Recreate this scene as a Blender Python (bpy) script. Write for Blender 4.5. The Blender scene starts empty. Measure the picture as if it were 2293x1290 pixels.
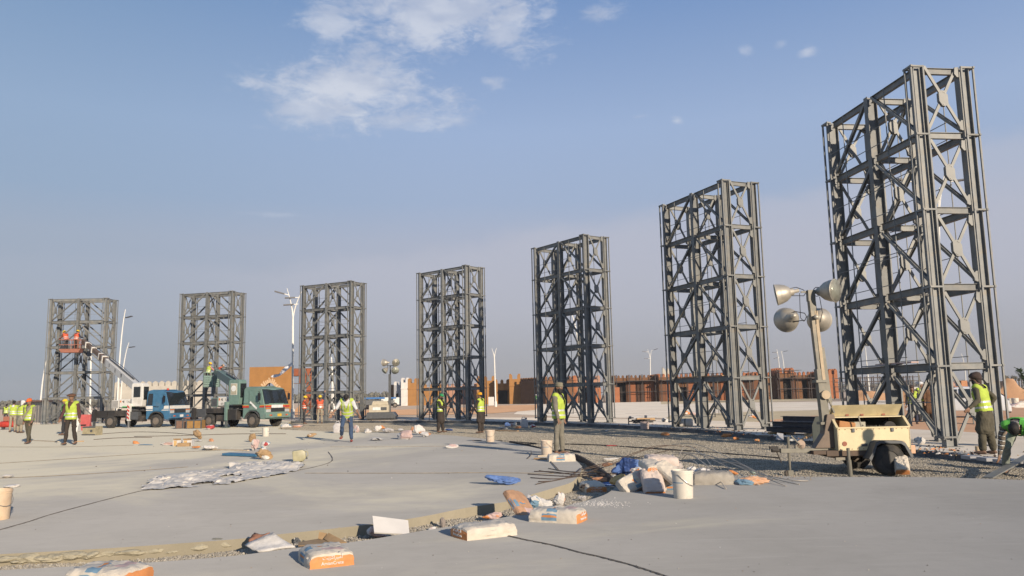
import bpy, bmesh, math, random
import numpy as np
from mathutils import Vector, Matrix, noise
R = math.radians
rnd = random.Random(7)
sc = bpy.context.scene
col = sc.collection

# ------------------------------------------------------------------ camera
F_PX, PITCH, ROLL, EYE = 1796.8, 0.1343005, -0.0195292, 1.46
CX, CY = 1146.5, 645.0
_fw = Vector((0, math.cos(PITCH), math.sin(PITCH)))
_u0 = Vector((0, -math.sin(PITCH), math.cos(PITCH)))
_r0 = Vector((1, 0, 0))
_rt = math.cos(ROLL) * _r0 + math.sin(ROLL) * _u0
_up = -math.sin(ROLL) * _r0 + math.cos(ROLL) * _u0
cd = bpy.data.cameras.new('camera'); cam = bpy.data.objects.new('camera', cd); col.objects.link(cam)
cd.sensor_width = 36.0; cd.lens = F_PX / 2293 * 36.0
cd.clip_start = 0.05; cd.clip_end = 20000
m = Matrix((_rt, _up, -_fw)).transposed().to_4x4(); m.translation = (0, 0, EYE)
cam.matrix_world = m
sc.camera = cam

def ray(px, py):
    return _fw + _rt * ((px - CX) / F_PX) - _up * ((py - CY) / F_PX)
def at(px, py, z=0.0):                       # point of the horizontal plane z seen at a photo pixel
    d = ray(px, py); t = (z - EYE) / d.z
    return Vector((d.x * t, d.y * t, z))
def atd(px, py, Y):                          # point at depth Y seen at a photo pixel
    d = ray(px, py); t = Y / d.y
    return Vector((d.x * t, Y, EYE + d.z * t))
def azel(px, py):
    d = ray(px, py).normalized()
    return math.atan2(d.x, d.y), math.asin(d.z)

# ------------------------------------------------------------------ light
SUN_EL = R(15.5); SUN_H = Vector((0.514, -0.857)).normalized()
S = Vector((SUN_H.x * math.cos(SUN_EL), SUN_H.y * math.cos(SUN_EL), math.sin(SUN_EL)))
sl = bpy.data.lights.new('sun', 'SUN'); sun = bpy.data.objects.new('sun', sl); col.objects.link(sun)
sl.energy = 5.0; sl.angle = R(0.6); sl.color = (1.0, 0.85, 0.67)
sun.rotation_euler = S.to_track_quat('Z', 'Y').to_euler(); sun.location = (20, -20, 30)
sc.view_settings.view_transform = 'Standard'; sc.view_settings.look = 'None'
sc.view_settings.exposure = 0.12; sc.view_settings.gamma = 1.0
sc.view_settings.use_curve_mapping = False
sc.cycles.max_bounces = 5; sc.cycles.diffuse_bounces = 3; sc.cycles.glossy_bounces = 3
sc.cycles.transparent_max_bounces = 6
sc.cycles.use_denoising = True

class NT:
    """tiny helper to write node graphs"""
    def __init__(s, tree): s.t = tree; s.n = tree.nodes; s.l = tree.links; s.n.clear()
    def node(s, kind, ins=None, **kw):
        nd = s.n.new(kind)
        for k, v in kw.items(): setattr(nd, k, v)
        for k, v in (ins or {}).items():
            sock = nd.inputs[k]
            if isinstance(v, bpy.types.NodeSocket): s.l.new(v, sock)
            else: sock.default_value = v
        return nd
    def m(s, op, a, b=0.0, c=0.0, clamp=False):
        nd = s.n.new('ShaderNodeMath'); nd.operation = op; nd.use_clamp = clamp
        for i, v in enumerate((a, b, c)):
            if isinstance(v, bpy.types.NodeSocket): s.l.new(v, nd.inputs[i])
            else: nd.inputs[i].default_value = v
        return nd.outputs[0]
    def sm(s, v, a, b, lo=0.0, hi=1.0):      # smoothstep map
        nd = s.n.new('ShaderNodeMapRange'); nd.interpolation_type = 'SMOOTHSTEP'
        s.l.new(v, nd.inputs[0])
        for i, x in enumerate((a, b, lo, hi)):
            if isinstance(x, bpy.types.NodeSocket): s.l.new(x, nd.inputs[i + 1])
            else: nd.inputs[i + 1].default_value = x
        return nd.outputs[0]
    def mix(s, f, a, b, blend='MIX'):
        nd = s.n.new('ShaderNodeMix'); nd.data_type = 'RGBA'; nd.blend_type = blend
        for sock, v in ((nd.inputs[0], f), (nd.inputs[6], a), (nd.inputs[7], b)):
            if isinstance(v, bpy.types.NodeSocket): s.l.new(v, sock)
            elif isinstance(v, (int, float)): sock.default_value = v
            else: sock.default_value = (v[0], v[1], v[2], 1)
        return nd.outputs[2]
    def noise(s, vec, scale, detail=3, rough=.55, dist=0.0):
        nd = s.node('ShaderNodeTexNoise', {'Scale': scale, 'Detail': detail, 'Roughness': rough, 'Distortion': dist})
        if vec is not None: s.l.new(vec, nd.inputs['Vector'])
        return nd.outputs[0]

def srgb(r, g, b):
    f = lambda c: (c / 255 / 12.92) if c / 255 <= .04045 else ((c / 255 + .055) / 1.055) ** 2.4
    return (f(r), f(g), f(b))

world = bpy.data.worlds.new('World'); sc.world = world; world.use_nodes = True
w = NT(world.node_tree)
sky = w.node('ShaderNodeTexSky', sky_type='NISHITA', sun_disc=False, sun_elevation=SUN_EL,
             sun_rotation=math.atan2(SUN_H.x, SUN_H.y), altitude=600, air_density=1.0, dust_density=1.2, ozone_density=1.5)
tc = w.node('ShaderNodeTexCoord')
sep = w.node('ShaderNodeSeparateXYZ', {0: tc.outputs['Generated']})
X, Y, Z = sep.outputs
az = w.m('ARCTAN2', X, Y); el = w.m('ARCSINE', Z)
cv = w.node('ShaderNodeCombineXYZ', {0: az, 1: w.m('MULTIPLY', el, 2.2), 2: 0.0}).outputs[0]
nz = w.noise(cv, 9.0, 8, .62, .35)
nzf = w.noise(cv, 3.2, 5, .6, .2)
nza = w.m('ADD', w.m('SUBTRACT', nz, 0.5), w.m('MULTIPLY', w.m('SUBTRACT', w.noise(cv, 42.0, 5, .65, .6), .5), .55))
blobs = [(800,205,205,78,1.0),(905,268,120,28,.75),(700,240,110,45,.8),(985,40,250,90,.95),(745,45,62,75,.8),(1222,32,42,34,.6),(1345,28,60,28,.6),
         (1120,70,80,60,.8),(1100,184,36,16,.75),(1672,112,24,16,.5),(1808,118,24,14,.8),(1518,271,20,12,.85),(1748,100,14,10,.35),
         (900,-60,420,60,.8),(985,474,60,9,.35),(612,481,70,8,.3),(1430,262,34,8,.25)]
mask = None; wsum = None
for (bx, by, rx, ry, s_) in blobs:
    a0, e0 = azel(bx, by); a1, _ = azel(bx + rx, by); _, e1 = azel(bx, by - ry)
    sa = abs(a1 - a0); se = abs(e1 - e0)
    da = w.m('DIVIDE', w.m('SUBTRACT', az, a0), sa); de = w.m('DIVIDE', w.m('SUBTRACT', el, e0), se)
    d = w.m('SQRT', w.m('ADD', w.m('MULTIPLY', da, da), w.m('MULTIPLY', de, de)))
    v = w.m('SUBTRACT', 1.22 if rx > 60 else 1.0, d)
    v = w.m('ADD', v, w.m('MULTIPLY', nza, 2.6 if rx > 60 else 3.4))
    v = w.m('MULTIPLY', w.sm(v, -0.05, 1.0 if rx > 60 else 1.3), s_)
    mask = v if mask is None else w.m('MAXIMUM', mask, v)
# scattered thin cloud over the rest of the sky, above the frame and behind the camera
rest = w.m('MULTIPLY', w.sm(nzf, .56, .74), w.m('MULTIPLY', w.sm(el, .58, .8), .7))
mask = w.m('MAXIMUM', mask, rest)
nish = w.mix(1.0, sky.outputs[0], (0.78, 0.94, 1.22), 'MULTIPLY')
STR = 0.085
col_sky = w.node('ShaderNodeVectorMath', {0: nish, 1: (STR, STR, STR)}, operation='MULTIPLY').outputs[0]
# measured daylight colours of this hazy sky by elevation, blended with the physical sky
ramp = w.node('ShaderNodeValToRGB'); mrn = w.node('ShaderNodeMapRange', {0: el, 1: 0.0, 2: 1.2}); w.l.new(mrn.outputs[0], ramp.inputs[0])
ramp.color_ramp.elements[0].position = 0; ramp.color_ramp.elements[0].color = (*srgb(152,150,154), 1)
ramp.color_ramp.elements[1].position = 1; ramp.color_ramp.elements[1].color = (*srgb(81,104,144), 1)
for el_, c_ in ((.03,(158,157,162)),(.10,(169,170,179)),(.19,(169,175,192)),(.24,(157,173,199)),(.324,(154,174,206)),(.479,(117,147,192)),(.62,(100,133,181))):
    e_ = ramp.color_ramp.elements.new(el_ / 1.2); e_.color = (*srgb(*c_), 1)
col_h = w.mix(0.94, col_sky, ramp.outputs[0])
# low bank of pale cloud above the horizon
top = w.m('ADD', w.sm(az, -.35, .55, .175, .275), w.m('MULTIPLY', w.m('SUBTRACT', nzf, .5), .12))
bank = w.m('MULTIPLY', w.sm(el, w.m('SUBTRACT', top, .10), top, 1.0, 0.0), w.sm(el, 0.0, .12))
bank = w.m('MINIMUM', w.m('MULTIPLY', w.sm(w.m('SUBTRACT', top, el), 0.0, .03), w.m('MULTIPLY', w.sm(el, .02, .16), .42)), .5)
bank = w.m('MULTIPLY', bank, w.sm(az, -.5, -.15, .25, 1.0))
col_h = w.mix(w.m('SUBTRACT', 1.0, w.m('MULTIPLY', w.sm(az, -.62, .0, .70, 1.0), 1.0)), col_h, (.18,.30,.40))
col_h = w.mix(bank, col_h, srgb(185,186,198))
ccol = w.mix(w.sm(w.noise(cv, 14.0, 4, .5), .35, .65), srgb(181,189,207), srgb(208,212,222))
col_h = w.mix(w.m('MULTIPLY', mask, .80), col_h, ccol)
bg = w.node('ShaderNodeBackground', {'Color': col_h, 'Strength': 1.0})
wo = w.node('ShaderNodeOutputWorld', {0: bg.outputs[0]})

# ------------------------------------------------------------------ materials
MATS = {}
def M(name, rgb, rough=.75, metal=0.0, var=.12, scale=6.0, bump=0.0, bscale=60.0, dirt=0.0, dcol=(.30,.24,.17), dscale=3.0, coat=0.0, spec=None, alpha=None):
    if name in MATS: return MATS[name]
    mt = bpy.data.materials.new(name); mt.use_nodes = True; MATS[name] = mt
    n = NT(mt.node_tree)
    tc = n.node('ShaderNodeTexCoord'); vec = tc.outputs['Object']
    base = rgb
    v = n.noise(vec, scale, 4, .6)
    lo = tuple(c * (1 - var) for c in rgb); hi = tuple(min(1, c * (1 + var)) for c in rgb)
    cl = n.mix(n.sm(v, .3, .7), lo, hi)
    if dirt > 0:
        d = n.sm(n.noise(vec, dscale, 6, .65, .4), .62 - .25 * dirt, .78)
        cl = n.mix(n.m('MULTIPLY', d, min(1, dirt + .25)), cl, dcol)
    p = n.node('ShaderNodeBsdfPrincipled', {'Base Color': cl, 'Roughness': rough, 'Metallic': metal})
    if coat: p.inputs['Coat Weight'].default_value = coat
    if spec is not None: p.inputs['Specular IOR Level'].default_value = spec
    if alpha is not None: p.inputs['Alpha'].default_value = alpha
    if bump > 0:
        b = n.node('ShaderNodeBump', {'Height': n.noise(vec, bscale, 4, .6), 'Strength': bump, 'Distance': .02})
        n.l.new(b.outputs[0], p.inputs['Normal'])
    n.node('ShaderNodeOutputMaterial', {0: p.outputs[0]})
    return mt

# ------------------------------------------------------------------ mesh builder
class MB:
    def __init__(s): s.v = []; s.f = []; s.mi = []; s.mats = []
    def mat(s, m):
        if m not in s.mats: s.mats.append(m)
        return s.mats.index(m)
    def add(s, vs, fs, m=None):
        o = len(s.v); k = s.mat(m) if m else 0
        s.v += [tuple(v) for v in vs]; s.f += [tuple(i + o for i in f) for f in fs]; s.mi += [k] * len(fs)
        return s
    def box(s, c, d, m=None, rot=None, taper=None):
        hx, hy, hz = d[0] / 2, d[1] / 2, d[2] / 2
        tx, ty = taper or (1, 1)
        vs = [Vector((x * hx * (tx if z > 0 else 1), y * hy * (ty if z > 0 else 1), z * hz)) for z in (-1, 1) for y in (-1, 1) for x in (-1, 1)]
        if rot is not None: vs = [rot @ v for v in vs]
        c = Vector(c)
        return s.add([v + c for v in vs], [(0,2,3,1),(4,5,7,6),(0,1,5,4),(2,6,7,3),(0,4,6,2),(1,3,7,5)], m)
    def _frame(s, a, b, up):
        d = (Vector(b) - Vector(a)).normalized(); up = Vector(up)
        if abs(d.dot(up)) > .98: up = Vector((0, 1, 0)) if abs(d.y) < .9 else Vector((1, 0, 0))
        x = d.cross(up).normalized(); y = x.cross(d).normalized()
        return d, x, y
    def bar(s, a, b, w_, h_=None, up=(0,0,1), m=None):
        h_ = h_ or w_; a = Vector(a); b = Vector(b); d, x, y = s._frame(a, b, up)
        vs = [p + x * i * w_ / 2 + y * j * h_ / 2 for p in (a, b) for i, j in ((-1,-1),(1,-1),(1,1),(-1,1))]
        return s.add(vs, [(0,1,2,3),(7,6,5,4),(0,4,5,1),(1,5,6,2),(2,6,7,3),(3,7,4,0)], m)
    def ibar(s, a, b, w_, h_, t=.014, up=(0,0,1), m=None):      # I section: flanges w_ wide, h_ deep along up
        a = Vector(a); b = Vector(b); d, x, y = s._frame(a, b, up); W = w_ / 2; H = h_ / 2; T = t / 2
        pr = [(-W,-H),(W,-H),(W,-H+t),(T,-H+t),(T,H-t),(W,H-t),(W,H),(-W,H),(-W,H-t),(-T,H-t),(-T,-H+t),(-W,-H+t)]
        vs = [p + x * i + y * j for p in (a, b) for i, j in pr]; n = 12
        fs = [(i, (i+1) % n, (i+1) % n + n, i + n) for i in range(n)]
        fs = [tuple(reversed(f)) for f in fs]
        fs += [(0,1,2,11),(11,2,3,10),(10,3,4,9),(9,4,5,8),(8,5,6,7)]
        fs += [tuple(reversed([i + n for i in f])) for f in ((0,1,2,11),(11,2,3,10),(10,3,4,9),(9,4,5,8),(8,5,6,7))]
        return s.add(vs, fs, m)
    def tube(s, pts, r, n=8, m=None, cap=True):
        pts = [Vector(p) for p in pts]; rs = r if isinstance(r, (list, tuple)) else [r] * len(pts)
        vs = []; px = None
        for i, p in enumerate(pts):
            d = (pts[min(i+1, len(pts)-1)] - pts[max(i-1, 0)]).normalized()
            if px is None:
                px = d.cross(Vector((0,0,1)) if abs(d.z) < .9 else Vector((1,0,0))).normalized()
            px = (px - d * px.dot(d)).normalized(); py = d.cross(px)
            vs += [p + (px * math.cos(2*math.pi*k/n) + py * math.sin(2*math.pi*k/n)) * rs[i] for k in range(n)]
        fs = [(i*n+k, i*n+(k+1) % n, (i+1)*n+(k+1) % n, (i+1)*n+k) for i in range(len(pts)-1) for k in range(n)]
        if cap: fs += [tuple(reversed(range(n))), tuple(range((len(pts)-1)*n, len(pts)*n))]
        return s.add(vs, fs, m)
    def lathe(s, prof, c=(0,0,0), axis='z', n=20, m=None, rot=None, caps=True):   # prof: (radius, height)
        vs = []; c = Vector(c)
        for r_, h_ in prof:
            for k in range(n):
                a = 2*math.pi*k/n
                v = Vector((r_*math.cos(a), r_*math.sin(a), h_))
                if axis == 'y': v = Vector((v.x, v.z, -v.y))
                if axis == 'x': v = Vector((v.z, v.x, v.y))
                if rot is not None: v = rot @ v
                vs.append(v + c)
        fs = [(i*n+k, i*n+(k+1) % n, (i+1)*n+(k+1) % n, (i+1)*n+k) for i in range(len(prof)-1) for k in range(n)]
        if caps and prof[0][0] > 1e-4: fs.append(tuple(reversed(range(n))))
        if caps and prof[-1][0] > 1e-4: fs.append(tuple(range((len(prof)-1)*n, len(prof)*n)))
        return s.add(vs, fs, m)
    def loft(s, rings, m=None, cap=True, closed=True):
        n = len(rings[0]); vs = [v for r_ in rings for v in r_]
        kk = n if closed else n - 1
        fs = [(i*n+k, i*n+(k+1) % n, (i+1)*n+(k+1) % n, (i+1)*n+k) for i in range(len(rings)-1) for k in range(kk)]
        if cap: fs += [tuple(reversed(range(n))), tuple(range((len(rings)-1)*n, len(rings)*n))]
        return s.add(vs, fs, m)
    def prism(s, poly, z0, z1, m=None, mside=None, plane='xy', off=(0,0,0)):
        n = len(poly); o = Vector(off)
        def cv_(u, v, h):
            return {'xy': Vector((u, v, h)), 'xz': Vector((u, h, v)), 'yz': Vector((h, u, v))}[plane] + o
        vs = [cv_(u, v, z0) for u, v in poly] + [cv_(u, v, z1) for u, v in poly]
        s.add(vs, [tuple(range(n, 2*n)), tuple(reversed(range(n)))], m)
        o_ = len(s.v) - 2*n; k = s.mat(mside or m) if (mside or m) else 0
        for i in range(n):
            s.f.append((o_+i, o_+(i+1) % n, o_+n+(i+1) % n, o_+n+i)); s.mi.append(k)
        return s
    def mesh(s, name, mat=None, smooth=False, bevel=0.0, fix=True):
        me = bpy.data.meshes.new(name); me.from_pydata(s.v, [], s.f)
        for mm in (s.mats or ([mat] if mat else [])): me.materials.append(mm)
        if s.mats and len(me.polygons) == len(s.mi): me.polygons.foreach_set('material_index', s.mi)
        if fix or bevel:
            bm = bmesh.new(); bm.from_mesh(me)
            if fix: bmesh.ops.recalc_face_normals(bm, faces=bm.faces)
            if bevel: bmesh.ops.bevel(bm, geom=[e for e in bm.edges if len(e.link_faces) == 2 and e.calc_face_angle(0) > .6], offset=bevel, segments=2, affect='EDGES', profile=.6)
            bm.to_mesh(me); bm.free()
        if smooth:
            for p in me.polygons: p.use_smooth = True
            if smooth != 2:
                try: me.set_sharp_from_angle(angle=R(42))
                except Exception: pass
        me.update(); return me
    def build(s, name, mat=None, parent=None, smooth=False, bevel=0.0, loc=None):
        return link(name, s.mesh(name, mat, smooth, bevel), parent, loc)

def link(name, data, parent=None, loc=None, rot=None, scale=None):
    o = bpy.data.objects.new(name, data); col.objects.link(o)
    if parent is not None: o.parent = parent
    if loc is not None: o.location = loc
    if rot is not None: o.rotation_euler = rot
    if scale is not None: o.scale = scale if not isinstance(scale, (int, float)) else (scale,)*3
    return o
def tag(o, label=None, cat=None, group=None, kind=None):
    if label: o['label'] = label
    if cat: o['category'] = cat
    if group: o['group'] = group
    if kind: o['kind'] = kind
    return o
def thing(name, label, cat, loc=(0,0,0), rz=0.0, group=None):
    o = link(name, None, None, loc, (0, 0, rz)); o.empty_display_size = .2
    return tag(o, label, cat, group)
def copy_tree(o, parent=None):
    kids = KIDS.get(o.name, None) or list(o.children)
    c = o.copy(); col.objects.link(c)
    if parent is not None: c.parent = parent
    for ch in kids: copy_tree(ch, c)
    return c
KIDS = {}

# ------------------------------------------------------------------ setting: ground
def ground_mat(name, c1, c2, grain=900., stain=None, stain_amt=.0, bump=.15, rough=.9, line=None, bs=500., amt=1.0, sscale=.09, drough=.7):
    mt = bpy.data.materials.new(name); mt.use_nodes = True; n = NT(mt.node_tree)
    tc = n.node('ShaderNodeTexCoord'); vec = tc.outputs['Object']
    big = n.noise(vec, .35, 5, .6, .3); mid = n.noise(vec, 4.0, 6, .7); fine = n.noise(vec, 70., 3, .7)
    cl = n.mix(n.sm(big, .35, .65), c1, c2)
    cl = n.mix(n.m('MULTIPLY', n.sm(mid, .45, .75), .22*amt), cl, tuple(c*.72 for c in c1))
    cl = n.mix(n.m('MULTIPLY', n.sm(fine, .3, .7), .16*amt), cl, tuple(c*.6 for c in c1))
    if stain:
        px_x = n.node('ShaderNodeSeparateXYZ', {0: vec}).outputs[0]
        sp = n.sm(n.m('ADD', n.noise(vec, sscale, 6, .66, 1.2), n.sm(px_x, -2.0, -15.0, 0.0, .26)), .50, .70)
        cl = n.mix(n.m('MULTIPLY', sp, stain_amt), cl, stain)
    scuff = n.noise(n.node('ShaderNodeVectorMath', {0: vec, 1: (.35, 2.6, 1)}, operation='MULTIPLY').outputs[0], 1.3, 6, .72, 1.6)
    cl = n.mix(n.m('MULTIPLY', n.sm(scuff, .50, .72), .20*amt), cl, tuple(min(1, c*1.28) for c in c2))
    cl = n.mix(n.m('MULTIPLY', n.sm(n.noise(vec, .9, 7, .7, 2.2), .54, .74), .22*amt), cl, tuple(c*.74 for c in c1))
    speck = n.sm(n.noise(vec, 38., 2, .5), .70, .76)
    cl = n.mix(n.m('MULTIPLY', speck, .28*amt), cl, tuple(c*.45 for c in c1))
    p = n.node('ShaderNodeBsdfPrincipled', {'Base Color': cl, 'Roughness': rough})
    p.inputs['Specular IOR Level'].default_value = .2
    p.inputs['Diffuse Roughness'].default_value = drough
    h = n.m('ADD', n.m('MULTIPLY', n.noise(vec, 1.6, 4, .6), 2.5), n.m('ADD', n.m('MULTIPLY', mid, .5), n.m('MULTIPLY', fine, .12)))
    b = n.node('ShaderNodeBump', {'Height': h, 'Strength': bump, 'Distance': .02})
    n.l.new(b.outputs[0], p.inputs['Normal'])
    n.node('ShaderNodeOutputMaterial', {0: p.outputs[0]}); return mt

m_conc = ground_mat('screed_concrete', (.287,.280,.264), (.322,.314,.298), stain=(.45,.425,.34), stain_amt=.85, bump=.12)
m_conc_edge = ground_mat('screed_edge', (.30,.27,.20), (.36,.32,.24), bump=.5)
m_conc2 = ground_mat('white_paving', (.56,.51,.44), (.64,.58,.50), stain=(.42,.34,.25), stain_amt=.55, bump=.2, sscale=.2)
m_soil = ground_mat('orange_soil', (.46,.27,.15), (.54,.33,.19), bump=.8)
m_red = ground_mat('red_soil', (.48,.285,.175), (.54,.33,.20), bump=.8)
m_sand = ground_mat('far_sand', (.34,.27,.21), (.42,.34,.27), bump=.5)
m_gravel = ground_mat('gravel_base', (.27,.235,.18), (.34,.30,.23), bump=1.0)
m_ygrav = ground_mat('yellow_gravel', (.40,.34,.23), (.46,.39,.27), bump=1.0)

def sheet(name, poly, z, mat, thick=.0, mside=None, kind='structure', label=None):
    b = MB()
    poly = [(p[0], p[1]) for p in poly]
    if thick: b.prism(poly, z - thick, z, mat, mside)
    else: b.add([(x, y, z) for x, y in poly], [tuple(range(len(poly)))], mat)
    o = b.build(name); tag(o, label, None, None, kind); return o
def smooth_pts(pts, k=6):
    out = []
    P = [Vector((p[0], p[1])) for p in pts]; P = [P[0]] + P + [P[-1]]
    for i in range(1, len(P) - 2):
        for j in range(k):
            t = j / k; a, b, c, d = P[i-1], P[i], P[i+1], P[i+2]
            out.append(.5 * ((2*b) + (c - a)*t + (2*a - 5*b + 4*c - d)*t*t + (-a + 3*b - 3*c + d)*t**3))
    out.append(P[-2]); return [(p.x, p.y) for p in out]

TOWERS = [(-32.430,63.675,.011,0),(-21.423,60.983,.275,0),(-11.493,56.914,.476,0),(-2.909,51.166,.727,.02),(3.930,41.902,.974,.01),(8.619,31.363,1.200,0),(10.810,20.317,1.456,0)]
# plinth the towers stand on, its edge 0.7 m in front of their near corners
kc = []
for (x, y, th, dz) in TOWERS:
    kc.append(Vector((x, y)) + Vector((math.cos(th), -math.sin(th))) * .45 - Vector((math.sin(th), math.cos(th))) * .55)
kc = [Vector((-75, 60)), Vector((-50, 64.4))] + kc[:5] + [Vector(at(*p_)[:2]) for p_ in ((1560,961.5),(1654,970.5),(1740,978),(1820,985.5),(1900,993),(1990,1002.5),(2060,1009.5),(2127,1016),(2200,1022.5),(2289,1030.5),(2420,1043))] + [Vector((13.9, 9.0))]
KERB = smooth_pts(kc, 8)
def push(pts, d):
    out = []
    for i, p in enumerate(pts):
        a = Vector(pts[max(i-1, 0)]); b = Vector(pts[min(i+1, len(pts)-1)]); t = (b - a).normalized()
        out.append((p[0] - t.y * d, p[1] + t.x * d))
    return out
# base ground under everything, reaching past the horizon
b = MB(); b.add([(-9000,-9000,-.34),(9000,-9000,-.34),(9000,9000,-.34),(-9000,9000,-.34)], [(0,1,2,3)], m_sand)
tag(b.build('ground'), kind='structure')
# plain beyond the plinth
def strip(name, A, B, z, mat, z1=None):
    n = len(A); b = MB(); b.add([(p[0], p[1], z) for p in A] + [(p[0], p[1], z if z1 is None else z1) for p in B], [(i, i+1, n+i+1, n+i) for i in range(n-1)], mat)
    return tag(b.build(name), kind='structure')
def wide(pts): return [(-600, 61.5), (-150, 61.5)] + [p for p in pts[8:-8]] + [(40, 12), (300, 0)]
outer = push(KERB, 1.2)
far = [(Vector(p) - Vector((0, 15))).normalized() for p in wide(outer)]
far = [(0 + d.x * 4500, 15 + d.y * 4500) for d in far]
strip('plain_ground', wide(outer), far, -.03, m_sand)
strip('plinth_slab', push(KERB, .16), push(KERB, 6.5), 0.0, m_conc2)
px_ = lambda *a: [tuple(at(x, y)[:2]) for x, y in a]
sheet('orange_soil_strip', px_((640,934),(700,931),(900,929),(1080,927),(1200,918),(1205,906),(1120,908),(1000,914),(900,917),(700,921),(640,922)), -.008, m_soil)
sheet('far_paving', px_((1150,927),(1300,934),(1500,936),(1700,932),(1870,918),(2060,905),(2060,893),(1870,899),(1700,901),(1560,899),(1480,899),(1300,903),(1180,906)), -.018, m_conc2)
sheet('yellow_gravel_strip', px_((1600,950),(1760,941),(1880,936),(2050,930),(2050,914),(1880,916),(1720,921),(1620,924),(1500,930),(1480,945)), -.010, m_ygrav)
sheet('red_soil_track', px_((1640,951),(1760,948),(1900,953),(2050,962),(2293,975),(2600,985),(2600,890),(2293,880),(2100,892),(2000,905),(1900,925),(1760,936)), -.005, m_red)
sheet('path', px_((1480,905),(1700,900),(1870,896),(1870,889),(1700,893),(1480,898)), -.013, m_ygrav)

# middle slab (up to the trucks) and the near slab the camera stands on, trench of gravel between them
mid_out = [(622,961),(680,964),(749,967),(839,968.5),(922,970),(972,973),(1022,976),(1088,983),(1150,993),(1214,1006),(1250,1016),(1283,1027),(1299,1040),(1304,1049),(1294,1067),(1283,1078),(1273,1083)]
mid_front = [(1189,1108),(1135,1123),(1042,1137.5),(950,1156),(831,1174),(620,1197),(520,1208),(300,1224),(151,1233),(0,1241),(-400,1262)]
A1 = [tuple(at(*p)[:2]) for p in mid_out]; A2 = [tuple(at(*p)[:2]) for p in mid_front]
kb = [p for p in KERB if p[0] < -15.5]
MID = smooth_pts(A1[:-1], 3) + [A1[-1]] + smooth_pts(A2, 4)
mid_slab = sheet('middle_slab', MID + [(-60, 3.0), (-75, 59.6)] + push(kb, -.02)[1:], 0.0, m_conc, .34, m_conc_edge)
fore_edge = [(-600,1302),(-200,1289),(0,1277),(150,1269),(300,1262),(520,1245),(662,1227),(785,1214.5),(950,1188),(1083,1167),(1198,1145),(1273,1131),(1349,1110),(1378,1092),(1400,1080),(1445,1068),(1500,1065),(1644,1065.5),(1800,1067.6),(1895,1068),(2080,1068.5),(2140,1070),(2293,1075),(2700,1088)]
FORE = smooth_pts([tuple(at(*p)[:2]) for p in fore_edge], 4)
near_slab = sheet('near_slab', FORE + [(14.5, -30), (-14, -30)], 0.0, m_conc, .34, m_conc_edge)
# kerb blocks
m_kerb = M('dark_kerb_concrete', (.105,.108,.112), .85, var=.3, scale=3, bump=.4, dirt=.5, dcol=(.24,.22,.19), dscale=2.5)
kerb = link('kerb', None); tag(kerb, kind='structure')
kb_mesh = {}
acc = [Vector(p) for p in KERB]
seg = []; L = 0; cur = acc[0]; i = 1; step = 1.0
while i < len(acc):
    d = (acc[i] - cur).length
    if d >= step: nx = cur + (acc[i] - cur).normalized() * step; seg.append((cur.copy(), nx.copy())); cur = nx
    else: i += 1
seg = [s_ for s_ in seg if s_[0].x > -46]
kme = MB().box((0,0,0), (.985,.16,.30), m_kerb).mesh('kerb_block', bevel=.012)
for a, b_ in seg:
    c = (a + b_) / 2; d = b_ - a; n_ = Vector((-d.y, d.x)).normalized() * .075
    o = link('kerb_block', kme, kerb, (c.x + n_.x, c.y + n_.y, -.145 + rnd.uniform(-.006, .006)), (0, 0, math.atan2(d.y, d.x) + rnd.uniform(-.006, .006)))
    o.scale = (d.length / step, 1, 1)

# gravel bed: uneven sheet plus loose stones
def inpoly(x, y, poly):
    c = False; j = len(poly) - 1
    for i in range(len(poly)):
        xi, yi = poly[i]; xj, yj = poly[j]
        if (yi > y) != (yj > y) and x < (xj - xi) * (y - yi) / (yj - yi) + xi: c = not c
        j = i
    return c
def gz(x, y):
    base = -.150 if y > 12 else -.125
    return base + .035 * noise.noise(Vector((x*.6, y*.6, 0))) + .022 * noise.noise(Vector((x*2.2, y*2.2, 3)))
gb = MB(); gx = np.arange(-16, 15.2, .3); gy = np.arange(4.0, 60, .3)
vs = [(x, y, gz(x, y)) for y in gy for x in gx]; nx_ = len(gx)
fs = [(j*nx_+i, j*nx_+i+1, (j+1)*nx_+i+1, (j+1)*nx_+i) for j in range(len(gy)-1) for i in range(nx_-1)]
gb.add(vs, fs, m_gravel); o = gb.build('gravel_bed', smooth=2); tag(o, kind='structure')
midp = MID + [(-60, 3.0), (-75, 59.6)] + kb[1:]; forep = FORE + [(14.5, -30), (-14, -30)]
kp = [(p[0], p[1]) for p in KERB] + [(60, 10), (60, 90), (-75, 90)]
def inpoly_np(x, y, poly):
    P = np.array(poly); c = np.zeros(len(x), bool); a = P; b_ = np.roll(P, 1, 0)
    for (xi, yi), (xj, yj) in zip(a, b_):
        if yi == yj: continue
        c ^= ((yi > y) != (yj > y)) & (x < (xj-xi)*(y-yi)/(yj-yi) + xi)
    return c
r3 = np.random.RandomState(5); pts = []
def scatter(n, x0, x1, y0, y1):
    c = 0
    for _ in range(12):
        x = r3.uniform(x0, x1, n); y = r3.uniform(y0, y1, n)
        ok = ~(inpoly_np(x, y, midp) | inpoly_np(x, y, forep) | inpoly_np(x, y, kp))
        for q, r_ in zip(x[ok], y[ok]):
            if c < n: pts.append((q, r_, gz(q, r_) + .004)); c += 1
        if c >= n: break
scatter(34000, -12, 3.2, 6, 14.6); scatter(70000, 1, 12.2, 13, 22); scatter(20000, -5, 11, 21, 34); scatter(9000, -14, 6, 30, 50)
pm = bpy.data.meshes.new('gravel_stones'); pm.from_pydata(pts, [], [])
m_stone = bpy.data.materials.new('gravel_stone'); m_stone.use_nodes = True; n = NT(m_stone.node_tree)
oi = n.node('ShaderNodeObjectInfo')
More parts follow.
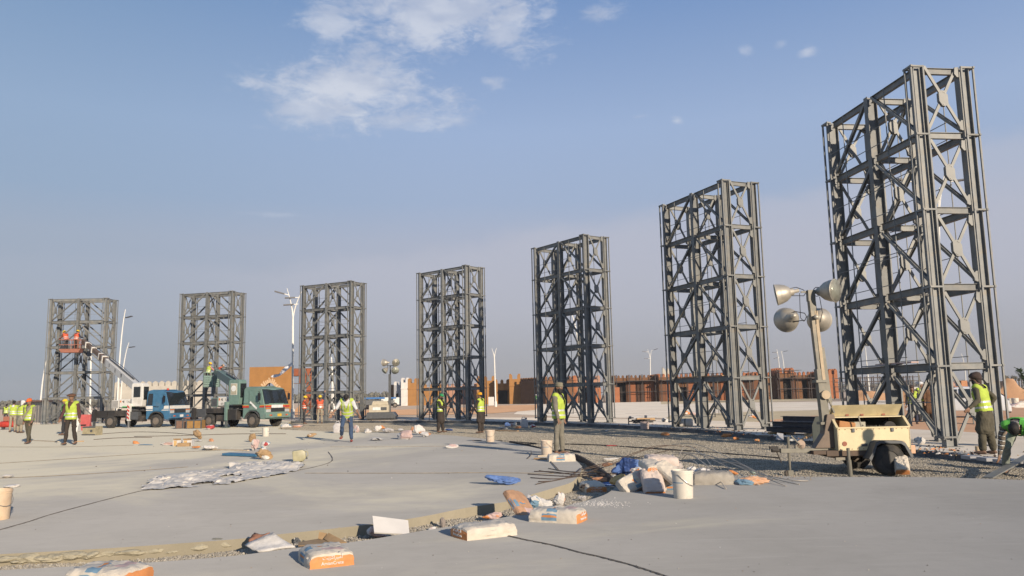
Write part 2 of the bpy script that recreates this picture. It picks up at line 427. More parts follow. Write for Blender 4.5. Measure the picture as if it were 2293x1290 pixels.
rp = n.node('ShaderNodeValToRGB'); n.l.new(oi.outputs['Random'], rp.inputs[0])
rp.color_ramp.elements[0].color = (.19,.175,.15,1); rp.color_ramp.elements[1].color = (.46,.42,.345,1)
e_ = rp.color_ramp.elements.new(.45); e_.color = (.32,.285,.23,1)
p_ = n.node('ShaderNodeBsdfPrincipled', {'Base Color': rp.outputs[0], 'Roughness': .9}); n.node('ShaderNodeOutputMaterial', {0: p_.outputs[0]})
pm.materials.append(m_stone)
go = link('gravel', pm); tag(go, 'loose crushed grey and buff gravel filling the ground between the slabs and the kerb', 'gravel', kind='stuff')
ng = bpy.data.node_groups.new('stones', 'GeometryNodeTree')
ng.interface.new_socket('Geometry', in_out='INPUT', socket_type='NodeSocketGeometry')
ng.interface.new_socket('Geometry', in_out='OUTPUT', socket_type='NodeSocketGeometry')
N_ = ng.nodes; gi = N_.new('NodeGroupInput'); gout = N_.new('NodeGroupOutput')
ico = N_.new('GeometryNodeMeshIcoSphere'); ico.inputs['Radius'].default_value = .016; ico.inputs['Subdivisions'].default_value = 1
mp = N_.new('GeometryNodeMeshToPoints'); iop = N_.new('GeometryNodeInstanceOnPoints')
rv = N_.new('FunctionNodeRandomValue'); rv.data_type = 'FLOAT_VECTOR'; rv.inputs[0].default_value = (0,0,0); rv.inputs[1].default_value = (6.28,6.28,6.28)
rs = N_.new('FunctionNodeRandomValue'); rs.data_type = 'FLOAT_VECTOR'; rs.inputs[0].default_value = (.5,.5,.4); rs.inputs[1].default_value = (1.55,1.2,1.0); rs.inputs['Seed'].default_value = 3
smt = N_.new('GeometryNodeSetMaterial'); smt.inputs['Material'].default_value = m_stone
ln = ng.links.new
ln(gi.outputs[0], mp.inputs[0]); ln(mp.outputs[0], iop.inputs['Points']); ln(ico.outputs[0], smt.inputs[0]); ln(smt.outputs[0], iop.inputs['Instance'])
ln(rv.outputs[0], iop.inputs['Rotation']); ln(rs.outputs[0], iop.inputs['Scale']); ln(iop.outputs[0], gout.inputs[0])
md = go.modifiers.new('stones', 'NODES'); md.node_group = ng

# joints in the slabs
m_joint = M('joint_dirt', (.16,.135,.105), .95, var=.4, scale=14, bump=.6)
m_jlight = M('joint_sand', (.46,.34,.20), .95, var=.25, scale=9)
m_groove = M('joint_dark', (.17,.145,.12), .95, var=.3, scale=12)  # dark tone of the narrow joint lines
def ribbon(name, pxs, w0, mat, z=.004, raw=False, jit=.25, k=10, h=.006, kind='structure', label=None, cat=None):
    P = smooth_pts([tuple(at(*p)[:2]) for p in pxs] if not raw else pxs, k)
    b = MB(); vs = []
    for i, p in enumerate(P):
        a = Vector(P[max(i-1,0)]); c = Vector(P[min(i+1,len(P)-1)]); t = (c-a).normalized(); n_ = Vector((-t.y, t.x))
        w1 = w0/2*(1+rnd.uniform(-jit, jit)); w2 = w0/2*(1+rnd.uniform(-jit, jit))
        vs += [(p[0]+n_.x*w1, p[1]+n_.y*w1, z), (p[0], p[1], z + h), (p[0]-n_.x*w2, p[1]-n_.y*w2, z)]
    fs = []
    for i in range(len(P)-1):
        fs += [(3*i,3*i+1,3*i+4,3*i+3),(3*i+1,3*i+2,3*i+5,3*i+4)]
    b.add(vs, fs, mat); o = b.build(name); return tag(o, label, cat, None, kind)
ribbon('slab_joint', [(1120,1196),(1180,1210),(1240,1222),(1300,1238),(1345,1248),(1420,1268),(1500,1294)], .032, m_joint, jit=.55, k=14)
ribbon('slab_joint', [(-60,1205),(0,1187),(60,1170),(120,1151),(220,1124),(310,1101)], .022, m_groove, jit=.7, k=14)
ribbon('slab_joint', [(310,1101),(420,1087),(560,1072),(640,1058),(700,1047),(738,1036),(744,1026),(735,1012)], .03, m_groove, jit=.6)
ribbon('slab_joint', [(684,1060),(800,1060),(950,1060),(1100,1059),(1240,1061)], .055, m_jlight, jit=.5)
ribbon('slab_joint', [(740,1001),(830,1001),(950,1000),(1100,998)], .03, m_jlight, jit=.5)
ribbon('slab_joint', [(-50,1073),(120,1066),(300,1055),(420,1046)], .07, m_jlight, jit=.5)
ribbon('slab_joint', [(-50,1041),(120,1030),(320,1017),(520,1007)], .09, m_jlight, jit=.5)
ribbon('slab_joint', [(0,1001),(140,1001),(300,997)], .12, m_jlight, jit=.5)
for yy, xa, xb in ((941,1210,1480),(926,1400,1560),(911,1450,1760),(906,1560,1830)):
    ribbon('paving_joint', [(xa, yy), ((xa+xb)/2, yy-1.5), (xb, yy-4)], .12, m_groove, z=.001)
# ------------------------------------------------------------------ steel towers
TW, TD, TH, TL = 4.4136, 1.2818, 9.896, 2.005
m_steel = M('grey_primer_steel', (.178,.184,.180), .55, .05, var=.16, scale=2.3, bump=.15, bscale=30, dirt=.6, dcol=(.27,.225,.165), dscale=2.2)
def vary(mt, amt=.28):
    n_ = mt.node_tree; p = [x for x in n_.nodes if x.type == 'BSDF_PRINCIPLED'][0]; src = p.inputs['Base Color'].links[0].from_socket
    oi_ = n_.nodes.new('ShaderNodeObjectInfo'); mr_ = n_.nodes.new('ShaderNodeMapRange'); mr_.inputs[3].default_value = 1-amt; mr_.inputs[4].default_value = 1+amt
    n_.links.new(oi_.outputs['Random'], mr_.inputs[0]); vm_ = n_.nodes.new('ShaderNodeVectorMath'); vm_.operation = 'SCALE'
    n_.links.new(src, vm_.inputs[0]); n_.links.new(mr_.outputs[0], vm_.inputs['Scale']); n_.links.new(vm_.outputs[0], p.inputs['Base Color'])
vary(m_steel, .20)
m_plate = M('gusset_steel', (.205,.207,.195), .5, .05, var=.12, scale=2, dirt=.2, dcol=(.23,.21,.17))
m_bolt = M('bolt_steel', (.09,.09,.09), .4, .8)
tw = thing('steel_tower', 'tallest steel lattice tower, nearest, behind the cream light trailer', 'tower', (0,0,0), 0, 'grey steel lattice towers standing in an arc')
KIDS[tw.name] = []
def tp(name, me, loc=(0,0,0), rot=None, parent=None):
    o = link(name, me, parent or tw, loc, rot)
    KIDS.setdefault((parent or tw).name, []).append(o); KIDS.setdefault(o.name, []); return o
col_me = MB().ibar((0,0,0), (0,0,TH), .19, .30, .016, up=(0,1,0), m=m_steel).mesh('column')
bp_me = MB().box((0,0,.012), (.42,.46,.024), m_steel).mesh('base_plate')
for x in (0, -TW/2, -TW):
    for y in (0, TD):
        tp('column', col_me, (x, y, 0)); tp('base_plate', bp_me, (x, y, 0))
LV = [TL*k for k in (1,2,3,4)] + [TH - .11]
lb_me = MB().ibar((-TW/2+.1,0,0), (-.1,0,0), .11, .19, .012, m=m_steel).mesh('beam')
tb_me = MB().ibar((0,.156,0), (0,TD-.156,0), .10, .17, .012, m=m_steel).mesh('beam')
for z in LV:
    for y in (0, TD):
        for x in (0, -TW/2): tp('beam', lb_me, (x, y, z))
    for x in (0, -TW/2, -TW): tp('beam', tb_me, (x, 0, z))
bh = TL - .30
mk = lambda a, c: MB().ibar(a, c, .075, .10, .012, up=(0,1,0), m=m_steel).mesh('brace')
br1 = mk((-TW/2+.14, 0, .06), (-.16, 0, bh)); br2 = mk((-TW/2+.14, 0, bh), (-.16, 0, .06))
zz = [.10] + [l + .13 for l in LV[:-1]]
for z in zz:
    for y in (-.02, TD+.02):
        tp('brace', br1, (-TW/2, y, z)); tp('brace', br2, (0, y, z))
# cross braces with hexagonal plates in the three transverse frames
ih = TL - .26; y0, y1 = .17, TD - .17
mk = lambda a, c: MB().bar(a, c, .045, .075, up=(0,-1,.4), m=m_plate).mesh('cross_brace')
cb1 = mk((0,y0,.02),(0,y1,ih)); cb2 = mk((.0,y0,ih),(.0,y1,.02))
cy_, cz_ = TD/2, ih/2
hexp = [(cy_-.04,cz_+.22),(cy_+.05,cz_+.20),(cy_+.125,cz_+.08),(cy_+.125,cz_-.14),(cy_+.04,cz_-.22),(cy_-.05,cz_-.20),(cy_-.125,cz_-.08),(cy_-.125,cz_+.14)]
hx = MB().prism(hexp, -.048, .048, m_plate, plane='yz')
for yy, z_ in ((cy_+.05,cz_+.15),(cy_+.01,cz_+.17),(cy_-.05,cz_-.15),(cy_-.01,cz_-.17)):
    hx.lathe([(0,-.058),(.014,-.058),(.014,.058),(0,.058)], (0,yy,z_), 'x', 6, m_bolt)
hex_me = hx.mesh('gusset_plate')
ear = lambda y, s_: [(y, s_*.0),(y-.10, s_*.03),(y-.12, s_*.19),(y-.05, s_*.28),(y, s_*.28)]
er = MB()
e1_me = MB().prism(ear(y1+.02, 1), -.044, .044, m_plate, plane='yz').mesh('ear_plate')
e2_me = MB().prism(ear(y1+.02, -1), -.044, .044, m_plate, plane='yz').mesh('ear_plate')
for z in zz:
    for x in (0, -TW/2, -TW):
        s_ = .05 if x == 0 else -.05 if x == -TW else 0
        tp('cross_brace', cb1, (x+s_-.022, 0, z)); tp('cross_brace', cb2, (x+s_+.024, 0, z))
        tp('gusset_plate', hex_me, (x+s_, 0, z))
        tp('ear_plate', e1_me, (x+s_, 0, z)); tp('ear_plate', e2_me, (x+s_, 0, z+ih))
# light outrigger posts and brackets wrapped round the four corners
oA, oO = .138, .237
post = MB().box((0,0,(TH+.2)/2), (.045,.045,TH-.2), m_steel).mesh('rail_post')
for x, sx in ((0, 1), (-TW, -1)):
    for y, sy in ((0, -1), (TD, 1)):
        for dx, dy in ((sx*oA, sy*oO), (-sx*oA, sy*oO), (sx*oA*1.0, -sy*.10)):
            tp('rail_post', post, (x+dx, y+dy, 0))
        bk = MB()
        bk.box((x, y+sy*oO, 0), (2*oA+.10, .05, .05), m_steel)
        bk.box((x+sx*oA, y+sy*(oO-.10)/2, 0), (.055, oO+.10+.04, .045), m_steel)
        bk.box((x-sx*oA, y+sy*(oO+.12)/2, 0), (.045, oO-.10, .045), m_steel)
        bme = bk.mesh('rail_bracket')
        for z in LV[:-1] + [TH-.03, .25]: tp('rail_bracket', bme, (0, 0, z))
gv = MB().box((0,0,(TH+.35)/2), (.022,.022,TH-.65), m_steel).mesh('grid_rod')
gh = MB().box((-TW*.60,0,0), (TW*.70,.018,.018), m_steel).mesh('grid_rod')
gs = MB().box((0,-.11,0), (.018,.2,.018), m_steel).mesh('grid_stub')
for y, s_ in ((-oO, -1), (TD+oO, 1)):
    for x in (-TW*.76, -TW*.26): tp('grid_rod', gv, (x, y, 0))
    for z in [.5] + [l + d for l in LV[:-1] for d in (.28,)] + [l - 1.0 for l in LV[2:]]: tp('grid_rod', gh, (0, y, z))
for z in LV[:-1]: tp('grid_rod', gh, (TW*.2, -oO, z - .9))
# planks left on the first level of the near tower are things of their own, further down
TOWER_LABELS = [
 'steel lattice tower farthest left, with the white crane and red work basket in front',
 'steel lattice tower with the green crane and bucket in front of it',
 'steel lattice tower just right of the tall forked street lamp',
 'steel lattice tower with two workers in dark robes before it',
 'steel lattice tower behind the bearded worker in beige cap',
 'second tallest steel lattice tower, left of the floodlight mast',
 'tallest steel lattice tower, nearest, behind the cream light trailer']
tower_objs = []
for i in range(6, -1, -1):
    x, y, th, dz = TOWERS[i]
    o = tw if i == 6 else copy_tree(tw)
    o.location = (x, y, dz); o.rotation_euler = (0, 0, -th); o['label'] = TOWER_LABELS[i]
    tower_objs.append(o)
tower_objs = tower_objs[::-1]
# ------------------------------------------------------------------ buildings
def wallmat(name, c, var=.10, scale=.8, bump=.4): return M(name, c, .92, var=var, scale=scale, bump=bump, bscale=14, dirt=.25, dcol=tuple(x*.7 for x in c), dscale=.5)
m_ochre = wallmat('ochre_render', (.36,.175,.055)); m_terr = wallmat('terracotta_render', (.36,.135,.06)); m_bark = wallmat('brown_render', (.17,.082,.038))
m_pink = wallmat('pink_render', (.42,.235,.16)); m_white = wallmat('white_block', (.66,.62,.57)); m_grey = wallmat('grey_block', (.36,.36,.37)); m_creamw = wallmat('cream_wall', (.50,.46,.39))
m_dark = M('dark_opening', (.02,.017,.014), .9); m_scaff = M('scaffold_steel', (.07,.055,.05), .7, .4); m_white_post = M('white_painted_steel', (.72,.70,.64), .45, 0, var=.05)
m_lamp_grey = M('lamp_grey', (.10,.10,.105), .5, .3)
GROUPM = 'crenellated fort buildings along the far side of the site'
def merlon_mesh(w_, h_, t_, mat):
    return MB().prism([(-w_/2,0),(w_/2,0),(w_/2,h_*.6),(w_*.3,h_*.82),(0,h_),(-w_*.3,h_*.82),(-w_/2,h_*.6)], -t_/2, t_/2, mat, plane='xz').mesh('merlon')
FH = {}
def fort(name, label, pxL, pxR, Yd, h_, depth, mat, mer=.85, mw=.62, gap=.45, openings=(), band=None, z0=-.03, YR=None, cat='building', mmat=None, group=None, merl_side=True, extra=None):
    """wall or block between two photo columns at distance Yd; openings: (x0,x1,z0,z1) fractions/metres"""
    a = atd(pxL, 890, Yd); c = atd(pxR, 890, YR or Yd)
    a = Vector((a.x, a.y)); c = Vector((c.x, c.y)); L = (c - a).length; d = (c - a).normalized(); rz = math.atan2(d.y, d.x)
    t = thing(name, label, cat, (a.x, a.y, z0), rz, group)
    b = MB(); xs = 0
    # front wall split round the openings
    cuts = sorted((a_, b__, c__, min(d__, h_-.9)) for a_, b__, c__, d__ in openings); FH[t.name] = h_
    if band: band = h_*.74
    x = 0
    for (x0, x1, zA, zB) in cuts:
        if x0 > x: b.box(((x+x0)/2, .2, h_/2), (x0-x, .4, h_), mat)
        if zA > 0: b.box(((x0+x1)/2, .2, zA/2), (x1-x0, .4, zA), mat)
        if zB < h_: b.box(((x0+x1)/2, .2, (zB+h_)/2), (x1-x0, .4, h_-zB), mat)
        x = x1
    if x < L: b.box(((x+L)/2, .2, h_/2), (L-x, .4, h_), mat)
    b.box((.2, depth/2+.2, h_/2), (.4, depth-.402, h_-.004), mat); b.box((L-.2, depth/2+.2, h_/2), (.4, depth-.402, h_-.004), mat)
    b.box((L/2, depth-.2+.4, h_/2), (L-.01, .39, h_-.006), mat)
    wl = b.build('wall', parent=t)
    link('roof', MB().box((L/2, depth/2+.2, h_-.5), (L-.8, depth-.3, .2), mat).mesh('roof'), t)
    for (x0, x1, zA, zB) in cuts:
        link('opening_back', MB().box(((x0+x1)/2, 1.0, (zA+zB)/2), (x1-x0+.4, .1, zB-zA+.4), m_dark).mesh('opening_back'), t)
    if band: link('cornice', MB().box((L/2, -.06, band), (L+.1, .12, .28), mat).mesh('cornice'), t)
    if mer:
        me = merlon_mesh(mw, mer, .4, mmat or mat); n = max(1, int((L+gap)/(mw+gap))); st = (L-mw)/max(1, n-1)
        for k in range(n): link('merlon', me, t, (mw/2+k*st, .2, h_))
        if merl_side:
            k = 1
            while k*(mw+gap) < depth: 
                o = link('merlon', me, t, (.2, .2+k*(mw+gap), h_), (0,0,R(90))); o = link('merlon', me, t, (L-.2, .2+k*(mw+gap), h_), (0,0,R(90))); k += 1
    if extra: extra(t, L)
    return t, L
def scaffold(t, L, x0, x1, H, y0=-1.6, lift=1.9, bay=2.4, name='scaffold_tube'):
    H = min(H, FH[t.name]+.55)
    bv = MB(); x = x0
    while x <= x1 + .01:
        for y in (y0, y0+1.1): bv.bar((x, y, 0), (x, y, H), .10, m=m_scaff)
        x += bay
    o = bv.build('scaffold_uprights', parent=t); o['kind'] = 'stuff'
    z = lift
    bh_ = MB()
    while z < H + .5:
        for y in (y0, y0+1.1): bh_.bar((x0-.3, y, min(z, H-.1)), (x1+.3, y, min(z, H-.1)), .09, m=m_scaff)
        z += lift
    z = lift*2
    bh_.box(((x0+x1)/2, y0+.55, lift*2+.06), (x1-x0, .9, .07), m_scaff)
    o = bh_.build('scaffold_rails', parent=t); o['kind'] = 'stuff'
BOARDS = [wallmat('board_brown_a', (.115,.052,.028)), wallmat('board_brown_b', (.16,.07,.035)), wallmat('board_brown_c', (.075,.038,.024)), wallmat('board_terracotta', (.27,.10,.045))]
def boarded(t, L, x0, x1, H, w_=.95, seed=1):
    H = min(H, FH[t.name]-.75)
    rr = random.Random(seed); x = x0; mes = [MB().box((0,0,0),(.93,.06,1.0), m_).mesh('panel') for m_ in BOARDS]
    while x < x1:
        ww = w_*rr.uniform(.6,1.3); o = link('panel', mes[rr.choice((0,0,1,1,2,2,3)) if rr.random() > .1 else 3], t, (x+ww/2, -.05-rr.uniform(0,.04), H/2)); o.scale = (ww/.93*.97, 1, H*rr.uniform(.985,1)); x += ww
    MB().box(((x0+x1)/2, -.9, H+.12),(x1-x0,2.2,.14), m_scaff).build('scaffold_deck', parent=t)
Yw = 168
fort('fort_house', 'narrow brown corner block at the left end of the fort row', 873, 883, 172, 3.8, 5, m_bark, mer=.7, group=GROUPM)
fort('fort_house', 'unplastered grey block house with pale merlons beside the orange block', 882, 899, 170, 4.3, 5, m_grey, mer=.8, openings=((.4,.95,0,2.6),), mmat=m_white, group=GROUPM)
fort('fort_tower', 'white block tower with rough edge against the orange block', 898, 913, 168, 4.8, 3.4, m_white, mer=1.0, band=4.1, mw=.4, gap=.28, group=GROUPM)
fort('fort_tower', 'smooth orange fort tower right of the white block tower', 913, 934, 168, 4.7, 4, m_ochre, mer=.95, band=4.0, group=GROUPM)
fort('fort_wall', 'long plain orange wall seen through the middle lattice tower', 934, 985, 169, 3.7, 5, m_ochre, mer=.8, group=GROUPM)
fort('fort_house', 'pink walled fort house with a white framed arch, behind the middle tower', 985, 1068, 173, 3.9, 6, m_pink, mer=.6, openings=((3.2,4.8,1.2,3.7),(6.6,7.2,1,4)), group=GROUPM)
fort('fort_tower', 'orange fort tower right of the pink house', 1068, 1108, 166, 4.8, 5, m_ochre, mer=1.0, band=4.1, group=GROUPM)
def tri(t, L):
    b = MB()
    for k in range(6): b.prism([(.6+k*.42, 2.75),(.81+k*.42, 3.1),(1.02+k*.42, 2.75)], -.03, -.01, m_ochre, plane='xz')
    b.build('tooth_frieze', parent=t)
fort('fort_gate', 'fort wall with a dark square doorway under a toothed frieze', 1108, 1141, 164, 4.15, 5, m_ochre, mer=.85, openings=((.7,3.0,0,2.75),), extra=tri, group=GROUPM)
fort('fort_tower', 'dark brown fort tower with tall merlons beside the doorway wall', 1141, 1166, 160, 4.9, 5, m_ochre, mer=1.05, band=4.7, group=GROUPM)
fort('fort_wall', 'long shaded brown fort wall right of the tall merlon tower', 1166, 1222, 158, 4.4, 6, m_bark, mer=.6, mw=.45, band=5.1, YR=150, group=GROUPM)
fort('fort_house', 'terracotta house under scaffolding behind the bearded worker', 1219, 1292, 156, 4.6, 8, m_terr, mer=.7, openings=((1.2,2.6,0,3.6),(4.0,4.7,2.5,4.2)), extra=lambda t, L: scaffold(t, L, .2, L-.4, 6.6), group=GROUPM)
fort('fort_house', 'peach plastered house with scaffolding between the fort walls', 1292, 1345, 158, 4.55, 8, m_pink, mer=.7, openings=((.8,1.9,0,3),(3.0,3.7,2.5,4.4)), extra=lambda t, L: scaffold(t, L, .2, L-.2, 6.9), group=GROUPM)
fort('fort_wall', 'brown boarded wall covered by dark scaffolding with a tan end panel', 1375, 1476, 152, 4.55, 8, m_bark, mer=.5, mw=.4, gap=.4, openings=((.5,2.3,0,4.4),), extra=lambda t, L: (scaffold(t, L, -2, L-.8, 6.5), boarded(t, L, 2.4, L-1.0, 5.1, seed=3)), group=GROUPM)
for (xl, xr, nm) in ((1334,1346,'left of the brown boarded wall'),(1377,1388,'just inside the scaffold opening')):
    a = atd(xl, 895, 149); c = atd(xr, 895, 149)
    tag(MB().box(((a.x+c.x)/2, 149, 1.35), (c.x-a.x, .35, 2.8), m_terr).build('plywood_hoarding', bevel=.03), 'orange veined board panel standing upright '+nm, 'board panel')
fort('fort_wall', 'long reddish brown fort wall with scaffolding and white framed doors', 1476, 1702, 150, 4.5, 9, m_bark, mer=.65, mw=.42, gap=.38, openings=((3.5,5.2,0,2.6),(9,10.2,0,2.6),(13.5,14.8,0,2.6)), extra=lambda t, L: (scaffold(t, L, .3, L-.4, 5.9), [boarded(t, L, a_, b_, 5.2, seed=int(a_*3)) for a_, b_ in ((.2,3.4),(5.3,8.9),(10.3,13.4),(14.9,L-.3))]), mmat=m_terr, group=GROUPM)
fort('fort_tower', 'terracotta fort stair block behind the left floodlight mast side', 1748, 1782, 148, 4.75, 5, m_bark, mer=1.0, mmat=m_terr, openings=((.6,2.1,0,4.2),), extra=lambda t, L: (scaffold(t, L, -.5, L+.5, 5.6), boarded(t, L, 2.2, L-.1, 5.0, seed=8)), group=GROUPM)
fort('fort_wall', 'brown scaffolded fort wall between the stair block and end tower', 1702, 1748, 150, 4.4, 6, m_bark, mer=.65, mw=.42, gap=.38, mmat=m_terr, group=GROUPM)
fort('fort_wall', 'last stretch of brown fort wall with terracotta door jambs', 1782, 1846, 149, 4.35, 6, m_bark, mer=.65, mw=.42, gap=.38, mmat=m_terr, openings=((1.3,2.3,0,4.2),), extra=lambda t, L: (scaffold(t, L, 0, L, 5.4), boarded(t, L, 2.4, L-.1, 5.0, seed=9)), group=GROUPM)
fort('fort_tower', 'bright terracotta end tower of the fort row', 1846, 1879, 146, 4.35, 4, m_terr, mer=1.0, mw=.55, gap=.3, band=3.6, group=GROUPM)
for i, px in enumerate((1486, 1495)):
    p = atd(px, 845, 151); tag(MB().prism([(-.3,0),(.35,0),(.35,.9),(.1,1.5),(-.25,1.8),(-.3,.9)], -.3, .3, m_creamw, plane='xz').build('cream_finial', loc=(p.x, 150.6, 4.5)), 'pale cream curved finial on the brown wall, ' + ('the left of two' if i == 0 else 'the right of two'), 'finial')
# white service cabinet, doors and heaps by the fort
def post_box(name, label, cat, pxl, pxr, pyt, pyb, mat, dep=.6, bevel=.02, z0=None):
    a = at(pxl, pyb, -.03); c = at(pxr, pyb, -.03); Yd = (a.y + c.y)/2; t = atd(pxl, pyt, Yd)
    H = t.z + .03
    o = MB().box((0, dep/2, H/2), (abs(c.x-a.x), dep, H), mat).build(name, bevel=bevel, loc=((a.x+c.x)/2, Yd, -.03)); return tag(o, label, cat)
post_box('service_cabinet', 'pale grey upright service cabinet before the doorway wall', 'cabinet', 1094, 1106, 889, 908, m_white, 1.2)

# gateway facade with a rough arch
def arch_gate():
    Yd = 92.0; a = atd(557, 900, Yd); c = atd(653, 900, Yd); L = c.x - a.x; H = atd(600, 821, Yd).z
    t = thing('arch_gateway', 'flat ochre gateway facade with a rough pointed arch behind the green crane', 'gateway', (a.x, Yd, -.03), 0)
    cx_ = L*.485; r = L*.20; spring = 2.45
    def arch(r_, n=14):
        out = []
        for k in range(n+1):
            f = -1 + 2*k/n; out.append((cx_ + r_*f, spring + r_*1.15*(1-abs(f)**1.5)**.8))
        return out
    ar = arch(r); b = MB()
    outer_ = [(0,0),(cx_-r,0)] + ar + [(cx_+r,0),(L,0),(L,H),(0,H)]
    # facade as quads between arch and top
    b.box(((cx_-r)/2, .3, H/2), (cx_-r, .6, H), m_ochre); b.box(((L+cx_+r)/2, .3, H/2), (L-cx_-r, .6, H), m_ochre)
    for k in range(len(ar)-1):
        b.prism([ar[k], ar[k+1], (ar[k+1][0], H), (ar[k][0], H)], 0, .6, m_ochre, plane='xz')
    b.build('facade', parent=t)
    m_vs = wallmat('pale_voussoir', (.62,.42,.24), scale=3)
    for k in range(len(ar)-1):
        p, q = Vector(ar[k]), Vector(ar[k+1]); mid = (p+q)/2 - Vector((cx_, spring)); o_ = mid.normalized()
        w_ = .45 + rnd.uniform(-.06, .18)
        link('voussoir', MB().prism([p, q, q+o_*w_, p+o_*(w_+rnd.uniform(-.1,.1))], -.05, .02, m_vs, plane='xz').mesh('voussoir', bevel=.02), t)
    bb = MB()
    for x in (-.8,-.2,.5): bb.bar((cx_+x, 2.5, 0), (cx_+x, 2.5, 4.4), .09, m=m_scaff)
    for z in (2.5,3.2,3.8): bb.bar((cx_-r, 2.5, z), (cx_+r, 2.5, z), .08, m=m_scaff)
    o = bb.build('scaffold_tubes', parent=t); o['kind'] = 'stuff'
    # side wing in red brown panels, with a dark leaning edge
    a2 = atd(653, 900, Yd+3); c2 = atd(701, 900, Yd+3); L2 = c2.x - a2.x; H2 = atd(660, 825, Yd+3).z
    t2 = thing('red_panel_wing', 'rust red panelled wall right of the arch, behind the tall street lamp', 'wall', (a2.x, Yd+3, -.03), 0)
    nrow = 6; m_r = wallmat('rust_panel', (.30,.095,.045), scale=1.5)
    for j in range(nrow):
        for i in range(3):
            z0 = j*H2/nrow; x0 = L2*i/3
            if j in (0,1,2,3) and i < 2: continue
            if j == 4 and i == 0: continue
            link('panel', MB().box((x0+L2/6, .15+rnd.uniform(0,.03), z0+H2/nrow/2), (L2/3-.04, .3, H2/nrow-.05), m_r).mesh('panel', bevel=.02), t2)
    fr = MB()
    for j in range(nrow+1): fr.box((L2*.8 if j < 4 else L2/2, .35, j*H2/nrow), (L2*.38 if j < 4 else L2, .12, .07), m_bark)
    for i in range(4): fr.box((L2*i/3, .36, H2/2 + (H2*.34 if i < 2 else 0)), (.08, .1, H2 if i > 1 else H2*.3), m_bark)
    fr.build('backing_frame', parent=t2)
arch_gate()

# left: cream and grey site cabins, white crenellated wall
def cabin():
    a = at(42, 944, -.03); c = at(97, 947, -.03); e = at(168, 936, -.03)
    t = thing('site_cabin', 'long ribbed site cabin, shaded grey side and cream sunlit side', 'cabin', (c.x, c.y, -.03), 0)
    H = 1.85
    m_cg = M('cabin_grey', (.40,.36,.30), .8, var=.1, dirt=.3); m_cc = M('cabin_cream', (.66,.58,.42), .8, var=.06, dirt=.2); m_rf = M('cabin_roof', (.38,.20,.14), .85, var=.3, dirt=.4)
    A = Vector((a.x-c.x, a.y-c.y+9)); C = Vector((0,0)); E = Vector((e.x-c.x, e.y-c.y))
    A = Vector((a.x-c.x, a.y-c.y))
    def wallp(P, Q, mat, nm):
        n = 10; d = Q - P
        for k in range(n):
            p = P + d*(k/n); q = P + d*((k+.86)/n)
            b = MB(); nn = Vector((-d.y, d.x)).normalized()*.08
            b.add([(p.x,p.y,0),(q.x,q.y,0),(q.x,q.y,H),(p.x,p.y,H),(p.x+nn.x,p.y+nn.y,0),(q.x+nn.x,q.y+nn.y,0),(q.x+nn.x,q.y+nn.y,H),(p.x+nn.x,p.y+nn.y,H)], [(0,1,2,3),(7,6,5,4),(0,4,5,1),(1,5,6,2),(2,6,7,3),(3,7,4,0)], mat)
            b.build(nm, parent=t)
        b = MB(); p, q = P, Q; nn = Vector((-d.y, d.x)).normalized()*.06
        b.add([(p.x+nn.x,p.y+nn.y,0),(q.x+nn.x,q.y+nn.y,0),(q.x+nn.x,q.y+nn.y,H-.02),(p.x+nn.x,p.y+nn.y,H-.02)], [(0,1,2,3)], m_dark if 0 else mat); b.build('wall', parent=t)
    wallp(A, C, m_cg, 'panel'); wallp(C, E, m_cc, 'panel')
    F = A + E - C
    b = MB()
    P4 = [A, C, E, F]; ctr = (A+C+E+F)/4
    P5 = [ctr + (p-ctr)*1.05 for p in P4]
    b.add([(p.x,p.y,H) for p in P5] + [(p.x,p.y,H+.12) for p in P5], [(3,2,1,0),(4,5,6,7),(0,1,5,4),(1,2,6,5),(2,3,7,6),(3,0,4,7)], m_rf)
    b.build('roof', parent=t)
    w_ = C + (E-C)*.55; link('window', MB().box((w_.x, w_.y-.08, 1.25), (.35,.06,.3), m_bark).mesh('window'), t)
cabin()
fort('boundary_wall', 'long white crenellated boundary wall behind the white crane', 255, 452, 118, 4.0, 3, m_creamw, mer=.75, mw=.75, gap=.12, cat='wall', openings=((2.2,3.2,.0,1.8),), merl_side=False)

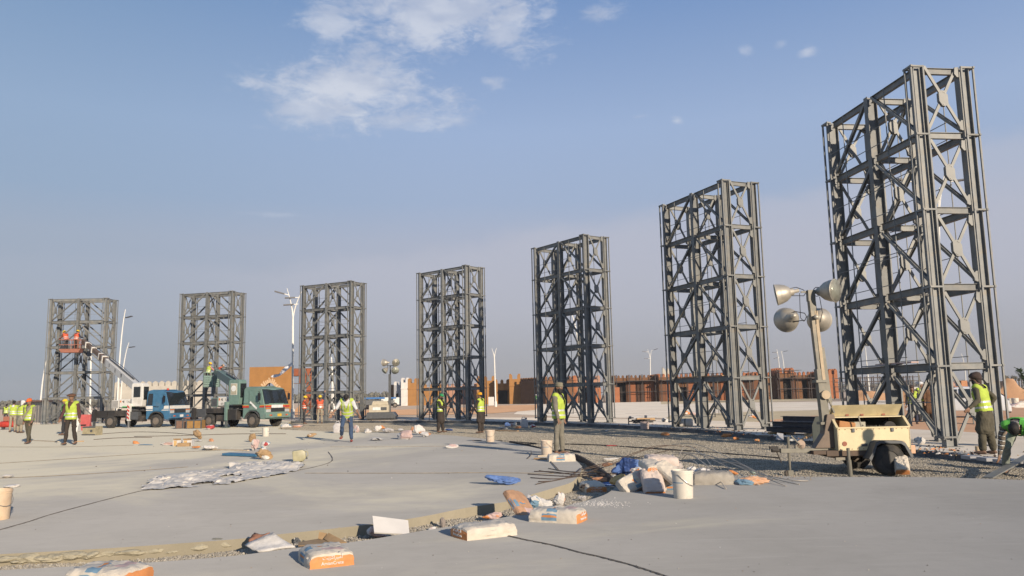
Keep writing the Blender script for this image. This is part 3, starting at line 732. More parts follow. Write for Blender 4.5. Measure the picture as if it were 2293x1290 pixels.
# ------------------------------------------------------------------ street lamps
def pole(b, pts, r0, r1, m, n=8):
    k = len(pts); b.tube(pts, [r0 + (r1-r0)*i/(k-1) for i in range(k)], n, m)
def lamp_head(t, p, d, L=1.1, s=1.0, m=None):
    d = Vector(d).normalized(); p = Vector(p)
    b = MB(); b.bar(p, p + d*L*.35, .06*s, m=m_white_post); q = p + d*L*.35
    b.bar(q, q + d*L*.8, .30*s, .10*s, m=m or m_lamp_grey); b.build('lamp_head', parent=t)
def street_lamp(label, bpx, bpy, Yd, tips, heads=(), fork=None, group='white street lamps around the site', r=.11, bend=0):
    """bpx,bpy foot pixel; tips: list of top pixels; fork: pixel where arms part"""
    f = atd(bpx, bpy, Yd); f.z = -.03
    t = thing('street_lamp', label, 'street lamp', f, 0, group)
    loc = lambda px, py: atd(px, py, Yd) - f
    b = MB()
    if fork:
        fk = loc(*fork); b.tube([(0,0,0), fk], [r, r*.8], 8, m_white_post); b.tube([(0,0,0),(0,0,.8)], r*1.7, 8, m_white_post)
        b.build('pole', parent=t)
        for tp_ in tips:
            e = loc(*tp_); c1 = fk + Vector((0,0,(e.z-fk.z)*.35)) + (e-fk)*.08; pts = []
            for k in range(9):
                s_ = k/8; pts.append(fk*(1-s_)**2 + c1*2*s_*(1-s_) + e*s_*s_)
            a_ = MB(); pole(a_, pts, r*.75, r*.25, m_white_post, 6); a_.build('arm', parent=t)
    else:
        e = loc(*tips[0]); c1 = Vector((bend, 0, e.z*.75)); pts = []
        for k in range(13):
            s_ = k/12; pts.append(Vector((0,0,0))*(1-s_)**2 + c1*2*s_*(1-s_) + e*s_*s_)
        pole(b, pts, r, r*.35, m_white_post); b.build('pole', parent=t)
    for (hx_, hy_, dx, dz) in heads:
        lamp_head(t, loc(hx_, hy_), (dx, -.25, dz))
    return t
LG = 'white street lamps around the site'
street_lamp('tall white forked street lamp beside the arch gateway with a torn plastic strip', 655, 940, 70, ((642.5,646),(676,652)), ((647,661,-1,.28),(671,666,-1,-.05),(668,681,-1,-.08)), fork=(656,715), r=.105)
street_lamp('tall curved white street lamp right of the leftmost tower', 263, 905, 98, ((281,693),), ((276,713,1,.18),), r=.13, bend=-.1)
street_lamp('shorter curved white street lamp with a side arm by the leftmost tower', 270, 905, 112, ((289,767),), ((284,779,1,.1),), r=.12, bend=-.1)
street_lamp('curved white street lamp at the left side of the leftmost tower', 91, 893, 105, ((106,802),), ((104,809,1,.1),), r=.12, bend=0)
street_lamp('white forked street lamp seen through the leftmost tower', 203, 905, 100, ((205,768),(199,771)), ((203,775,-1,.2),), fork=(203,840), r=.12)
street_lamp('white forked street lamp in front of the fort doorway wall', 1110, 905, 120, ((1101,780),(1112,779)), (), fork=(1107,803), r=.12)
street_lamp('white forked street lamp with four arms above the brown boarded wall', 1456, 893, 175, ((1450,782),(1459,784)), ((1451,788,-1,.05),(1460,785,1,.3),(1455,803,-1,.0)), fork=(1456,806), r=.14)
street_lamp('left one of the two street lamps above the long brown wall', 1748, 885, 170, ((1739,782),), ((1742,789,-1,0),(1745,800,-1,-.2)), r=.14, bend=.3)
street_lamp('right one of the two street lamps above the long brown wall', 1757, 885, 170, ((1749,786),), ((1750,788,1,.15),), r=.14, bend=.5)
street_lamp('white forked street lamp seen through the third tower from the left', 748, 925, 88, ((739,838),(747,836)), (), fork=(744,850), r=.09)
street_lamp('thick white street lamp pole base seen through the third tower', 744, 917, 105, ((742,800),), (), r=.2)
street_lamp('white street lamp pole seen between the second tallest and tallest towers', 1948, 884, 140, ((1938,778),), (), r=.16, bend=-.2)
street_lamp('slim bent white street lamp framed by the near tower cross braces', 2162, 876, 150, ((2152,792),), (), r=.13, bend=.6)
street_lamp('white forked street lamp just left of the near tower far corner', 2230, 870, 130, ((2218,790),(2229,778)), (), fork=(2225,812), r=.12)
street_lamp('white street lamp pole rising right behind the near tower far corner', 2249, 868, 140, ((2244,818),), (), r=.12)
street_lamp('white street lamp pole behind the fifth tower, left of its middle', 1300, 905, 92, ((1281,706),), (), r=.15, bend=.3)
street_lamp('tall white street lamp whose two heads show inside the near tower top', 2098, 905, 52, ((2120,368),(2104,420)), ((2046,408,-1,.12),(2128,407,1,.08)), fork=(2102,520), r=.11)

# torn plastic strip blowing from the tall lamp
def ribbon3(name, pts, wd, mat, label, cat, z_up=(0,0,1)):
    b = MB(); rings = []
    for i, (p, w_) in enumerate(zip(pts, wd)):
        p = Vector(p); j = rnd.uniform(-.05, .05); rings.append([p + Vector((0, j, -w_/2)), p + Vector((.02, j+.03, 0)), p + Vector((0, j, w_/2))])
    b.loft(rings, mat, cap=False, closed=False); return tag(b.build(name), label, cat)
m_plas = M('grey_plastic_film', (.74,.73,.76), .4, var=.1)
ribbon3('plastic_strip', [atd(x, y, 69.5) for x, y in ((655,812),(648,820),(640,826),(632,833),(625,840),(615,842),(606,843))], [.15,.35,.45,.4,.2,.28,.1], m_plas, 'torn translucent plastic strip blowing left from the tall lamp', 'plastic strip')

# ------------------------------------------------------------------ far distance
def mound(name, label, pxa, pxb, py, Yd, h_, mat, cat='soil heap', seed=1, dep=None):
    a = atd(pxa, py, Yd); c = atd(pxb, py, Yd); L = c.x - a.x; dep = dep or L*.5; n, mm = 28, 14; b = MB(); vs = []
    for j in range(mm):
        for i in range(n):
            u, v = i/(n-1), j/(mm-1); e = max(0, math.sin(math.pi*u))**.7 * max(0, math.sin(math.pi*v))**.8
            hh = e*h_*(.75 + .5*noise.noise(Vector((u*4+seed, v*3, seed)))) + .12*h_*e*noise.noise(Vector((u*14, v*9, seed)))
            vs.append((u*L, v*dep, max(-.05, hh)))
    b.add(vs, [(j*n+i, j*n+i+1, (j+1)*n+i+1, (j+1)*n+i) for j in range(mm-1) for i in range(n-1)], mat)
    return tag(b.build(name, smooth=2, loc=(a.x, Yd, -.03)), label, cat)
mound('soil_mound', 'tall orange soil mound right of the white car', 2195, 2330, 880, 95, 3.0, m_soil, seed=2)
mound('soil_mound', 'lower red soil mound seen between the near tower legs', 2010, 2075, 890, 75, 1.6, m_soil, seed=5)
mound('soil_mound', 'flat orange soil mound between the far scaffold and near tower', 1900, 2010, 880, 110, 1.8, m_soil, seed=8)
mound('soil_mound', 'reddish soil ridge behind the street lamp right of the arch', 655, 730, 912, 110, 2.0, m_soil, seed=9)
mound('soil_mound', 'orange soil ridge behind the second light trailer', 740, 870, 905, 120, 1.2, m_soil, seed=4)
mound('gravel_mound', 'low brown gravel heap between the leftmost tower and white crane', 195, 255, 925, 72, 1.1, m_sand, seed=6)
# tree lines and town
m_leaf = M('dusty_foliage', (.15,.14,.105), .95, var=.4, scale=.4); m_trunk = M('tree_trunk', (.12,.09,.065), .9)
def treeline(name, label, pxa, pxb, Yd, h_, n, seed):
    rr = random.Random(seed); b = MB()
    for i in range(n):
        px = pxa + (pxb-pxa)*rr.random(); p = atd(px, 890, Yd*rr.uniform(.95,1.1)); s_ = h_*rr.uniform(.35,1.0)
        for k in range(9):
            c = Vector((p.x + rr.uniform(-1,1)*s_*.8, p.y + rr.uniform(-1,1)*s_*.5, s_*rr.uniform(.2,.85))); q = s_*rr.uniform(.18,.38)
            M3 = Matrix.Rotation(rr.uniform(0,6), 3, 'Z') @ Matrix.Rotation(rr.uniform(0,3), 3, 'X')
            b.add([c + M3 @ Vector(v)*q for v in ((1,0,0),(-1,.1,0),(0,1,.1),(0,-1,0),(0,0,1),(0,.1,-1))], [(0,2,4),(2,1,4),(1,3,4),(3,0,4),(2,0,5),(1,2,5),(3,1,5),(0,3,5)], m_leaf)
    return tag(b.build(name), label, 'trees', None, 'stuff')
treeline('far_woodland', 'far dusty line of low trees along the left horizon', -60, 270, 420, 4.5, 420, 3)
treeline('far_woodland', 'far strip of scrub on the horizon behind the third tower', 640, 880, 480, 5.5, 220, 4)
treeline('far_woodland', 'far scrub line on the horizon behind the near tower', 1880, 2200, 900, 10, 260, 6)
def palm(label, px, Yd, h_, seed):
    rr = random.Random(seed); p = atd(px, 870, Yd); t = thing('palm_tree', label, 'palm', (p.x, Yd, 0), 0, 'tied up palms standing in a row at the right')
    b = MB(); lean = rr.uniform(-.25,.25); b.tube([(0,0,0),(lean*.5,0,h_*.55),(lean,0,h_*.8)], [.28,.24,.2], 7, m_trunk); b.build('trunk', parent=t)
    f = MB()
    for k in range(26):
        a = rr.uniform(0, 6.28); s_ = rr.uniform(.35,1); q = Vector((lean,0,h_*.78)); e = q + Vector((math.cos(a)*s_*.9, math.sin(a)*s_*.9, h_*.30*rr.uniform(.3,1)))
        f.bar(q, e, .22, .05, m=m_leaf)
    f.build('crown', parent=t)
for i, px in enumerate((2252,2258,2264,2271,2277,2283,2289,2295)):
    palm(('first','second','third','fourth','fifth','sixth','seventh','eighth')[i] + ' tied up palm from the left in the row at the right edge', px, 260+4*i, 4.6+.5*math.sin(i*2.3), i)
# big leaning frond tips at the right edge
t = thing('young_tree', 'thin green branch leaning in from the right edge of the view', 'tree', atd(2300, 905, 60), 0)
b = MB(); base = atd(2300, 905, 60); pts = [atd(x, y, 60)-base for x, y in ((2300,905),(2299,870),(2291,846),(2284,833),(2280,827))]; b.tube(pts, [.06,.05,.035,.02,.01], 6, m_trunk); b.build('trunk', parent=t)
f = MB()
m_gleaf = M('green_leaves', (.06,.10,.04), .8, var=.3)
for k in range(110):
    s_ = rnd.random(); i_ = min(3, int(s_*4)); q = pts[i_].lerp(pts[i_+1], s_*4-i_) if s_ > .2 else pts[2]; a = rnd.uniform(0, 6.28); e = q + Vector((math.cos(a)*.3, math.sin(a)*.3, rnd.uniform(-.15,.25)))
    f.bar(q, e, .11, .01, m=m_gleaf)
f.build('crown', parent=t)
# dark frame scaffold beyond the near tower, concrete wall, sheds
t = thing('scaffold_frame', 'wide dark steel scaffold frame seen through the near tower', 'scaffold', (*atd(1885, 885, 125)[:2], -.03), 0)
b = MB(); L = atd(2062, 885, 125).x - atd(1885, 885, 125).x
for k in range(13):
    for y in (0, 3): b.bar((L*k/12, y, 0), (L*k/12, y, 3.5 + (.5 if k in (7,8) else 0)), .12, m=m_scaff)
b.build('uprights', parent=t); b = MB()
for z in (1.2,2.0,2.7,3.3):
    for y in (0,3): b.bar((0,y,z),(L,y,z), .10, m=m_scaff)
b.build('rails', parent=t)
def shed(label, xl, xr, yt, Yd, mat, dep=5, cat='building', name='distant_building'):
    a = atd(xl, yt, Yd); c = atd(xr, yt, Yd); t = thing(name, label, cat, (a.x, Yd, -.03), 0)
    W_ = c.x-a.x; H = a.z
    link('wall', MB().box((W_/2, dep/2, H/2), (W_, dep, H), mat).mesh('wall'), t); link('roof', MB().box((W_/2, dep/2, H+.1), (W_+.3, dep+.3, .2), mat).mesh('roof', bevel=.03), t)
    n = max(1, int(W_/4))
    for k in range(n): link('window', MB().box((W_*(k+.5)/n, -.01, H*.5), (.8, .06, .8), m_dark).mesh('window'), t)
shed('long low grey concrete building behind the worker at the near tower', 2172, 2212, 857, 150, m_grey)
shed('small cream building left of the palm row', 2226, 2250, 862, 140, m_creamw)
shed('small white gatehouse below the palm row', 2258, 2264, 864, 170, m_white)
shed('second small white gatehouse under the palms', 2270, 2276, 866, 175, m_white)
shed('distant white flat roofed building on the horizon', 2176, 2190, 853, 420, m_white, 12)
shed('distant pale flat roofed building beyond the tractor', 2110, 2160, 856, 600, m_pink, 12)
shed('distant white building low behind the dark scaffold frame', 2035, 2058, 868, 240, m_white)
# ------------------------------------------------------------------ lettering
def text_mesh(body, size, mat, ext=.0):
    cu = bpy.data.curves.new('lettering', 'FONT'); cu.body = body; cu.size = size; cu.align_x = 'CENTER'; cu.align_y = 'CENTER'; cu.extrude = ext
    cu.materials.append(mat); o = bpy.data.objects.new('tmp_text', cu); ts = bpy.data.scenes.new('txt'); ts.collection.objects.link(o)
    ts.view_layers[0].update(); me = bpy.data.meshes.new_from_object(o.evaluated_get(ts.view_layers[0].depsgraph)); bpy.data.scenes.remove(ts)
    bpy.data.objects.remove(o); me.name = 'lettering'; return me
m_black = M('black_print', (.015,.015,.016), .5); m_wprint = M('white_print', (.75,.75,.72), .5)
def letter(t, body, size, loc, rot, mat=None, name='lettering', sx=1.0):
    o = link(name, text_mesh(body, size, mat or m_black, .002), t, loc, rot); o.scale = (sx, 1, 1); return o

# ------------------------------------------------------------------ crane trucks
m_tyre = M('tyre_rubber', (.035,.034,.032), .85, var=.2, dirt=.6, dcol=(.20,.165,.125), dscale=2.5); m_rim = M('dusty_rim', (.20,.17,.14), .7, .2, dirt=.6, dcol=(.30,.22,.15))
m_chass = M('chassis_black', (.035,.033,.032), .7, .2, dirt=.7, dcol=(.14,.115,.09), dscale=1.2)
m_glass = M('dark_glass', (.018,.022,.024), .08, 0, var=.05, spec=.8); m_hl = M('headlamp_glass', (.62,.62,.60), .15, .3); m_orange = M('orange_lens', (.65,.20,.03), .35)
m_redp = M('red_paint', (.50,.05,.03), .5); m_yellow = M('yellow_paint', (.70,.42,.04), .5); m_teal = M('teal_paint', (.155,.245,.21), .5, var=.10, dirt=.45, dcol=(.24,.24,.18), dscale=1.6)
m_blue = M('blue_paint', (.05,.155,.27), .45, dirt=.3, dcol=(.16,.20,.22), dscale=1.5); m_whp = M('truck_white', (.68,.66,.61), .5, var=.06, dirt=.35, dcol=(.36,.31,.23), dscale=1.2)
m_brown = M('rusty_boom', (.17,.115,.08), .65, .2, dirt=.5, dcol=(.30,.22,.16)); m_rust = M('rust_red', (.33,.13,.085), .85, dirt=.5, dcol=(.22,.10,.06)); m_dgrey = M('dark_grey_metal', (.10,.105,.11), .6, .3, dirt=.3, dcol=(.22,.2,.17))
def wheel(t, x, y, r=.40, wd=.24, side=-1, rim=None, name='wheel', loc_z=None):
    e = link(name, MB().lathe([(r*.55,-wd/2),(r*.80,-wd/2),(r*.94,-wd/2+.02),(r,-wd*.30),(r,wd*.30),(r*.94,wd/2-.02),(r*.80,wd/2),(r*.55,wd/2),(r*.54,-wd/2)], (0,0,0), 'y', 28, m_tyre, caps=False).mesh('tyre', smooth=True), t, (x, y, loc_z if loc_z is not None else r))
    rb = MB(); s_ = side
    pr = [(0,.0),(r*.16,.0),(r*.18,.035),(r*.34,.03),(r*.42,.0),(r*.50,.05),(r*.56,.06)]
    rb.lathe([(a, s_*(b_ + wd/2-.07)) for a, b_ in pr], (0,0,0), 'y', 22, rim or m_rim)
    for k in range(6):
        a = k*math.pi/3; rb.lathe([(0,0),(.022,0),(.022,.03),(0,.03)], (math.cos(a)*r*.27, side*(wd/2-.035), math.sin(a)*r*.27), 'y', 6, m_chass)
    for k in range(8):
        a = (k+.5)*math.pi/4; rb.lathe([(0,0),(r*.062,0),(r*.062,.02),(0,.02)], (math.cos(a)*r*.41, side*(wd/2-.04), math.sin(a)*r*.41), 'y', 8, m_dark)
    link('rim', rb.mesh('rim', smooth=True), e); return e
def crane_truck(name, label, loc, rz, paint, upper, stripe, boom_to, boom_mats, kind):
    t = thing(name, label, 'crane truck', loc, rz, None)
    # x forward, -y towards the camera; cab from x=0.35 to 1.95, front axle x=1.1, rear axle x=-2.1
    W = 2.1; H0 = .62
    ch = MB()
    for y in (-.42,.42): ch.box((-.8, y, .72), (5.0,.12,.22), m_chass)
    for x in (-3.2,-2.6,-1.6,-.8,0,.6): ch.box((x, 0, .72), (.12,.8,.18), m_chass)
    ch.build('chassis', parent=t)
    side = MB()
    if kind == 'blue':
        side.box((-2.85, -.95, .82), (1.0,.16,.36), m_chass); side.box((-1.55, -.98, .86), (1.5,.1,.28), m_chass); side.box((-.5,-.98,.74),(.9,.3,.5), m_dgrey); side.box((.0,-.9,.55),(.5,.4,.35), m_chass)
    else:
        side.box((-2.9, -.95, .85), (1.1,.16,.5), m_dgrey); side.box((-1.35, -.98, .98), (1.9,.1,.28), m_chass); side.box((-.35,-.95,.75),(.75,.35,.6), m_chass); side.box((-1.2,-.9,.55),(.6,.4,.35), m_chass)
    side.box((-2.0, .98, .85), (3.6,.1,.3), m_chass); side.box((-3.4, 0, .86), (.12, 2.0,.34), m_chass)
    side.build('side_boxes', parent=t, bevel=.012)
    MB().box((-1.55, 0, 1.03), (3.7, 2.0, .06), m_chass).build('deck', parent=t)
    for x, r in ((1.1,.40),(-2.1,.40)):
        for y, s_ in ((-.92,-1),(.92,1)):
            wheel(t, x, y, r, .25, s_)
    # cab shell: lofted side profile with raked windscreen
    prof = [(.38,.50),(.55,.50),(.62,.78),(.85,.95),(1.35,.95),(1.58,.78),(1.66,.48),(1.98,.46),(2.02,.98),(1.97,1.36),(1.72,2.12),(1.60,2.22),(.80,2.30),(.46,2.24),(.38,2.1)]
    cb = MB()
    def ring(y, k=1.0, dz=0): return [Vector((x if z < 1.2 else x*1.0 - (abs(y)/1.05)**2*.05*(1 if x > 1 else 0), y*(1 if z < 1.45 else 1-.10*(z-1.45)), z)) for x, z in prof]
    rings = [ring(y) for y in (-1.03,-1.0,-.5,0,.5,1.0,1.03)]
    cb.loft(rings, paint)
    cab = cb.mesh('cab'); 
    cab.materials.clear(); cab.materials.append(paint)
    cabo = link('cab', cab, t)
    bmn = bmesh.new(); bmn.from_mesh(cab); bmesh.ops.bevel(bmn, geom=[e for e in bmn.edges if len(e.link_faces)==2 and e.calc_face_angle(0) > .5], offset=.035, segments=3, affect='EDGES'); bmn.to_mesh(cab); bmn.free()
    for p in cab.polygons: p.use_smooth = True
    try: cab.set_sharp_from_angle(angle=R(35))
    except Exception: pass
    def yy(z): return 1.03*(1 if z < 1.45 else 1-.10*(z-1.45))
    for s_ in (-1, 1):
        dr = link('door', MB().prism([(.86,1.0),(1.42,1.0),(1.62,1.15),(1.66,1.40),(1.50,2.04),(.86,2.08)], s_*1.034, s_*1.044, paint, plane='xz').mesh('door'), t)
        dr.scale = (1,1,1)
        wz = [(.92,1.34),(1.64,1.30),(1.47,2.04),(.92,2.08)]
        gb_ = MB(); n4 = [Vector((x, s_*(yy(z)+.012), z)) for x, z in wz] + [Vector((x, s_*(yy(z)-.01), z)) for x, z in wz]
        gb_.add(n4, [(0,1,2,3),(7,6,5,4),(0,4,5,1),(1,5,6,2),(2,6,7,3),(3,7,4,0)], m_glass); gb_.build('side_window', parent=t)
        wz = [(.46,1.36),(.80,1.36),(.80,2.06),(.50,2.06)]
        gb_ = MB(); n4 = [Vector((x, s_*(yy(z)+.012), z)) for x, z in wz] + [Vector((x, s_*(yy(z)-.01), z)) for x, z in wz]
        gb_.add(n4, [(0,1,2,3),(7,6,5,4),(0,4,5,1),(1,5,6,2),(2,6,7,3),(3,7,4,0)], m_glass if kind == 'blue' else paint); gb_.build('rear_quarter_window' if kind == 'blue' else 'quarter_panel', parent=t)
        MB().box((1.0,s_*1.062,1.28),(.14,.02,.035), m_black).build('door_handle', parent=dr)
        mr = MB(); mr.tube([(1.62,s_*1.03,1.98),(1.74,s_*1.22,2.0),(1.74,s_*1.25,1.45),(1.66,s_*1.04,1.30)], .014, 6, m_black); mr.box((1.76,s_*1.25,1.72),(.05,.18,.38), m_black); mr.build('mirror', parent=t, bevel=.01)
    # windscreen
    ws = MB()
    def wpt(y, z): return Vector((1.97 + (1.72-1.97)*(z-1.36)/(2.12-1.36) - (abs(y)/1.05)**2*.05, y*(1-.10*max(0, z-1.45)), z))
    def wpanel(y0, y1, z0, z1, o0, o1):
        P = [wpt(y, z) + Vector((o, 0, o*.3)) for o in (o0, o1) for y, z in ((y0,z0),(y1,z0),(y1,z1),(y0,z1))]
        return P
    n = 8
    for k in range(n):
        a, c = -.94 + 1.88*k/n, -.94 + 1.88*(k+1)/n
        ws.add(wpanel(a, c, 1.34, 2.09, -.005, .012), [(0,1,2,3),(7,6,5,4),(0,4,5,1),(1,5,6,2),(2,6,7,3),(3,7,4,0)], m_glass)
    ws.build('windscreen', parent=t)
    fr = MB()
    for y0, y1, z0, z1 in ((-.99,.99,1.305,1.34),(-.99,.99,2.09,2.13),(-.99,-.94,1.34,2.09),(.94,.99,1.34,2.09)):
        fr.add(wpanel(y0, y1, z0, z1, -.005, .018), [(0,1,2,3),(7,6,5,4),(0,4,5,1),(1,5,6,2),(2,6,7,3),(3,7,4,0)], m_black)
    fr.build('windscreen_seal', parent=t)
    wp = MB()
    for y in (-.55,.05,.6): wp.bar(wpt(y,1.36)+Vector((.025,0,0)), wpt(y+.32,1.62)+Vector((.03,0,0)), .018, m=m_black)
    wp.build('wipers', parent=t)
    # front grille, lamps, bumper
    g = MB(); g.box((2.025,0,.98),(.03,1.15,.22), m_black)
    for k in range(4): g.box((2.045,0,.90+.055*k),(.015,1.12,.018), m_dgrey)
    g.build('grille', parent=t)
    for s_ in (-1,1):
        link('headlight', MB().box((2.03, s_*.78, .93),(.05,.36,.17), m_hl).mesh('headlight', bevel=.02), t)
        link('indicator', MB().box((2.03, s_*.80, 1.06),(.04,.40,.05), m_orange).mesh('indicator'), t)
    bp = MB(); bp.box((2.03,0,.66),(.16,2.08,.26), paint); bpo = bp.build('bumper', parent=t, bevel=.03)
    for y in (-.72,-.62,.62,.72): link('fog_light', MB().box((2.12,y,.68),(.02,.08,.07), m_orange if abs(y) > .7 else m_redp).mesh('fog_light'), bpo)
    pl_ = link('number_plate', MB().box((2.12,.05,.68),(.015,.34,.15), m_yellow if kind == 'teal' else m_wprint).mesh('number_plate', bevel=.005), bpo)
    # colour bands on the cab
    bands = MB()
    def band(z0, z1, mt):
        for s_ in (-1,1): bands.box(((.40+1.95)/2, s_*1.0365, (z0+z1)/2),(1.56,.012,z1-z0), mt)
        bands.box((2.012,0,(z0+z1)/2),(.02,2.02,z1-z0), mt)
    for z0, z1, mt in stripe: band(z0, z1, mt)
    bands.build('paint_bands', parent=t)
    MB().box((1.2,0,2.27),(.6,.9,.06), paint).build('roof_vent', parent=t, bevel=.02)
    fl = MB()
    for s_ in (-1,1):
        pts = [(1.1+.52*math.cos(a), .40+.52*math.sin(a)) for a in [R(x) for x in range(20, 171, 15)]]
        rings_ = [[Vector((x, s_*.80, z)), Vector((x, s_*1.075, z)), Vector((x, s_*1.075, z+.04)), Vector((x, s_*.80, z+.04))] for x, z in pts]
        fl.loft(rings_, m_dgrey if kind == 'teal' else m_chass)
    fl.build('wheel_arches', parent=t)
    # turntable, operator cabin, turret
    tx = -.95
    MB().lathe([(.52,1.06),(.52,1.20),(.44,1.20),(.44,1.26)], (tx,0,0), 'z', 24, m_dgrey).build('turntable', parent=t)
    tb = MB(); tb.box((tx-.25,0,1.52),(1.5,1.15,.48), upper); tb.box((tx-1.15,0,1.45),(.5,1.3,.5), m_dgrey if kind == 'teal' else M('counterweight_grey', (.33,.32,.30), .7, dirt=.3)); tbo = tb.build('turret', parent=t, bevel=.03)
    MB().box((tx-.15,-.63,1.50),(1.35,.10,.50), m_whp).build('control_panel', parent=tbo, bevel=.02)
    if kind == 'blue': MB().box((tx-.15,-.684,1.29),(.9,.012,.06), M('green_print', (.08,.42,.12), .5)).build('green_stripe', parent=tbo)
    letter(tbo, 'TADANO', .19, (tx+.08,-.683,1.58), (R(90),0,0), m_black)
    lg = MB(); lg.prism([(0,0),(.12,0),(.17,.06),(.05,.06)], -.683, -.690, m_black, plane='xz', off=(tx-.62,0,1.60)); lg.prism([(.06,-.07),(.12,-.07),(.16,-.015),(.1,-.015)], -.683, -.690, m_black, plane='xz', off=(tx-.62,0,1.60)); lg.build('maker_mark', parent=tbo)
    for x in (-.72,.42): link('marker_light', MB().box((tx+x,-.69,1.62),(.07,.02,.12), m_orange).mesh('marker_light'), tbo)
    if kind == 'teal': letter(tbo, '05 0445 1 570', .17, (tx-.12,-.684,1.36), (R(90),0,0), m_black)
    oc = MB(); prof2 = [(-.02,1.30),(.72,1.30),(.78,1.8),(.74,2.62),(.66,2.72),(.02,2.72),(-.04,2.6)]
    oc.prism(prof2, -1.02, -.42, upper, plane='xz', off=(tx+.30,0,0)); oco = oc.build('operator_cabin', parent=t, bevel=.035)
    MB().box((tx+.66,-1.03,2.18),(.42,.03,.60), m_glass if kind == 'blue' else M('cabin_pane_dusty', (.42,.38,.28), .35)).build('cabin_window', parent=oco, bevel=.008)
    MB().box((tx+.66,-1.024,2.18),(.47,.02,.65), m_whp if kind == 'teal' else m_dgrey).build('window_seal', parent=oco)
    MB().box((tx+1.08,-.72,2.1),(.02,.45,.8), m_glass).build('front_window', parent=oco)
    if kind == 'teal':
        rg = MB(); rg.lathe([(.13,-.008),(.17,-.008),(.17,.008),(.13,.008)], (tx+.66,-1.052,2.22), 'y', 24, m_wprint); rg.build('round_badge', parent=oco)
    # boom
    piv = Vector((tx+.10, .0, 2.35)); 
    Mi = t.matrix_basis.copy() if False else (Matrix.Translation(Vector(loc)) @ Matrix.Rotation(rz, 4, 'Z'))
    end = Mi.inverted() @ Vector(boom_to); d = (end - piv); Lb = d.length; dn = d.normalized()
    yk = MB(); yk.box((tx+.05,-.24,2.05),(.5,.06,.75), m_dgrey); yk.box((tx+.05,.24,2.05),(.5,.06,.75), m_dgrey); yk.build('boom_yoke', parent=t)
    sec = [(0,.52,.40,.50),(.46,.66,.31,.40),(.60,1.0,.24,.32)] if kind == 'blue' else [(0,.80,.40,.50),(.70,1.0,.30,.38)]
    bo = None
    for k, (s0, s1, w_, h_) in enumerate(sec):
        o = MB().bar(piv + d*s0, piv + d*s1, w_, h_, m=boom_mats[k]).build('boom' if k == 0 else 'boom_section', parent=bo or t, bevel=.02)
        if k == 0: bo = o
    cl = MB()
    for s_ in (.50,.57,.64,.78,.90) if kind == 'blue' else (.78,.86): cl.bar(piv + d*s_, piv + d*(s_+.012), .40 if s_ < .6 else .34, .52 if s_ < .6 else .44, m=boom_mats[0])
    cl.build('boom_collars', parent=bo)
    up_ = (Vector((0,0,1)) - dn*dn.z).normalized()
    hy = MB(); hy.tube([Vector((tx+.5,0,1.8)), piv + d*.30 - up_*.2], [.09,.09], 8, m_whp if kind=='blue' else upper); hy.tube([piv+d*.10+up_*.32, piv+d*.50+up_*.30], .05, 6, m_dgrey); hy.build('hydraulic_ram', parent=t)
    hs = MB(); side_v = dn.cross(up_).normalized()
    hs.tube([piv+d*.05+up_*.3+side_v*.1, piv+d*.3+up_*.42+side_v*.1, piv+d*.55+up_*.34+side_v*.1, piv+d*.95+up_*.3], .016, 6, m_black); hs.build('hose', parent=bo)
    if kind == 'blue':
        rot = Matrix((dn*-1, up_, (dn*-1).cross(up_))).transposed().to_4x4()
        for k, ch_ in enumerate('\u30bf\u30c0\u30ce'):
            pass
        q = rot.to_quaternion() if False else None
        sgn = side_v if side_v.y < 0 else -side_v
        base_m = Matrix((up_.cross(sgn), up_, sgn)).transposed()
        for k, ch_ in enumerate('\u591a\u7530\u91ce'):
            o = link('lettering', text_mesh(ch_, .30, m_black, .002), bo); o.location = piv + d*(.44-.10*k) + sgn*.205; o.rotation_mode = 'QUATERNION'; o.rotation_quaternion = base_m.to_quaternion()
    # outriggers
    for (x, s_) in ((tx+.25,-1),(tx+.25,1),(-3.15,-1),(-3.15,1)):
        if x < -3 and kind == 'blue' and s_ < 0: pass
        og = MB(); og.box((x, s_*1.12, .95 if x > -3 else .8),(.16,.20,1.05 if x > -3 else .7), (upper if kind == 'teal' else m_whp) if x > -3 else m_chass); og.box((x, s_*1.12, .25),(.11,.14,.5), m_dgrey); og.box((x, s_*1.12, .03),(.3,.3,.05), m_dgrey)
        ogo = og.build('outrigger', parent=t, bevel=.01)
        if kind == 'blue' and x > -3 and s_ < 0:
            sb = MB()
            for k in range(4): sb.prism([(-.08,.62+.22*k),(.08,.50+.22*k),(.08,.62+.22*k),(-.08,.74+.22*k)], -1.226, -1.234, m_redp, plane='xz', off=(x,0,0))
            sb.build('warning_stripes', parent=ogo)
    ex = MB(); ex.tube([(.26,-.7,1.1),(.26,-.7,2.0)], .06, 8, m_dgrey); ex.box((.26,.2,1.5),(.16,1.2,.7), m_chass); ex.build('air_stack', parent=t)
    if kind == 'teal':
        letter(t, '05 0445 1 520', .13, (2.03,-.05,1.14+.03), (R(90),0,R(90)), m_black)
        pb = link('name_board', MB().box((2.024,-.05,1.17),(.018,.95,.17), m_wprint).mesh('name_board'), t)
        db_ = link('door_board', MB().box((1.18,-1.05,1.25),(.62,.012,.10), m_wprint, Matrix.Rotation(R(38),3,'Y')).mesh('door_board'), t)
    else:
        letter(t, '\u65e5\u91ce', .12, (1.15,-1.046,1.24), (R(90),0,0), m_black)
        link('beacon', MB().lathe([(.07,0),(.07,.06),(.05,.11),(0,.12)], (1.7-.15,-.6,2.26), 'z', 10, m_redp).mesh('beacon', smooth=True), t)
    return t
CR1 = at(306, 957.5, 0); CR1 = Vector((CR1.x, CR1.y + .6, 0))
CR2 = at(545, 959, 0)
bk1 = atd(186, 764, 61.2); bk2 = atd(484, 832, 58.6)
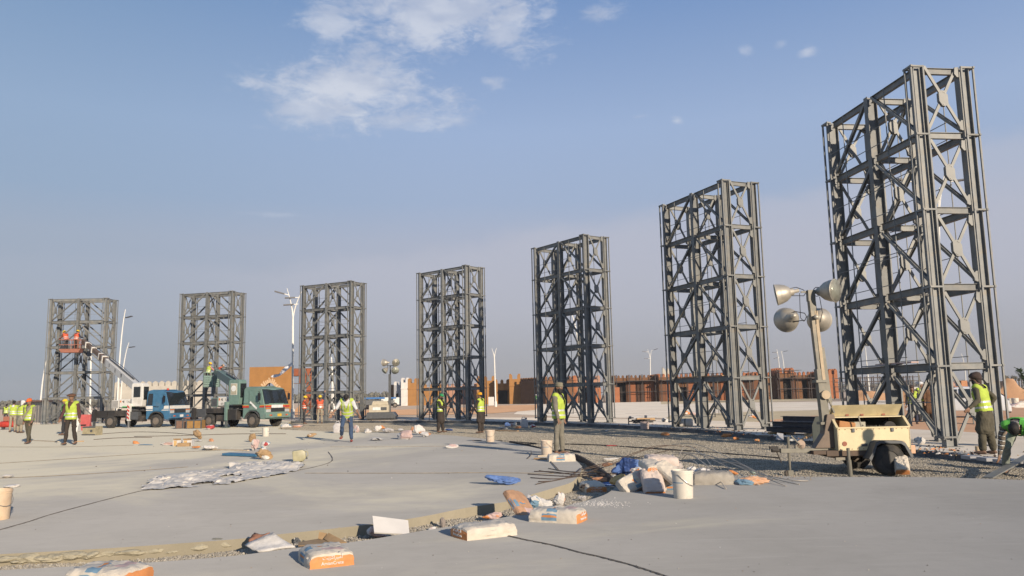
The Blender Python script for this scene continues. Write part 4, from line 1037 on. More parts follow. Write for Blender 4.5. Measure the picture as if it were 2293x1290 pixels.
def place_truck(fx, fy, rxp, ryp):           # front and rear wheel contact pixels on the camera side
    f = at(fx, fy, 0); r_ = at(rxp, ryp, 0); return f, r_
f1, r1 = place_truck(349, 957.5, 259, 957)
f2, r2 = place_truck(565, 958, 492, 953.5)
def truck_pose(f, hd):
    rz = hd; d = Vector((math.cos(rz), math.sin(rz))); n_ = Vector((math.sin(rz), -math.cos(rz)))
    o = Vector((f.x, f.y)) - d*1.1 - n_*1.0
    return (o.x, o.y, 0), rz
loc1, rz1 = truck_pose(f1, R(-12)); loc2, rz2 = truck_pose(f2, R(-24))
crane1 = crane_truck('crane_truck', 'blue and white crane truck with raised white boom and red work basket', loc1, rz1, m_blue, m_whp,
    [(1.12,1.31,m_whp),(1.02,1.07,m_whp)], bk1, [m_whp, m_brown, m_brown], 'blue')
crane2 = crane_truck('crane_truck', 'teal green crane truck with a red stripe and short raised boom', loc2, rz2, m_teal, m_teal,
    [(1.12,1.22,m_redp),(1.225,1.25,m_yellow)], bk2, [m_teal, m_teal], 'teal')
# work baskets belong to the booms
def cage(t_parent, name, label, loc, rz, L, W_, mt, kind):
    t = link(name, None, t_parent); t.matrix_world = Matrix.Identity(4)
    return t
def basket(crane, kind, c, rz):
    Mi = crane.matrix_basis.inverted() if False else (Matrix.Translation(Vector(crane.location)) @ Matrix.Rotation(crane.rotation_euler.z, 4, 'Z')).inverted()
    b = MB(); T = Mi @ Matrix.Translation(c) @ Matrix.Rotation(rz, 4, 'Z')
    def P(x, y, z): return T @ Vector((x, y, z))
    if kind == 'blue':
        L, W_, H = 1.55, .8, 1.0; mt = m_rust
        vs = [P(x*L/2*(1 if z else .80), y*W_/2*(1 if z else .9), z*.28) for z in (0,1) for y in (-1,1) for x in (-1,1)]
        b.add(vs, [(0,2,3,1),(0,1,5,4),(2,6,7,3),(0,4,6,2),(1,3,7,5),(4,6,7,5)], mt)
        for z in (.6,.98):
            for y in (-1,1): b.bar(P(-L/2,y*W_/2,z), P(L/2,y*W_/2,z), .04, m=m_rust)
            for x in (-1,1): b.bar(P(x*L/2,-W_/2,z), P(x*L/2,W_/2,z), .04, m=m_rust)
        for k in range(8):
            for y in (-1,1): b.bar(P(-L/2+L*k/7,y*W_/2,.28), P(-L/2+L*k/7,y*W_/2,.98), .03, m=m_dgrey if k < 4 else m_rust)
    else:
        L, W_, H = 1.05, .8, 1.0; mt = m_teal
        b.bar(P(-L/2,0,.03), P(L/2,0,.03), W_, .05, m=mt)
        for k in range(6):
            z = .12 + .13*k
            for y in (-1,1): b.bar(P(-L/2,y*W_/2,z), P(L/2,y*W_/2,z), .03, .10, m=mt)
            for x in (-1,1): b.bar(P(x*L/2,-W_/2,z), P(x*L/2,W_/2,z), .03, .10, m=mt)
        for z in (1.05,):
            for y in (-1,1): b.bar(P(-L/2,y*W_/2,z), P(L/2,y*W_/2,z), .04, m=mt)
            for x in (-1,1): b.bar(P(x*L/2,-W_/2,z), P(x*L/2,W_/2,z), .04, m=mt)
        for k in range(5):
            for y in (-1,1): b.bar(P(-L/2+L*k/4,y*W_/2,0), P(-L/2+L*k/4,y*W_/2,1.05), .03, m=mt)
    b.build('work_basket', parent=crane)
    hk = MB()
    if kind == 'blue':
        q = Mi @ atd(200, 792, 61); hk.tube([q+Vector((0,0,.75)), q+Vector((0,0,.2))], .025, 6, m_black); hk.box(q, (.28,.14,.4), m_dgrey); hk.tube([q+Vector((0,0,-.2)), q+Vector((.1,0,-.38)), q+Vector((0,0,-.5)), q+Vector((-.1,0,-.42))], .04, 6, m_dgrey)
    else:
        q = Mi @ atd(478, 874, 58.3); hk.tube([q+Vector((0,0,.9)), q+Vector((0,0,.2))], .025, 6, m_black); hk.box(q, (.25,.14,.5), m_dgrey)
    hk.build('hook_block', parent=crane)
BK1 = atd(160, 790, 61.3); BK2 = atd(474, 867, 58.8)
basket(crane1, 'blue', BK1, R(8)); basket(crane2, 'teal', BK2, R(15))

# ------------------------------------------------------------------ light tower trailers
m_cream = M('cream_paint', (.64,.54,.325), .55, var=.08, scale=3, dirt=.34, dcol=(.40,.25,.13), dscale=6); m_creamin = M('cream_lid', (.52,.44,.26), .6, dirt=.3, dcol=(.30,.16,.08))
m_alu = M('spun_aluminium', (.46,.42,.35), .5, .45, var=.10, dirt=.3, dcol=(.35,.28,.2)); m_inner = M('lamp_inner_white', (.62,.66,.56), .25, .1)
m_mast = M('mast_steel', (.175,.165,.135), .55, .2, dirt=.4, dcol=(.38,.30,.20)); m_mastlit = M('mast_lit_cream', (.44,.34,.22), .6, dirt=.3)  # lighter cream tone paints the sunlit half of the mast
def flood(t, c, d, s=1.0, yoke_to=None):
    """reflector bowl at c opening along d"""
    d = Vector(d).normalized(); q = d.to_track_quat('Z', 'Y').to_matrix(); e = link('floodlight', None, t, c)
    prof = [(.0,-.34),(.045,-.34),(.05,-.22),(.085,-.21),(.09,-.14),(.13,-.12),(.205,-.02),(.245,.10),(.262,.21),(.272,.215),(.268,.222)]
    pin = [(.262,.222),(.235,.10),(.19,.0),(.10,-.09),(.0,-.11)]
    o = MB().lathe([(r*s, h*s) for r, h in prof], (0,0,0), 'z', 30, m_alu, rot=q).lathe([(r*s, h*s) for r, h in pin], (0,0,0), 'z', 30, m_inner, rot=q).mesh('reflector', smooth=2, )
    link('reflector', o, e)
    link('bulb', MB().lathe([(0,-.09*s),(.04*s,-.07*s),(.06*s,.0),(.05*s,.08*s),(0,.11*s)], (0,0,0), 'z', 12, m_wprint, rot=q).mesh('bulb', smooth=2), e)
    link('lens', MB().lathe([(.0,.212*s),(.26*s,.205*s)], (0,0,0), 'z', 30, m_inner, rot=q).mesh('lens', smooth=2, fix=False), e)
    if yoke_to is not None:
        v = Vector(yoke_to) - Vector(c); b = MB(); a = q @ Vector((.10*s,0,-.1*s)); a2 = q @ Vector((-.10*s,0,-.1*s))
        up = Vector((0,0,.075*s)); 
        for sg in (1,-1): b.tube([d*(-.12*s) + up*sg*1.2, d*(-.20*s) + up*sg*1.4 + v*.15, v*.9 + up*sg, v], .009*s, 6, m_black)
        link('yoke', b.mesh('yoke'), e)
    return e
def light_trailer():
    p = at(1897, 1066, -.15)
    Yt = p.y; k = Yt/ F_PX
    o0 = Vector((at(1960, 1064, -.15).x, at(1960,1064,-.15).y, -.15))
    t = thing('light_tower_trailer', 'cream generator trailer with open lid, spare style wheel and tall floodlight mast', 'light trailer', o0, R(1.0))
    L = lambda px, py, dy=0.0: atd(px, py, o0.y + dy) - o0
    xl, xr = L(1877, 1000).x, L(2041, 1000).x; z0, z1 = L(1960, 1008).z, L(1960, 957).z; zt = L(1960, 934).z
    dep = 1.25; slope = .22
    hb = MB()
    hb.add([(xl,0,z0),(xr,0,z0),(xr,0,z1),(xl,0,z1),(xl,.02,z0),(xr,.02,z0),(xr,.02,z1),(xl,.02,z1)], [(0,1,2,3),(7,6,5,4),(0,4,5,1),(1,5,6,2),(2,6,7,3),(3,7,4,0)], m_cream)
    hb.build('front_panel', parent=t, bevel=.006)
    sd = [(0,z0),(dep,z0),(dep,z1),(dep-slope,zt),(slope,zt),(0,z1)]
    for x, nm in ((xl, 'end_panel'),(xr-.02, 'end_panel')):
        link(nm, MB().prism(sd, x, x+.02, m_cream, plane='yz').mesh(nm), t)
    MB().box(((xl+xr)/2, dep-.01, (z0+z1)/2),(xr-xl,.02,z1-z0), m_cream).build('rear_panel', parent=t)
    MB().box(((xl+xr)/2, dep/2, zt),(xr-xl,dep-2*slope,.02), m_cream).build('top_panel', parent=t)
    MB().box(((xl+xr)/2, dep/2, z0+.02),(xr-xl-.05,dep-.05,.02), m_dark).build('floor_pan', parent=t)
    MB().box(((xl+xr)/2, dep*.62, (z0+zt)/2),(xr-xl-.06,.04,zt-z0-.03), m_dark).build('shade_liner', parent=t)  # added black liner, paints the shade inside the open housing
    rim_ = MB()
    rim_.bar((xl,0,z1),(xl,slope,zt),.05,.03, m=m_cream); rim_.bar((xr,0,z1),(xr,slope,zt),.05,.03, m=m_cream); rim_.bar((xl,.0,z1),(xr,.0,z1),.03,.025, m=m_cream); rim_.build('opening_rim', parent=t)
    rv_ = MB()
    for k in range(13):
        x = xl+.04+(xr-xl-.08)*k/12
        for z in (z0+.03, z1-.03): rv_.lathe([(.009,-.006),(.006,-.012),(0,-.013)], (x, .0, z), 'y', 6, m_rust)
    rv_.build('rivets', parent=t)
    MB().box((xl+(xr-xl)*.36,-.004,z0+.10),(.11,.006,.05), m_dgrey).build('rating_plate', parent=t)
    for x in (xl+.30, xr-.34):
        lt = MB(); lt.box((x,-.012,z1-.05),(.05,.025,.07), m_dgrey); lt.build('latch', parent=t, bevel=.004)
    # inner machine
    bx = MB(); bx.box((xl+.28,.35,z1-.02),(.32,.3,.26), M('rust_orange_box', (.42,.20,.08), .8), Matrix.Rotation(.15,3,'Y')); bx.build('fuel_tank', parent=t, bevel=.02)
    bx = MB(); bx.box((xl+.55,.36,z1-.02),(.22,.25,.24), M('engine_grey', (.32,.30,.24), .6, .3)); bx.lathe([(.0,0),(.03,0),(.03,.02),(0,.02)], (xl+.60,.235,z1+.03),'y',10,m_black); bx.build('control_box', parent=t, bevel=.01)
    en = MB()
    for i in range(16):
        x = xl+.75+i*.034; en.tube([(x,.3,z1-.1),(x+.03,.28,z1+.015+rnd.uniform(-.02,.02)),(x+.05,.33,z1-.03)], .012, 5, m_mast)
    en.box((xl+.95,.45,z1-.12),(.6,.4,.25), m_chass); en.lathe([(.0,0),(.12,.0),(.12,.14),(0,.14)], (xr-.25,.25,z1-.02),'y',16,m_chass); en.build('engine', parent=t)
    MB().bar((xl+.48,.02,z1),(xl+.44,.03,zt+.02),.02, m=m_mast).build('lid_prop', parent=t)
    # raised lid
    yl = L(1870, 908).z; lid = MB()
    lid.add([(xl-.045,.30,zt+.015),(xr-.06,.30,zt+.015),(xr-.02,.16,yl),(xl+.00,.16,yl),(xl-.045,.325,zt+.015),(xr-.06,.325,zt+.015),(xr-.02,.185,yl),(xl+.0,.185,yl)], [(0,1,2,3),(7,6,5,4),(0,4,5,1),(1,5,6,2),(2,6,7,3),(3,7,4,0)], m_creamin)
    lid.build('lid', parent=t, bevel=.004)
    hg = MB()
    for x in (xl+.33, xl+.62, xr-.35): hg.box((x,.285,zt+.04),(.06,.03,.035), m_rust)
    hg.build('lid_hinges', parent=t)
    # frame, tongue
    fr = MB(); m_fr = M('brown_frame', (.105,.075,.055), .8, dirt=.5, dcol=(.20,.12,.07))
    fr.box(((xl+xr)/2-.1,.05,z0-.05),(xr-xl+.25,.08,.10), m_fr); fr.box(((xl+xr)/2,dep-.1,z0-.05),(xr-xl,.08,.10), m_fr); fr.box((xl-.22,.3,z0-.03),(.5,.55,.07), m_fr)
    fr.bar((xl-.45,.25,z0-.02),(xl+.10,.12,z0-.15),.10,.06, m=m_fr); fr.build('frame', parent=t)
    ton = MB(); e0 = L(1746, 1009, .2); e1 = L(1850, 1009, .25); ton.bar(e0, (xl-.1,.25,e1.z),.085,.085, m=m_mast); tno = ton.build('drawbar', parent=t, bevel=.006)
    cp = MB(); cp.tube([e0+Vector((-.02,0,0)), e0+Vector((-.16,0,.02))], [.03,.05], 8, m_chass); cp.box(e0+Vector((-.12,0,.06)),(.16,.07,.05), m_chass)
    for k in range(7): cp.tube([e0+Vector((-.06+.012*k,.03,-.02-.03*k)), e0+Vector((-.05+.012*k,.03,-.05-.03*k))], .012, 5, m_chass)
    cp.build('coupling', parent=tno)
    jw = MB(); j0 = L(1765, 1000, .2); jw.tube([(j0.x,j0.y,e0.z+.26),(j0.x,j0.y,.10)], [.028,.022], 8, m_mast); jw.lathe([(0,-.03),(.055,-.03),(.055,.03),(0,.03)], (j0.x-.05,j0.y,.055),'y',14,m_chass); jw.box((j0.x,j0.y-.0,.06),(.10,.09,.09), m_mast); jw.build('jockey_stand', parent=t)
    wn = MB(); w0 = L(1792, 995, .2); wn.lathe([(0,-.03),(.085,-.03),(.085,.03),(0,.03)], w0,'y',18,M('winch_pinkish', (.36,.27,.21), .6, .2)); wn.box(w0+Vector((-.03,0,-.05)),(.16,.06,.08), m_mast); wn.bar(w0+Vector((-.03,-.05,0)), w0+Vector((-.19,-.05,.17)), .02, m=m_mast); wn.build('drawbar_winch', parent=t)
    jk = MB(); j1 = L(1897, 1000, -.12); jk.tube([(j1.x,-.14,z0+.06),(j1.x,-.14,z0-.16)], .030, 10, m_mast); jk.tube([(j1.x,-.14,z0-.16),(j1.x+.01,-.14,.0)], .042, 10, m_mast); jk.box((j1.x-.12,-.08,z0-.14),(.22,.05,.05), m_mast); jk.lathe([(.03,0),(.045,0),(.045,.02),(.03,.02)], (j1.x,-.01,z0+.13),'y',18,m_rust); jk.build('stabiliser_leg', parent=t)
    ir = MB(); ir.lathe([(.038,0),(.048,0),(.048,.012),(.038,.012)], (L(2022,990).x,-.006,z0+.12),'y',18,m_mastlit); ir.build('blank_ring', parent=t)
    # wheel and mudguard
    wx = L(1983, 1030).x; wr = .295
    wheel(t, wx, -.10, wr, .20, -1, rim=M('dark_rim', (.045,.043,.04), .5, .4, dirt=.2, dcol=(.16,.14,.11)), loc_z=wr-.0); wheel(t, wx, dep+.02, wr, .20, 1)
    mg = MB(); Lx = [(-.42,.33),(-.36,.42),(-.27,.625),(-.20,.655),(.22,.645),(.29,.60),(.42,.36)]
    rings_ = [[Vector((wx+x,-.24,z)), Vector((wx+x,.02,z)), Vector((wx+x*.95,.02,z-.02)), Vector((wx+x*.95,-.24,z-.02)), Vector((wx+x*.92,-.24,z-.05)), Vector((wx+x*.92,-.25,z-.05)), Vector((wx+x,-.25,z))] for x, z in Lx]
    mg.loft(rings_, m_dgrey); mg.build('mudguard', parent=t)
    MB().tube([(wx,-.1,wr),(wx,dep,wr)], .035, 8, m_fr).build('axle', parent=t)
    tl = MB(); tl.box((xr+.04,.05,z0+.0),(.09,.09,.16), M('peach_lamp', (.55,.33,.20), .5)); tl.build('tail_lamp', parent=t, bevel=.01)
    # mast
    b0 = L(1853, 1000, .30); tp_ = L(1815, 657, .30)
    d = tp_ - b0
    ms = MB(); ms.bar(b0, b0 + d*.50, .15, .15, up=(0,1,0), m=m_mast); ms.bar(b0 + d*.0 + Vector((.02,-.01,0)), b0+d*.96, .13, .12, up=(0,1,0), m=m_mast); mo = ms.build('mast', parent=t, bevel=.006)
    ml = MB(); ml.bar(b0+d*.42+Vector((.045,-.075,0)), b0+d*.88+Vector((.045,-.055,0)), .06, .02, up=(0,1,0), m=m_mastlit); ml.bar(b0+d*.28+Vector((.14,.02,0)), b0+d*.64+Vector((.10,.02,0)), .10, .06, up=(0,1,0), m=m_mast); ml.build('mast_guide_lit_strip', parent=mo)  # first bar is the highlight put in as colour, second the guide
    bs = MB(); bs.prism([(-.30,-.02),(.24,-.02),(.16,.30),(.12,.62),(-.02,.62),(-.10,.25)], .16, .40, M('mast_foot_metal', (.15,.115,.09), .6, .3, dirt=.5, dcol=(.26,.15,.09)), plane='xz', off=(b0.x,0,b0.z)); bs.build('mast_foot', parent=t, bevel=.01)
    cl_ = MB()
    for s_ in (.15,.42): cl_.box(b0+d*s_,(.24,.22,.05), m_mast)
    cl_.lathe([(0,-.04),(.085,-.04),(.085,.04),(0,.04)], L(1848,884,.2),'y',16,m_mastlit); cl_.bar(L(1852,884,.2), L(1868,925,.2), .03, m=m_mast); cl_.build('mast_winch', parent=mo)
    cr = MB(); cr.box(tp_+Vector((.0,0,-.05)),(.14,.12,.22), m_mast); cr.box(L(1810,654,.3),(.30,.03,.03), m_mast); cr.build('mast_head', parent=mo)
    flood(t, L(1757,657,.25), (-.86,.25,-.14), .80, L(1804,656,.3)); flood(t, L(1850,652,.15), (.62,-.75,-.05), .86, L(1820,655,.3))
    flood(t, L(1767,713,.25), (.02,.99,-.08), .92, L(1806,709,.3)); flood(t, L(1832,714,.42), (.45,.80,-.05), .90, L(1818,705,.3))
    cb = MB(); cb.tube([L(1790,657,.2), L(1791,690,.18), L(1792,712,.2), L(1800,720,.25), L(1808,708,.3)], .007, 5, m_black); cb.tube([L(1835,665,.2), L(1841,700,.1), L(1836,722,.15)], .007, 5, m_black); cb.build('lamp_cable', parent=mo)
    return t
light_trailer()
def light_trailer_far():
    p = at(860, 941, -.0); o0 = Vector((p.x, p.y, 0)); t = thing('light_tower_trailer', 'small cream light tower unit on a grey sled beyond the middle slab', 'light trailer', o0)
    L = lambda px, py, dy=0.0: atd(px, py, o0.y + dy) - o0
    b = MB(); prof = [(L(822,0).x, L(860,941).z+.10),(L(884,0).x, .12),(L(886,0).x,.30),(L(880,0).x, L(860,923).z),(L(826,0).x, L(860,923).z)]
    b.prism(prof, 0, 1.3, m_dgrey, plane='xz'); b.box((L(855,0).x,.65,.06),(L(885,0).x-L(826,0).x,1.1,.1), m_chass); b.build('sled', parent=t, bevel=.03)
    b = MB(); xa, xb_, za, zb, zc = L(830,0).x, L(871,0).x, L(860,923).z, L(860,907).z, L(860,898).z
    b.prism([(xa,za),(xb_,za),(xb_,zb),(xa,zb)], .05, 1.15, M('dusty_beige_paint', (.50,.44,.33), .6, dirt=.3, dcol=(.35,.28,.2)), plane='xz'); b.build('housing', parent=t, bevel=.02)
    b = MB(); b.prism([(xa+.15,zb),(xb_-.05,zb),(xb_-.12,zc),(xa+.25,zc)], .15, 1.05, MATS['dusty_beige_paint'], plane='xz'); b.build('hood', parent=t, bevel=.04)
    MB().box((L(846,0).x,.035,(za+zb)/2),(.55,.02,.2), m_wprint).build('label_plate', parent=t); MB().box((L(861,0).x,.035,(za+zb)/2),(.4,.02,.2), m_dgrey).build('vent', parent=t)
    b = MB(); b.bar(L(874,923,.5), L(874,819,.5), .09, m=m_dgrey); b.bar(L(866,819,.5), L(884,819,.5), .05, m=m_dgrey); b.bar(L(872,905,.5),L(872,838,.5),.12,m=m_dgrey); b.build('mast', parent=t)
    flood(t, L(864,812,.4), (-.9,.5,0), .95, L(868,819,.5)); flood(t, L(885,811,.35), (.35,-.9,-.2), 1.0, L(880,819,.5)); flood(t, L(864,828,.4), (-.5,-.5,-.5), .8, L(868,820,.5)); flood(t, L(884,827,.35), (.25,-.85,-.45), 1.0, L(880,820,.5))
    return t
light_trailer_far()

# ------------------------------------------------------------------ white car beyond the near tower
def white_car():
    fr_ = at(2210, 932, -.03); t = thing('parked_car', 'white hatchback car parked on the red soil behind the near tower', 'car', (fr_.x-2.4, fr_.y-1.6, -.03), R(-30))
    m_cp = M('car_white', (.74,.75,.76), .25, var=.02, coat=.5)
    # side profile, x forward(left in view is front) ; rear at +x
    prof = [(-2.25,.40),(-2.28,.72),(-2.0,.90),(-1.25,1.0),(-.55,1.42),(.3,1.54),(1.15,1.50),(1.75,1.32),(2.1,1.02),(2.22,.85),(2.30,.62),(2.22,.36)]
    b = MB(); rings_ = []
    for y, k in ((-.88,.93),(-.86,.985),(-.6,1.0),(0,1.01),(.6,1.0),(.86,.985),(.88,.93)):
        rings_.append([Vector((x*(1 if abs(y) < .8 else .99), y*(1 if z < .95 else 1-.28*(z-.95)), .36+(z-.36)*k)) for x, z in prof])
    b.loft(rings_, m_cp); b.build('body', parent=t, smooth=True, bevel=.03)
    for s_ in (-1,1):
        gl = MB(); f = lambda x, z: Vector((x, s_*(.885*(1-.28*(z-.95))+.0), z))
        for pl in ([(-1.0,1.0),(.1,1.0),(.1,1.42),(-.50,1.36)],[(.18,1.0),(1.1,1.02),(1.15,1.40),(.18,1.44)],[(1.18,1.03),(1.7,1.08),(1.45,1.36),(1.22,1.40)]):
            P = [f(*q) for q in pl]; gl.add(P + [p - Vector((0,s_*.06,0)) for p in P], [(0,1,2,3),(7,6,5,4),(0,4,5,1),(1,5,6,2),(2,6,7,3),(3,7,4,0)], m_glass)
        gl.build('side_windows', parent=t)
        link('tail_light', MB().box((2.12,s_*.70,.98),(.16,.22,.14), m_redp).mesh('tail_light', bevel=.02), t)
        link('mirror', MB().box((-.95,s_*.98,1.02),(.12,.16,.12), m_cp).mesh('mirror', bevel=.03), t)
    MB().add([(1.62,-.62,1.42),(1.62,.62,1.42),(2.10,.68,1.08),(2.10,-.68,1.08),(1.58,-.62,1.38),(1.58,.62,1.38),(2.04,.68,1.05),(2.04,-.68,1.05)], [(0,1,2,3),(7,6,5,4),(0,4,5,1),(1,5,6,2),(2,6,7,3),(3,7,4,0)], m_glass).build('rear_window', parent=t)
    MB().add([(-.60,-.64,1.40),(-.60,.64,1.40),(-1.25,.70,1.03),(-1.25,-.70,1.03),(-.55,-.64,1.36),(-.55,.64,1.36),(-1.2,.70,1.0),(-1.2,-.70,1.0)], [(0,1,2,3),(7,6,5,4),(0,4,5,1),(1,5,6,2),(2,6,7,3),(3,7,4,0)], m_glass).build('windscreen', parent=t)
    MB().box((2.22,0,.46),(.2,1.6,.30), m_cp).build('rear_bumper', parent=t, bevel=.05); MB().box((2.20,0,.32),(.18,1.5,.12), m_chass).build('lower_valance', parent=t)
    MB().box((2.27,0,.80),(.02,.5,.12), m_wprint).build('number_plate', parent=t)
    for x in (-1.4,1.35):
        for y, s_ in ((-.84,-1),(.84,1)):
            wheel(t, x, y, .33, .20, s_, rim=M('alloy_rim', (.42,.43,.44), .35, .7)); link('wheel_arch', MB().lathe([(.0,-.01),(.39,-.01),(.39,.01),(0,.01)], (x, s_*.868, .36), 'y', 24, m_black).mesh('wheel_arch'), t) if 0 else None
    return t
white_car()
# tractor-like digger and blue machines far off
def machine(name, label, px, py, Yd, s, mt, cat='machine'):
    p = atd(px, py, Yd); t = thing(name, label, cat, (p.x, Yd, -.03)); 
    b = MB(); b.box((0,0,1.3*s),(2.2*s,1.2*s,.8*s), mt); b.box((.5*s,0,2.1*s),(1.0*s,1.1*s,1.0*s), mt); b.build('body', parent=t, bevel=.06*s); MB().box((.5*s,0,2.15*s),(1.04*s,.9*s,.6*s), m_glass).build('cab_window', parent=t)
    for x in (-.9*s,.9*s):
        for y, s_ in ((-.7*s,-1),(.7*s,1)): wheel(t, x, y, .62*s, .35*s, s_)
    b = MB(); b.bar((-1.0*s,0,1.4*s),(-2.2*s,0,2.2*s),.2*s, m=mt); b.bar((-2.2*s,0,2.2*s),(-2.6*s,0,1.0*s),.18*s, m=mt); b.box((-2.7*s,0,.7*s),(.6*s,.8*s,.5*s), mt); b.build('arm', parent=t); return t
machine('digger', 'small orange and tan digger on the horizon left of the grey building', 2150, 878, 130, 1.0, M('orange_machine', (.42,.16,.05), .6, dirt=.5), 'digger')
machine('digger', 'distant tan loader beyond the worker at the near tower', 2234, 868, 150, .9, M('tan_machine', (.40,.30,.18), .6, dirt=.5), 'digger')
for i, (px, lab) in enumerate(((832,'blue roofed truck behind the small light tower unit, left one'),(862,'blue roofed truck behind the small light tower unit, right one'))):
    p = at(px, 917 if i == 0 else 913, -.03); t = thing('parked_truck', lab, 'truck', (p.x, p.y, -.03), R(10)); b = MB(); b.box((0,0,1.0),(3.4,1.8,.7), m_dgrey); b.box((1.9,0,1.1),(1.1,1.8,1.3), m_whp); b.build('body', parent=t, bevel=.05)
    MB().box((0.1,0,1.62),(3.6,1.9,.26), M('blue_tarpaulin', (.03,.14,.36), .6)).build('cover', parent=t, bevel=.05); MB().box((2.46,0,1.35),(.03,1.5,.5), m_glass).build('windscreen', parent=t)
    for x in (-1.2,1.7):
        for y, s_ in ((-.85,-1),(.85,1)): wheel(t, x, y, .42, .25, s_)
# wheeled compressor at the left edge
t = thing('air_compressor', 'small red topped compressor tank on the ground at the left edge', 'compressor', at(22, 962, 0), R(4))
MB().lathe([(0,-.62),(.15,-.60),(.20,-.52),(.20,.52),(.15,.60),(0,.62)], (0,0,.33), 'x', 18, m_redp).build('tank', parent=t, smooth=True)
b = MB(); b.box((-.1,0,.68),(.55,.3,.28), m_rust); b.tube([(.3,0,.5),(.3,0,.75),(.5,0,.8)], .03, 6, m_dgrey); b.build('motor', parent=t, bevel=.03)
b = MB()
for x in (-.4,.4): b.box((x,0,.08),(.06,.35,.16), m_dgrey)
b.build('feet', parent=t)
# ------------------------------------------------------------------ people
tmp_scene = bpy.data.scenes.new('tmp'); tmp_vl = tmp_scene.view_layers[0]
def remesh(mb, voxel, name, smooth_it=2, mat=None):
    me = mb.mesh(name + '_src', fix=True); o = bpy.data.objects.new('tmp', me); tmp_scene.collection.objects.link(o)
    r_ = o.modifiers.new('r', 'REMESH'); r_.mode = 'VOXEL'; r_.voxel_size = voxel; r_.use_smooth_shade = True
    if smooth_it:
        s_ = o.modifiers.new('s', 'SMOOTH'); s_.factor = .5; s_.iterations = smooth_it
    tmp_vl.update(); out = bpy.data.meshes.new_from_object(o.evaluated_get(tmp_vl.depsgraph))
    bpy.data.objects.remove(o); bpy.data.meshes.remove(me); out.name = name
    out.materials.clear()
    if mat: out.materials.append(mat)
    return out
def ell(mb, pts, rads, side=(1,0,0), n=14):
    """closed elliptical limb: rads = [(a along side, b across)]"""
    pts = [Vector(p) for p in pts]; side = Vector(side); rings = []
    def ringat(p, d, a, b_):
        x = (side - d*side.dot(d)); x = x.normalized() if x.length > .05 else Vector((0,1,0)); y = d.cross(x)
        return [p + x*a*math.cos(2*math.pi*k/n) + y*b_*math.sin(2*math.pi*k/n) for k in range(n)]
    N = len(pts)
    for i, p in enumerate(pts):
        d = (pts[min(i+1,N-1)] - pts[max(i-1,0)]).normalized(); a, b_ = rads[i] if isinstance(rads[i], tuple) else (rads[i], rads[i])
        if i == 0: rings.append(ringat(p - d*min(a,b_)*.75, d, a*.45, b_*.45)); rings.append(ringat(p - d*min(a,b_)*.4, d, a*.85, b_*.85))
        rings.append(ringat(p, d, a, b_))
        if i == N-1: rings.append(ringat(p + d*min(a,b_)*.4, d, a*.85, b_*.85)); rings.append(ringat(p + d*min(a,b_)*.75, d, a*.45, b_*.45))
    mb.loft(rings); return mb
def puff(me, fn):
    n = len(me.vertices); co = np.empty(n*3, np.float32); no = np.empty(n*3, np.float32)
    me.vertices.foreach_get('co', co); me.vertices.foreach_get('normal', no); co = co.reshape(-1,3); no = no.reshape(-1,3)
    d = np.array([fn(c) for c in co], np.float32); co += no*d[:,None]; me.vertices.foreach_set('co', co.ravel()); me.update()
SKIN = M('brown_skin', (.25,.14,.088), .6, var=.08, scale=12); m_hair = M('black_hair', (.012,.010,.009), .75)
m_eye = M('eye_white', (.55,.52,.48), .3); m_sole = M('sandal_leather', (.12,.075,.05), .8)
m_hivis = M('hi_vis_yellow', (.42,.53,.07), .8, var=.14, dirt=.25, dcol=(.40,.42,.10)); m_hio = M('hi_vis_orange', (.60,.10,.04), .7, var=.08); m_higreen = M('hi_vis_green', (.13,.48,.07), .7, var=.08)
m_refl = M('reflective_tape', (.60,.60,.54), .35, .2); m_helm = M('helmet_yellow', (.78,.52,.02), .35)
def cloth(name, c): return M(name, c, .92, var=.18, scale=7, bump=.25, bscale=22)
c_olive = cloth('olive_cloth', (.085,.075,.05)); c_dark = cloth('dark_brown_cloth', (.042,.032,.026)); c_grey = cloth('khaki_grey_cloth', (.19,.175,.14)); c_maroon = cloth('maroon_cloth', (.085,.035,.035))
c_jean = cloth('blue_denim', (.045,.075,.14)); c_white = cloth('white_cloth', (.62,.62,.62)); c_beige = cloth('beige_cloth', (.30,.26,.19)); c_char = cloth('charcoal_cloth', (.035,.035,.04)); c_rust = cloth('rust_cloth', (.16,.06,.035))
c_gtrs = cloth('pale_green_cloth', (.24,.27,.23)); c_navy = cloth('navy_cloth', (.03,.035,.06)); c_pink = cloth('pink_cloth', (.50,.24,.22)); c_stripe = cloth('taupe_knit', (.17,.14,.11))
RX = lambda a: Matrix.Rotation(R(a), 3, 'X'); RY = lambda a: Matrix.Rotation(R(a), 3, 'Y'); RZ = lambda a: Matrix.Rotation(R(a), 3, 'Z')
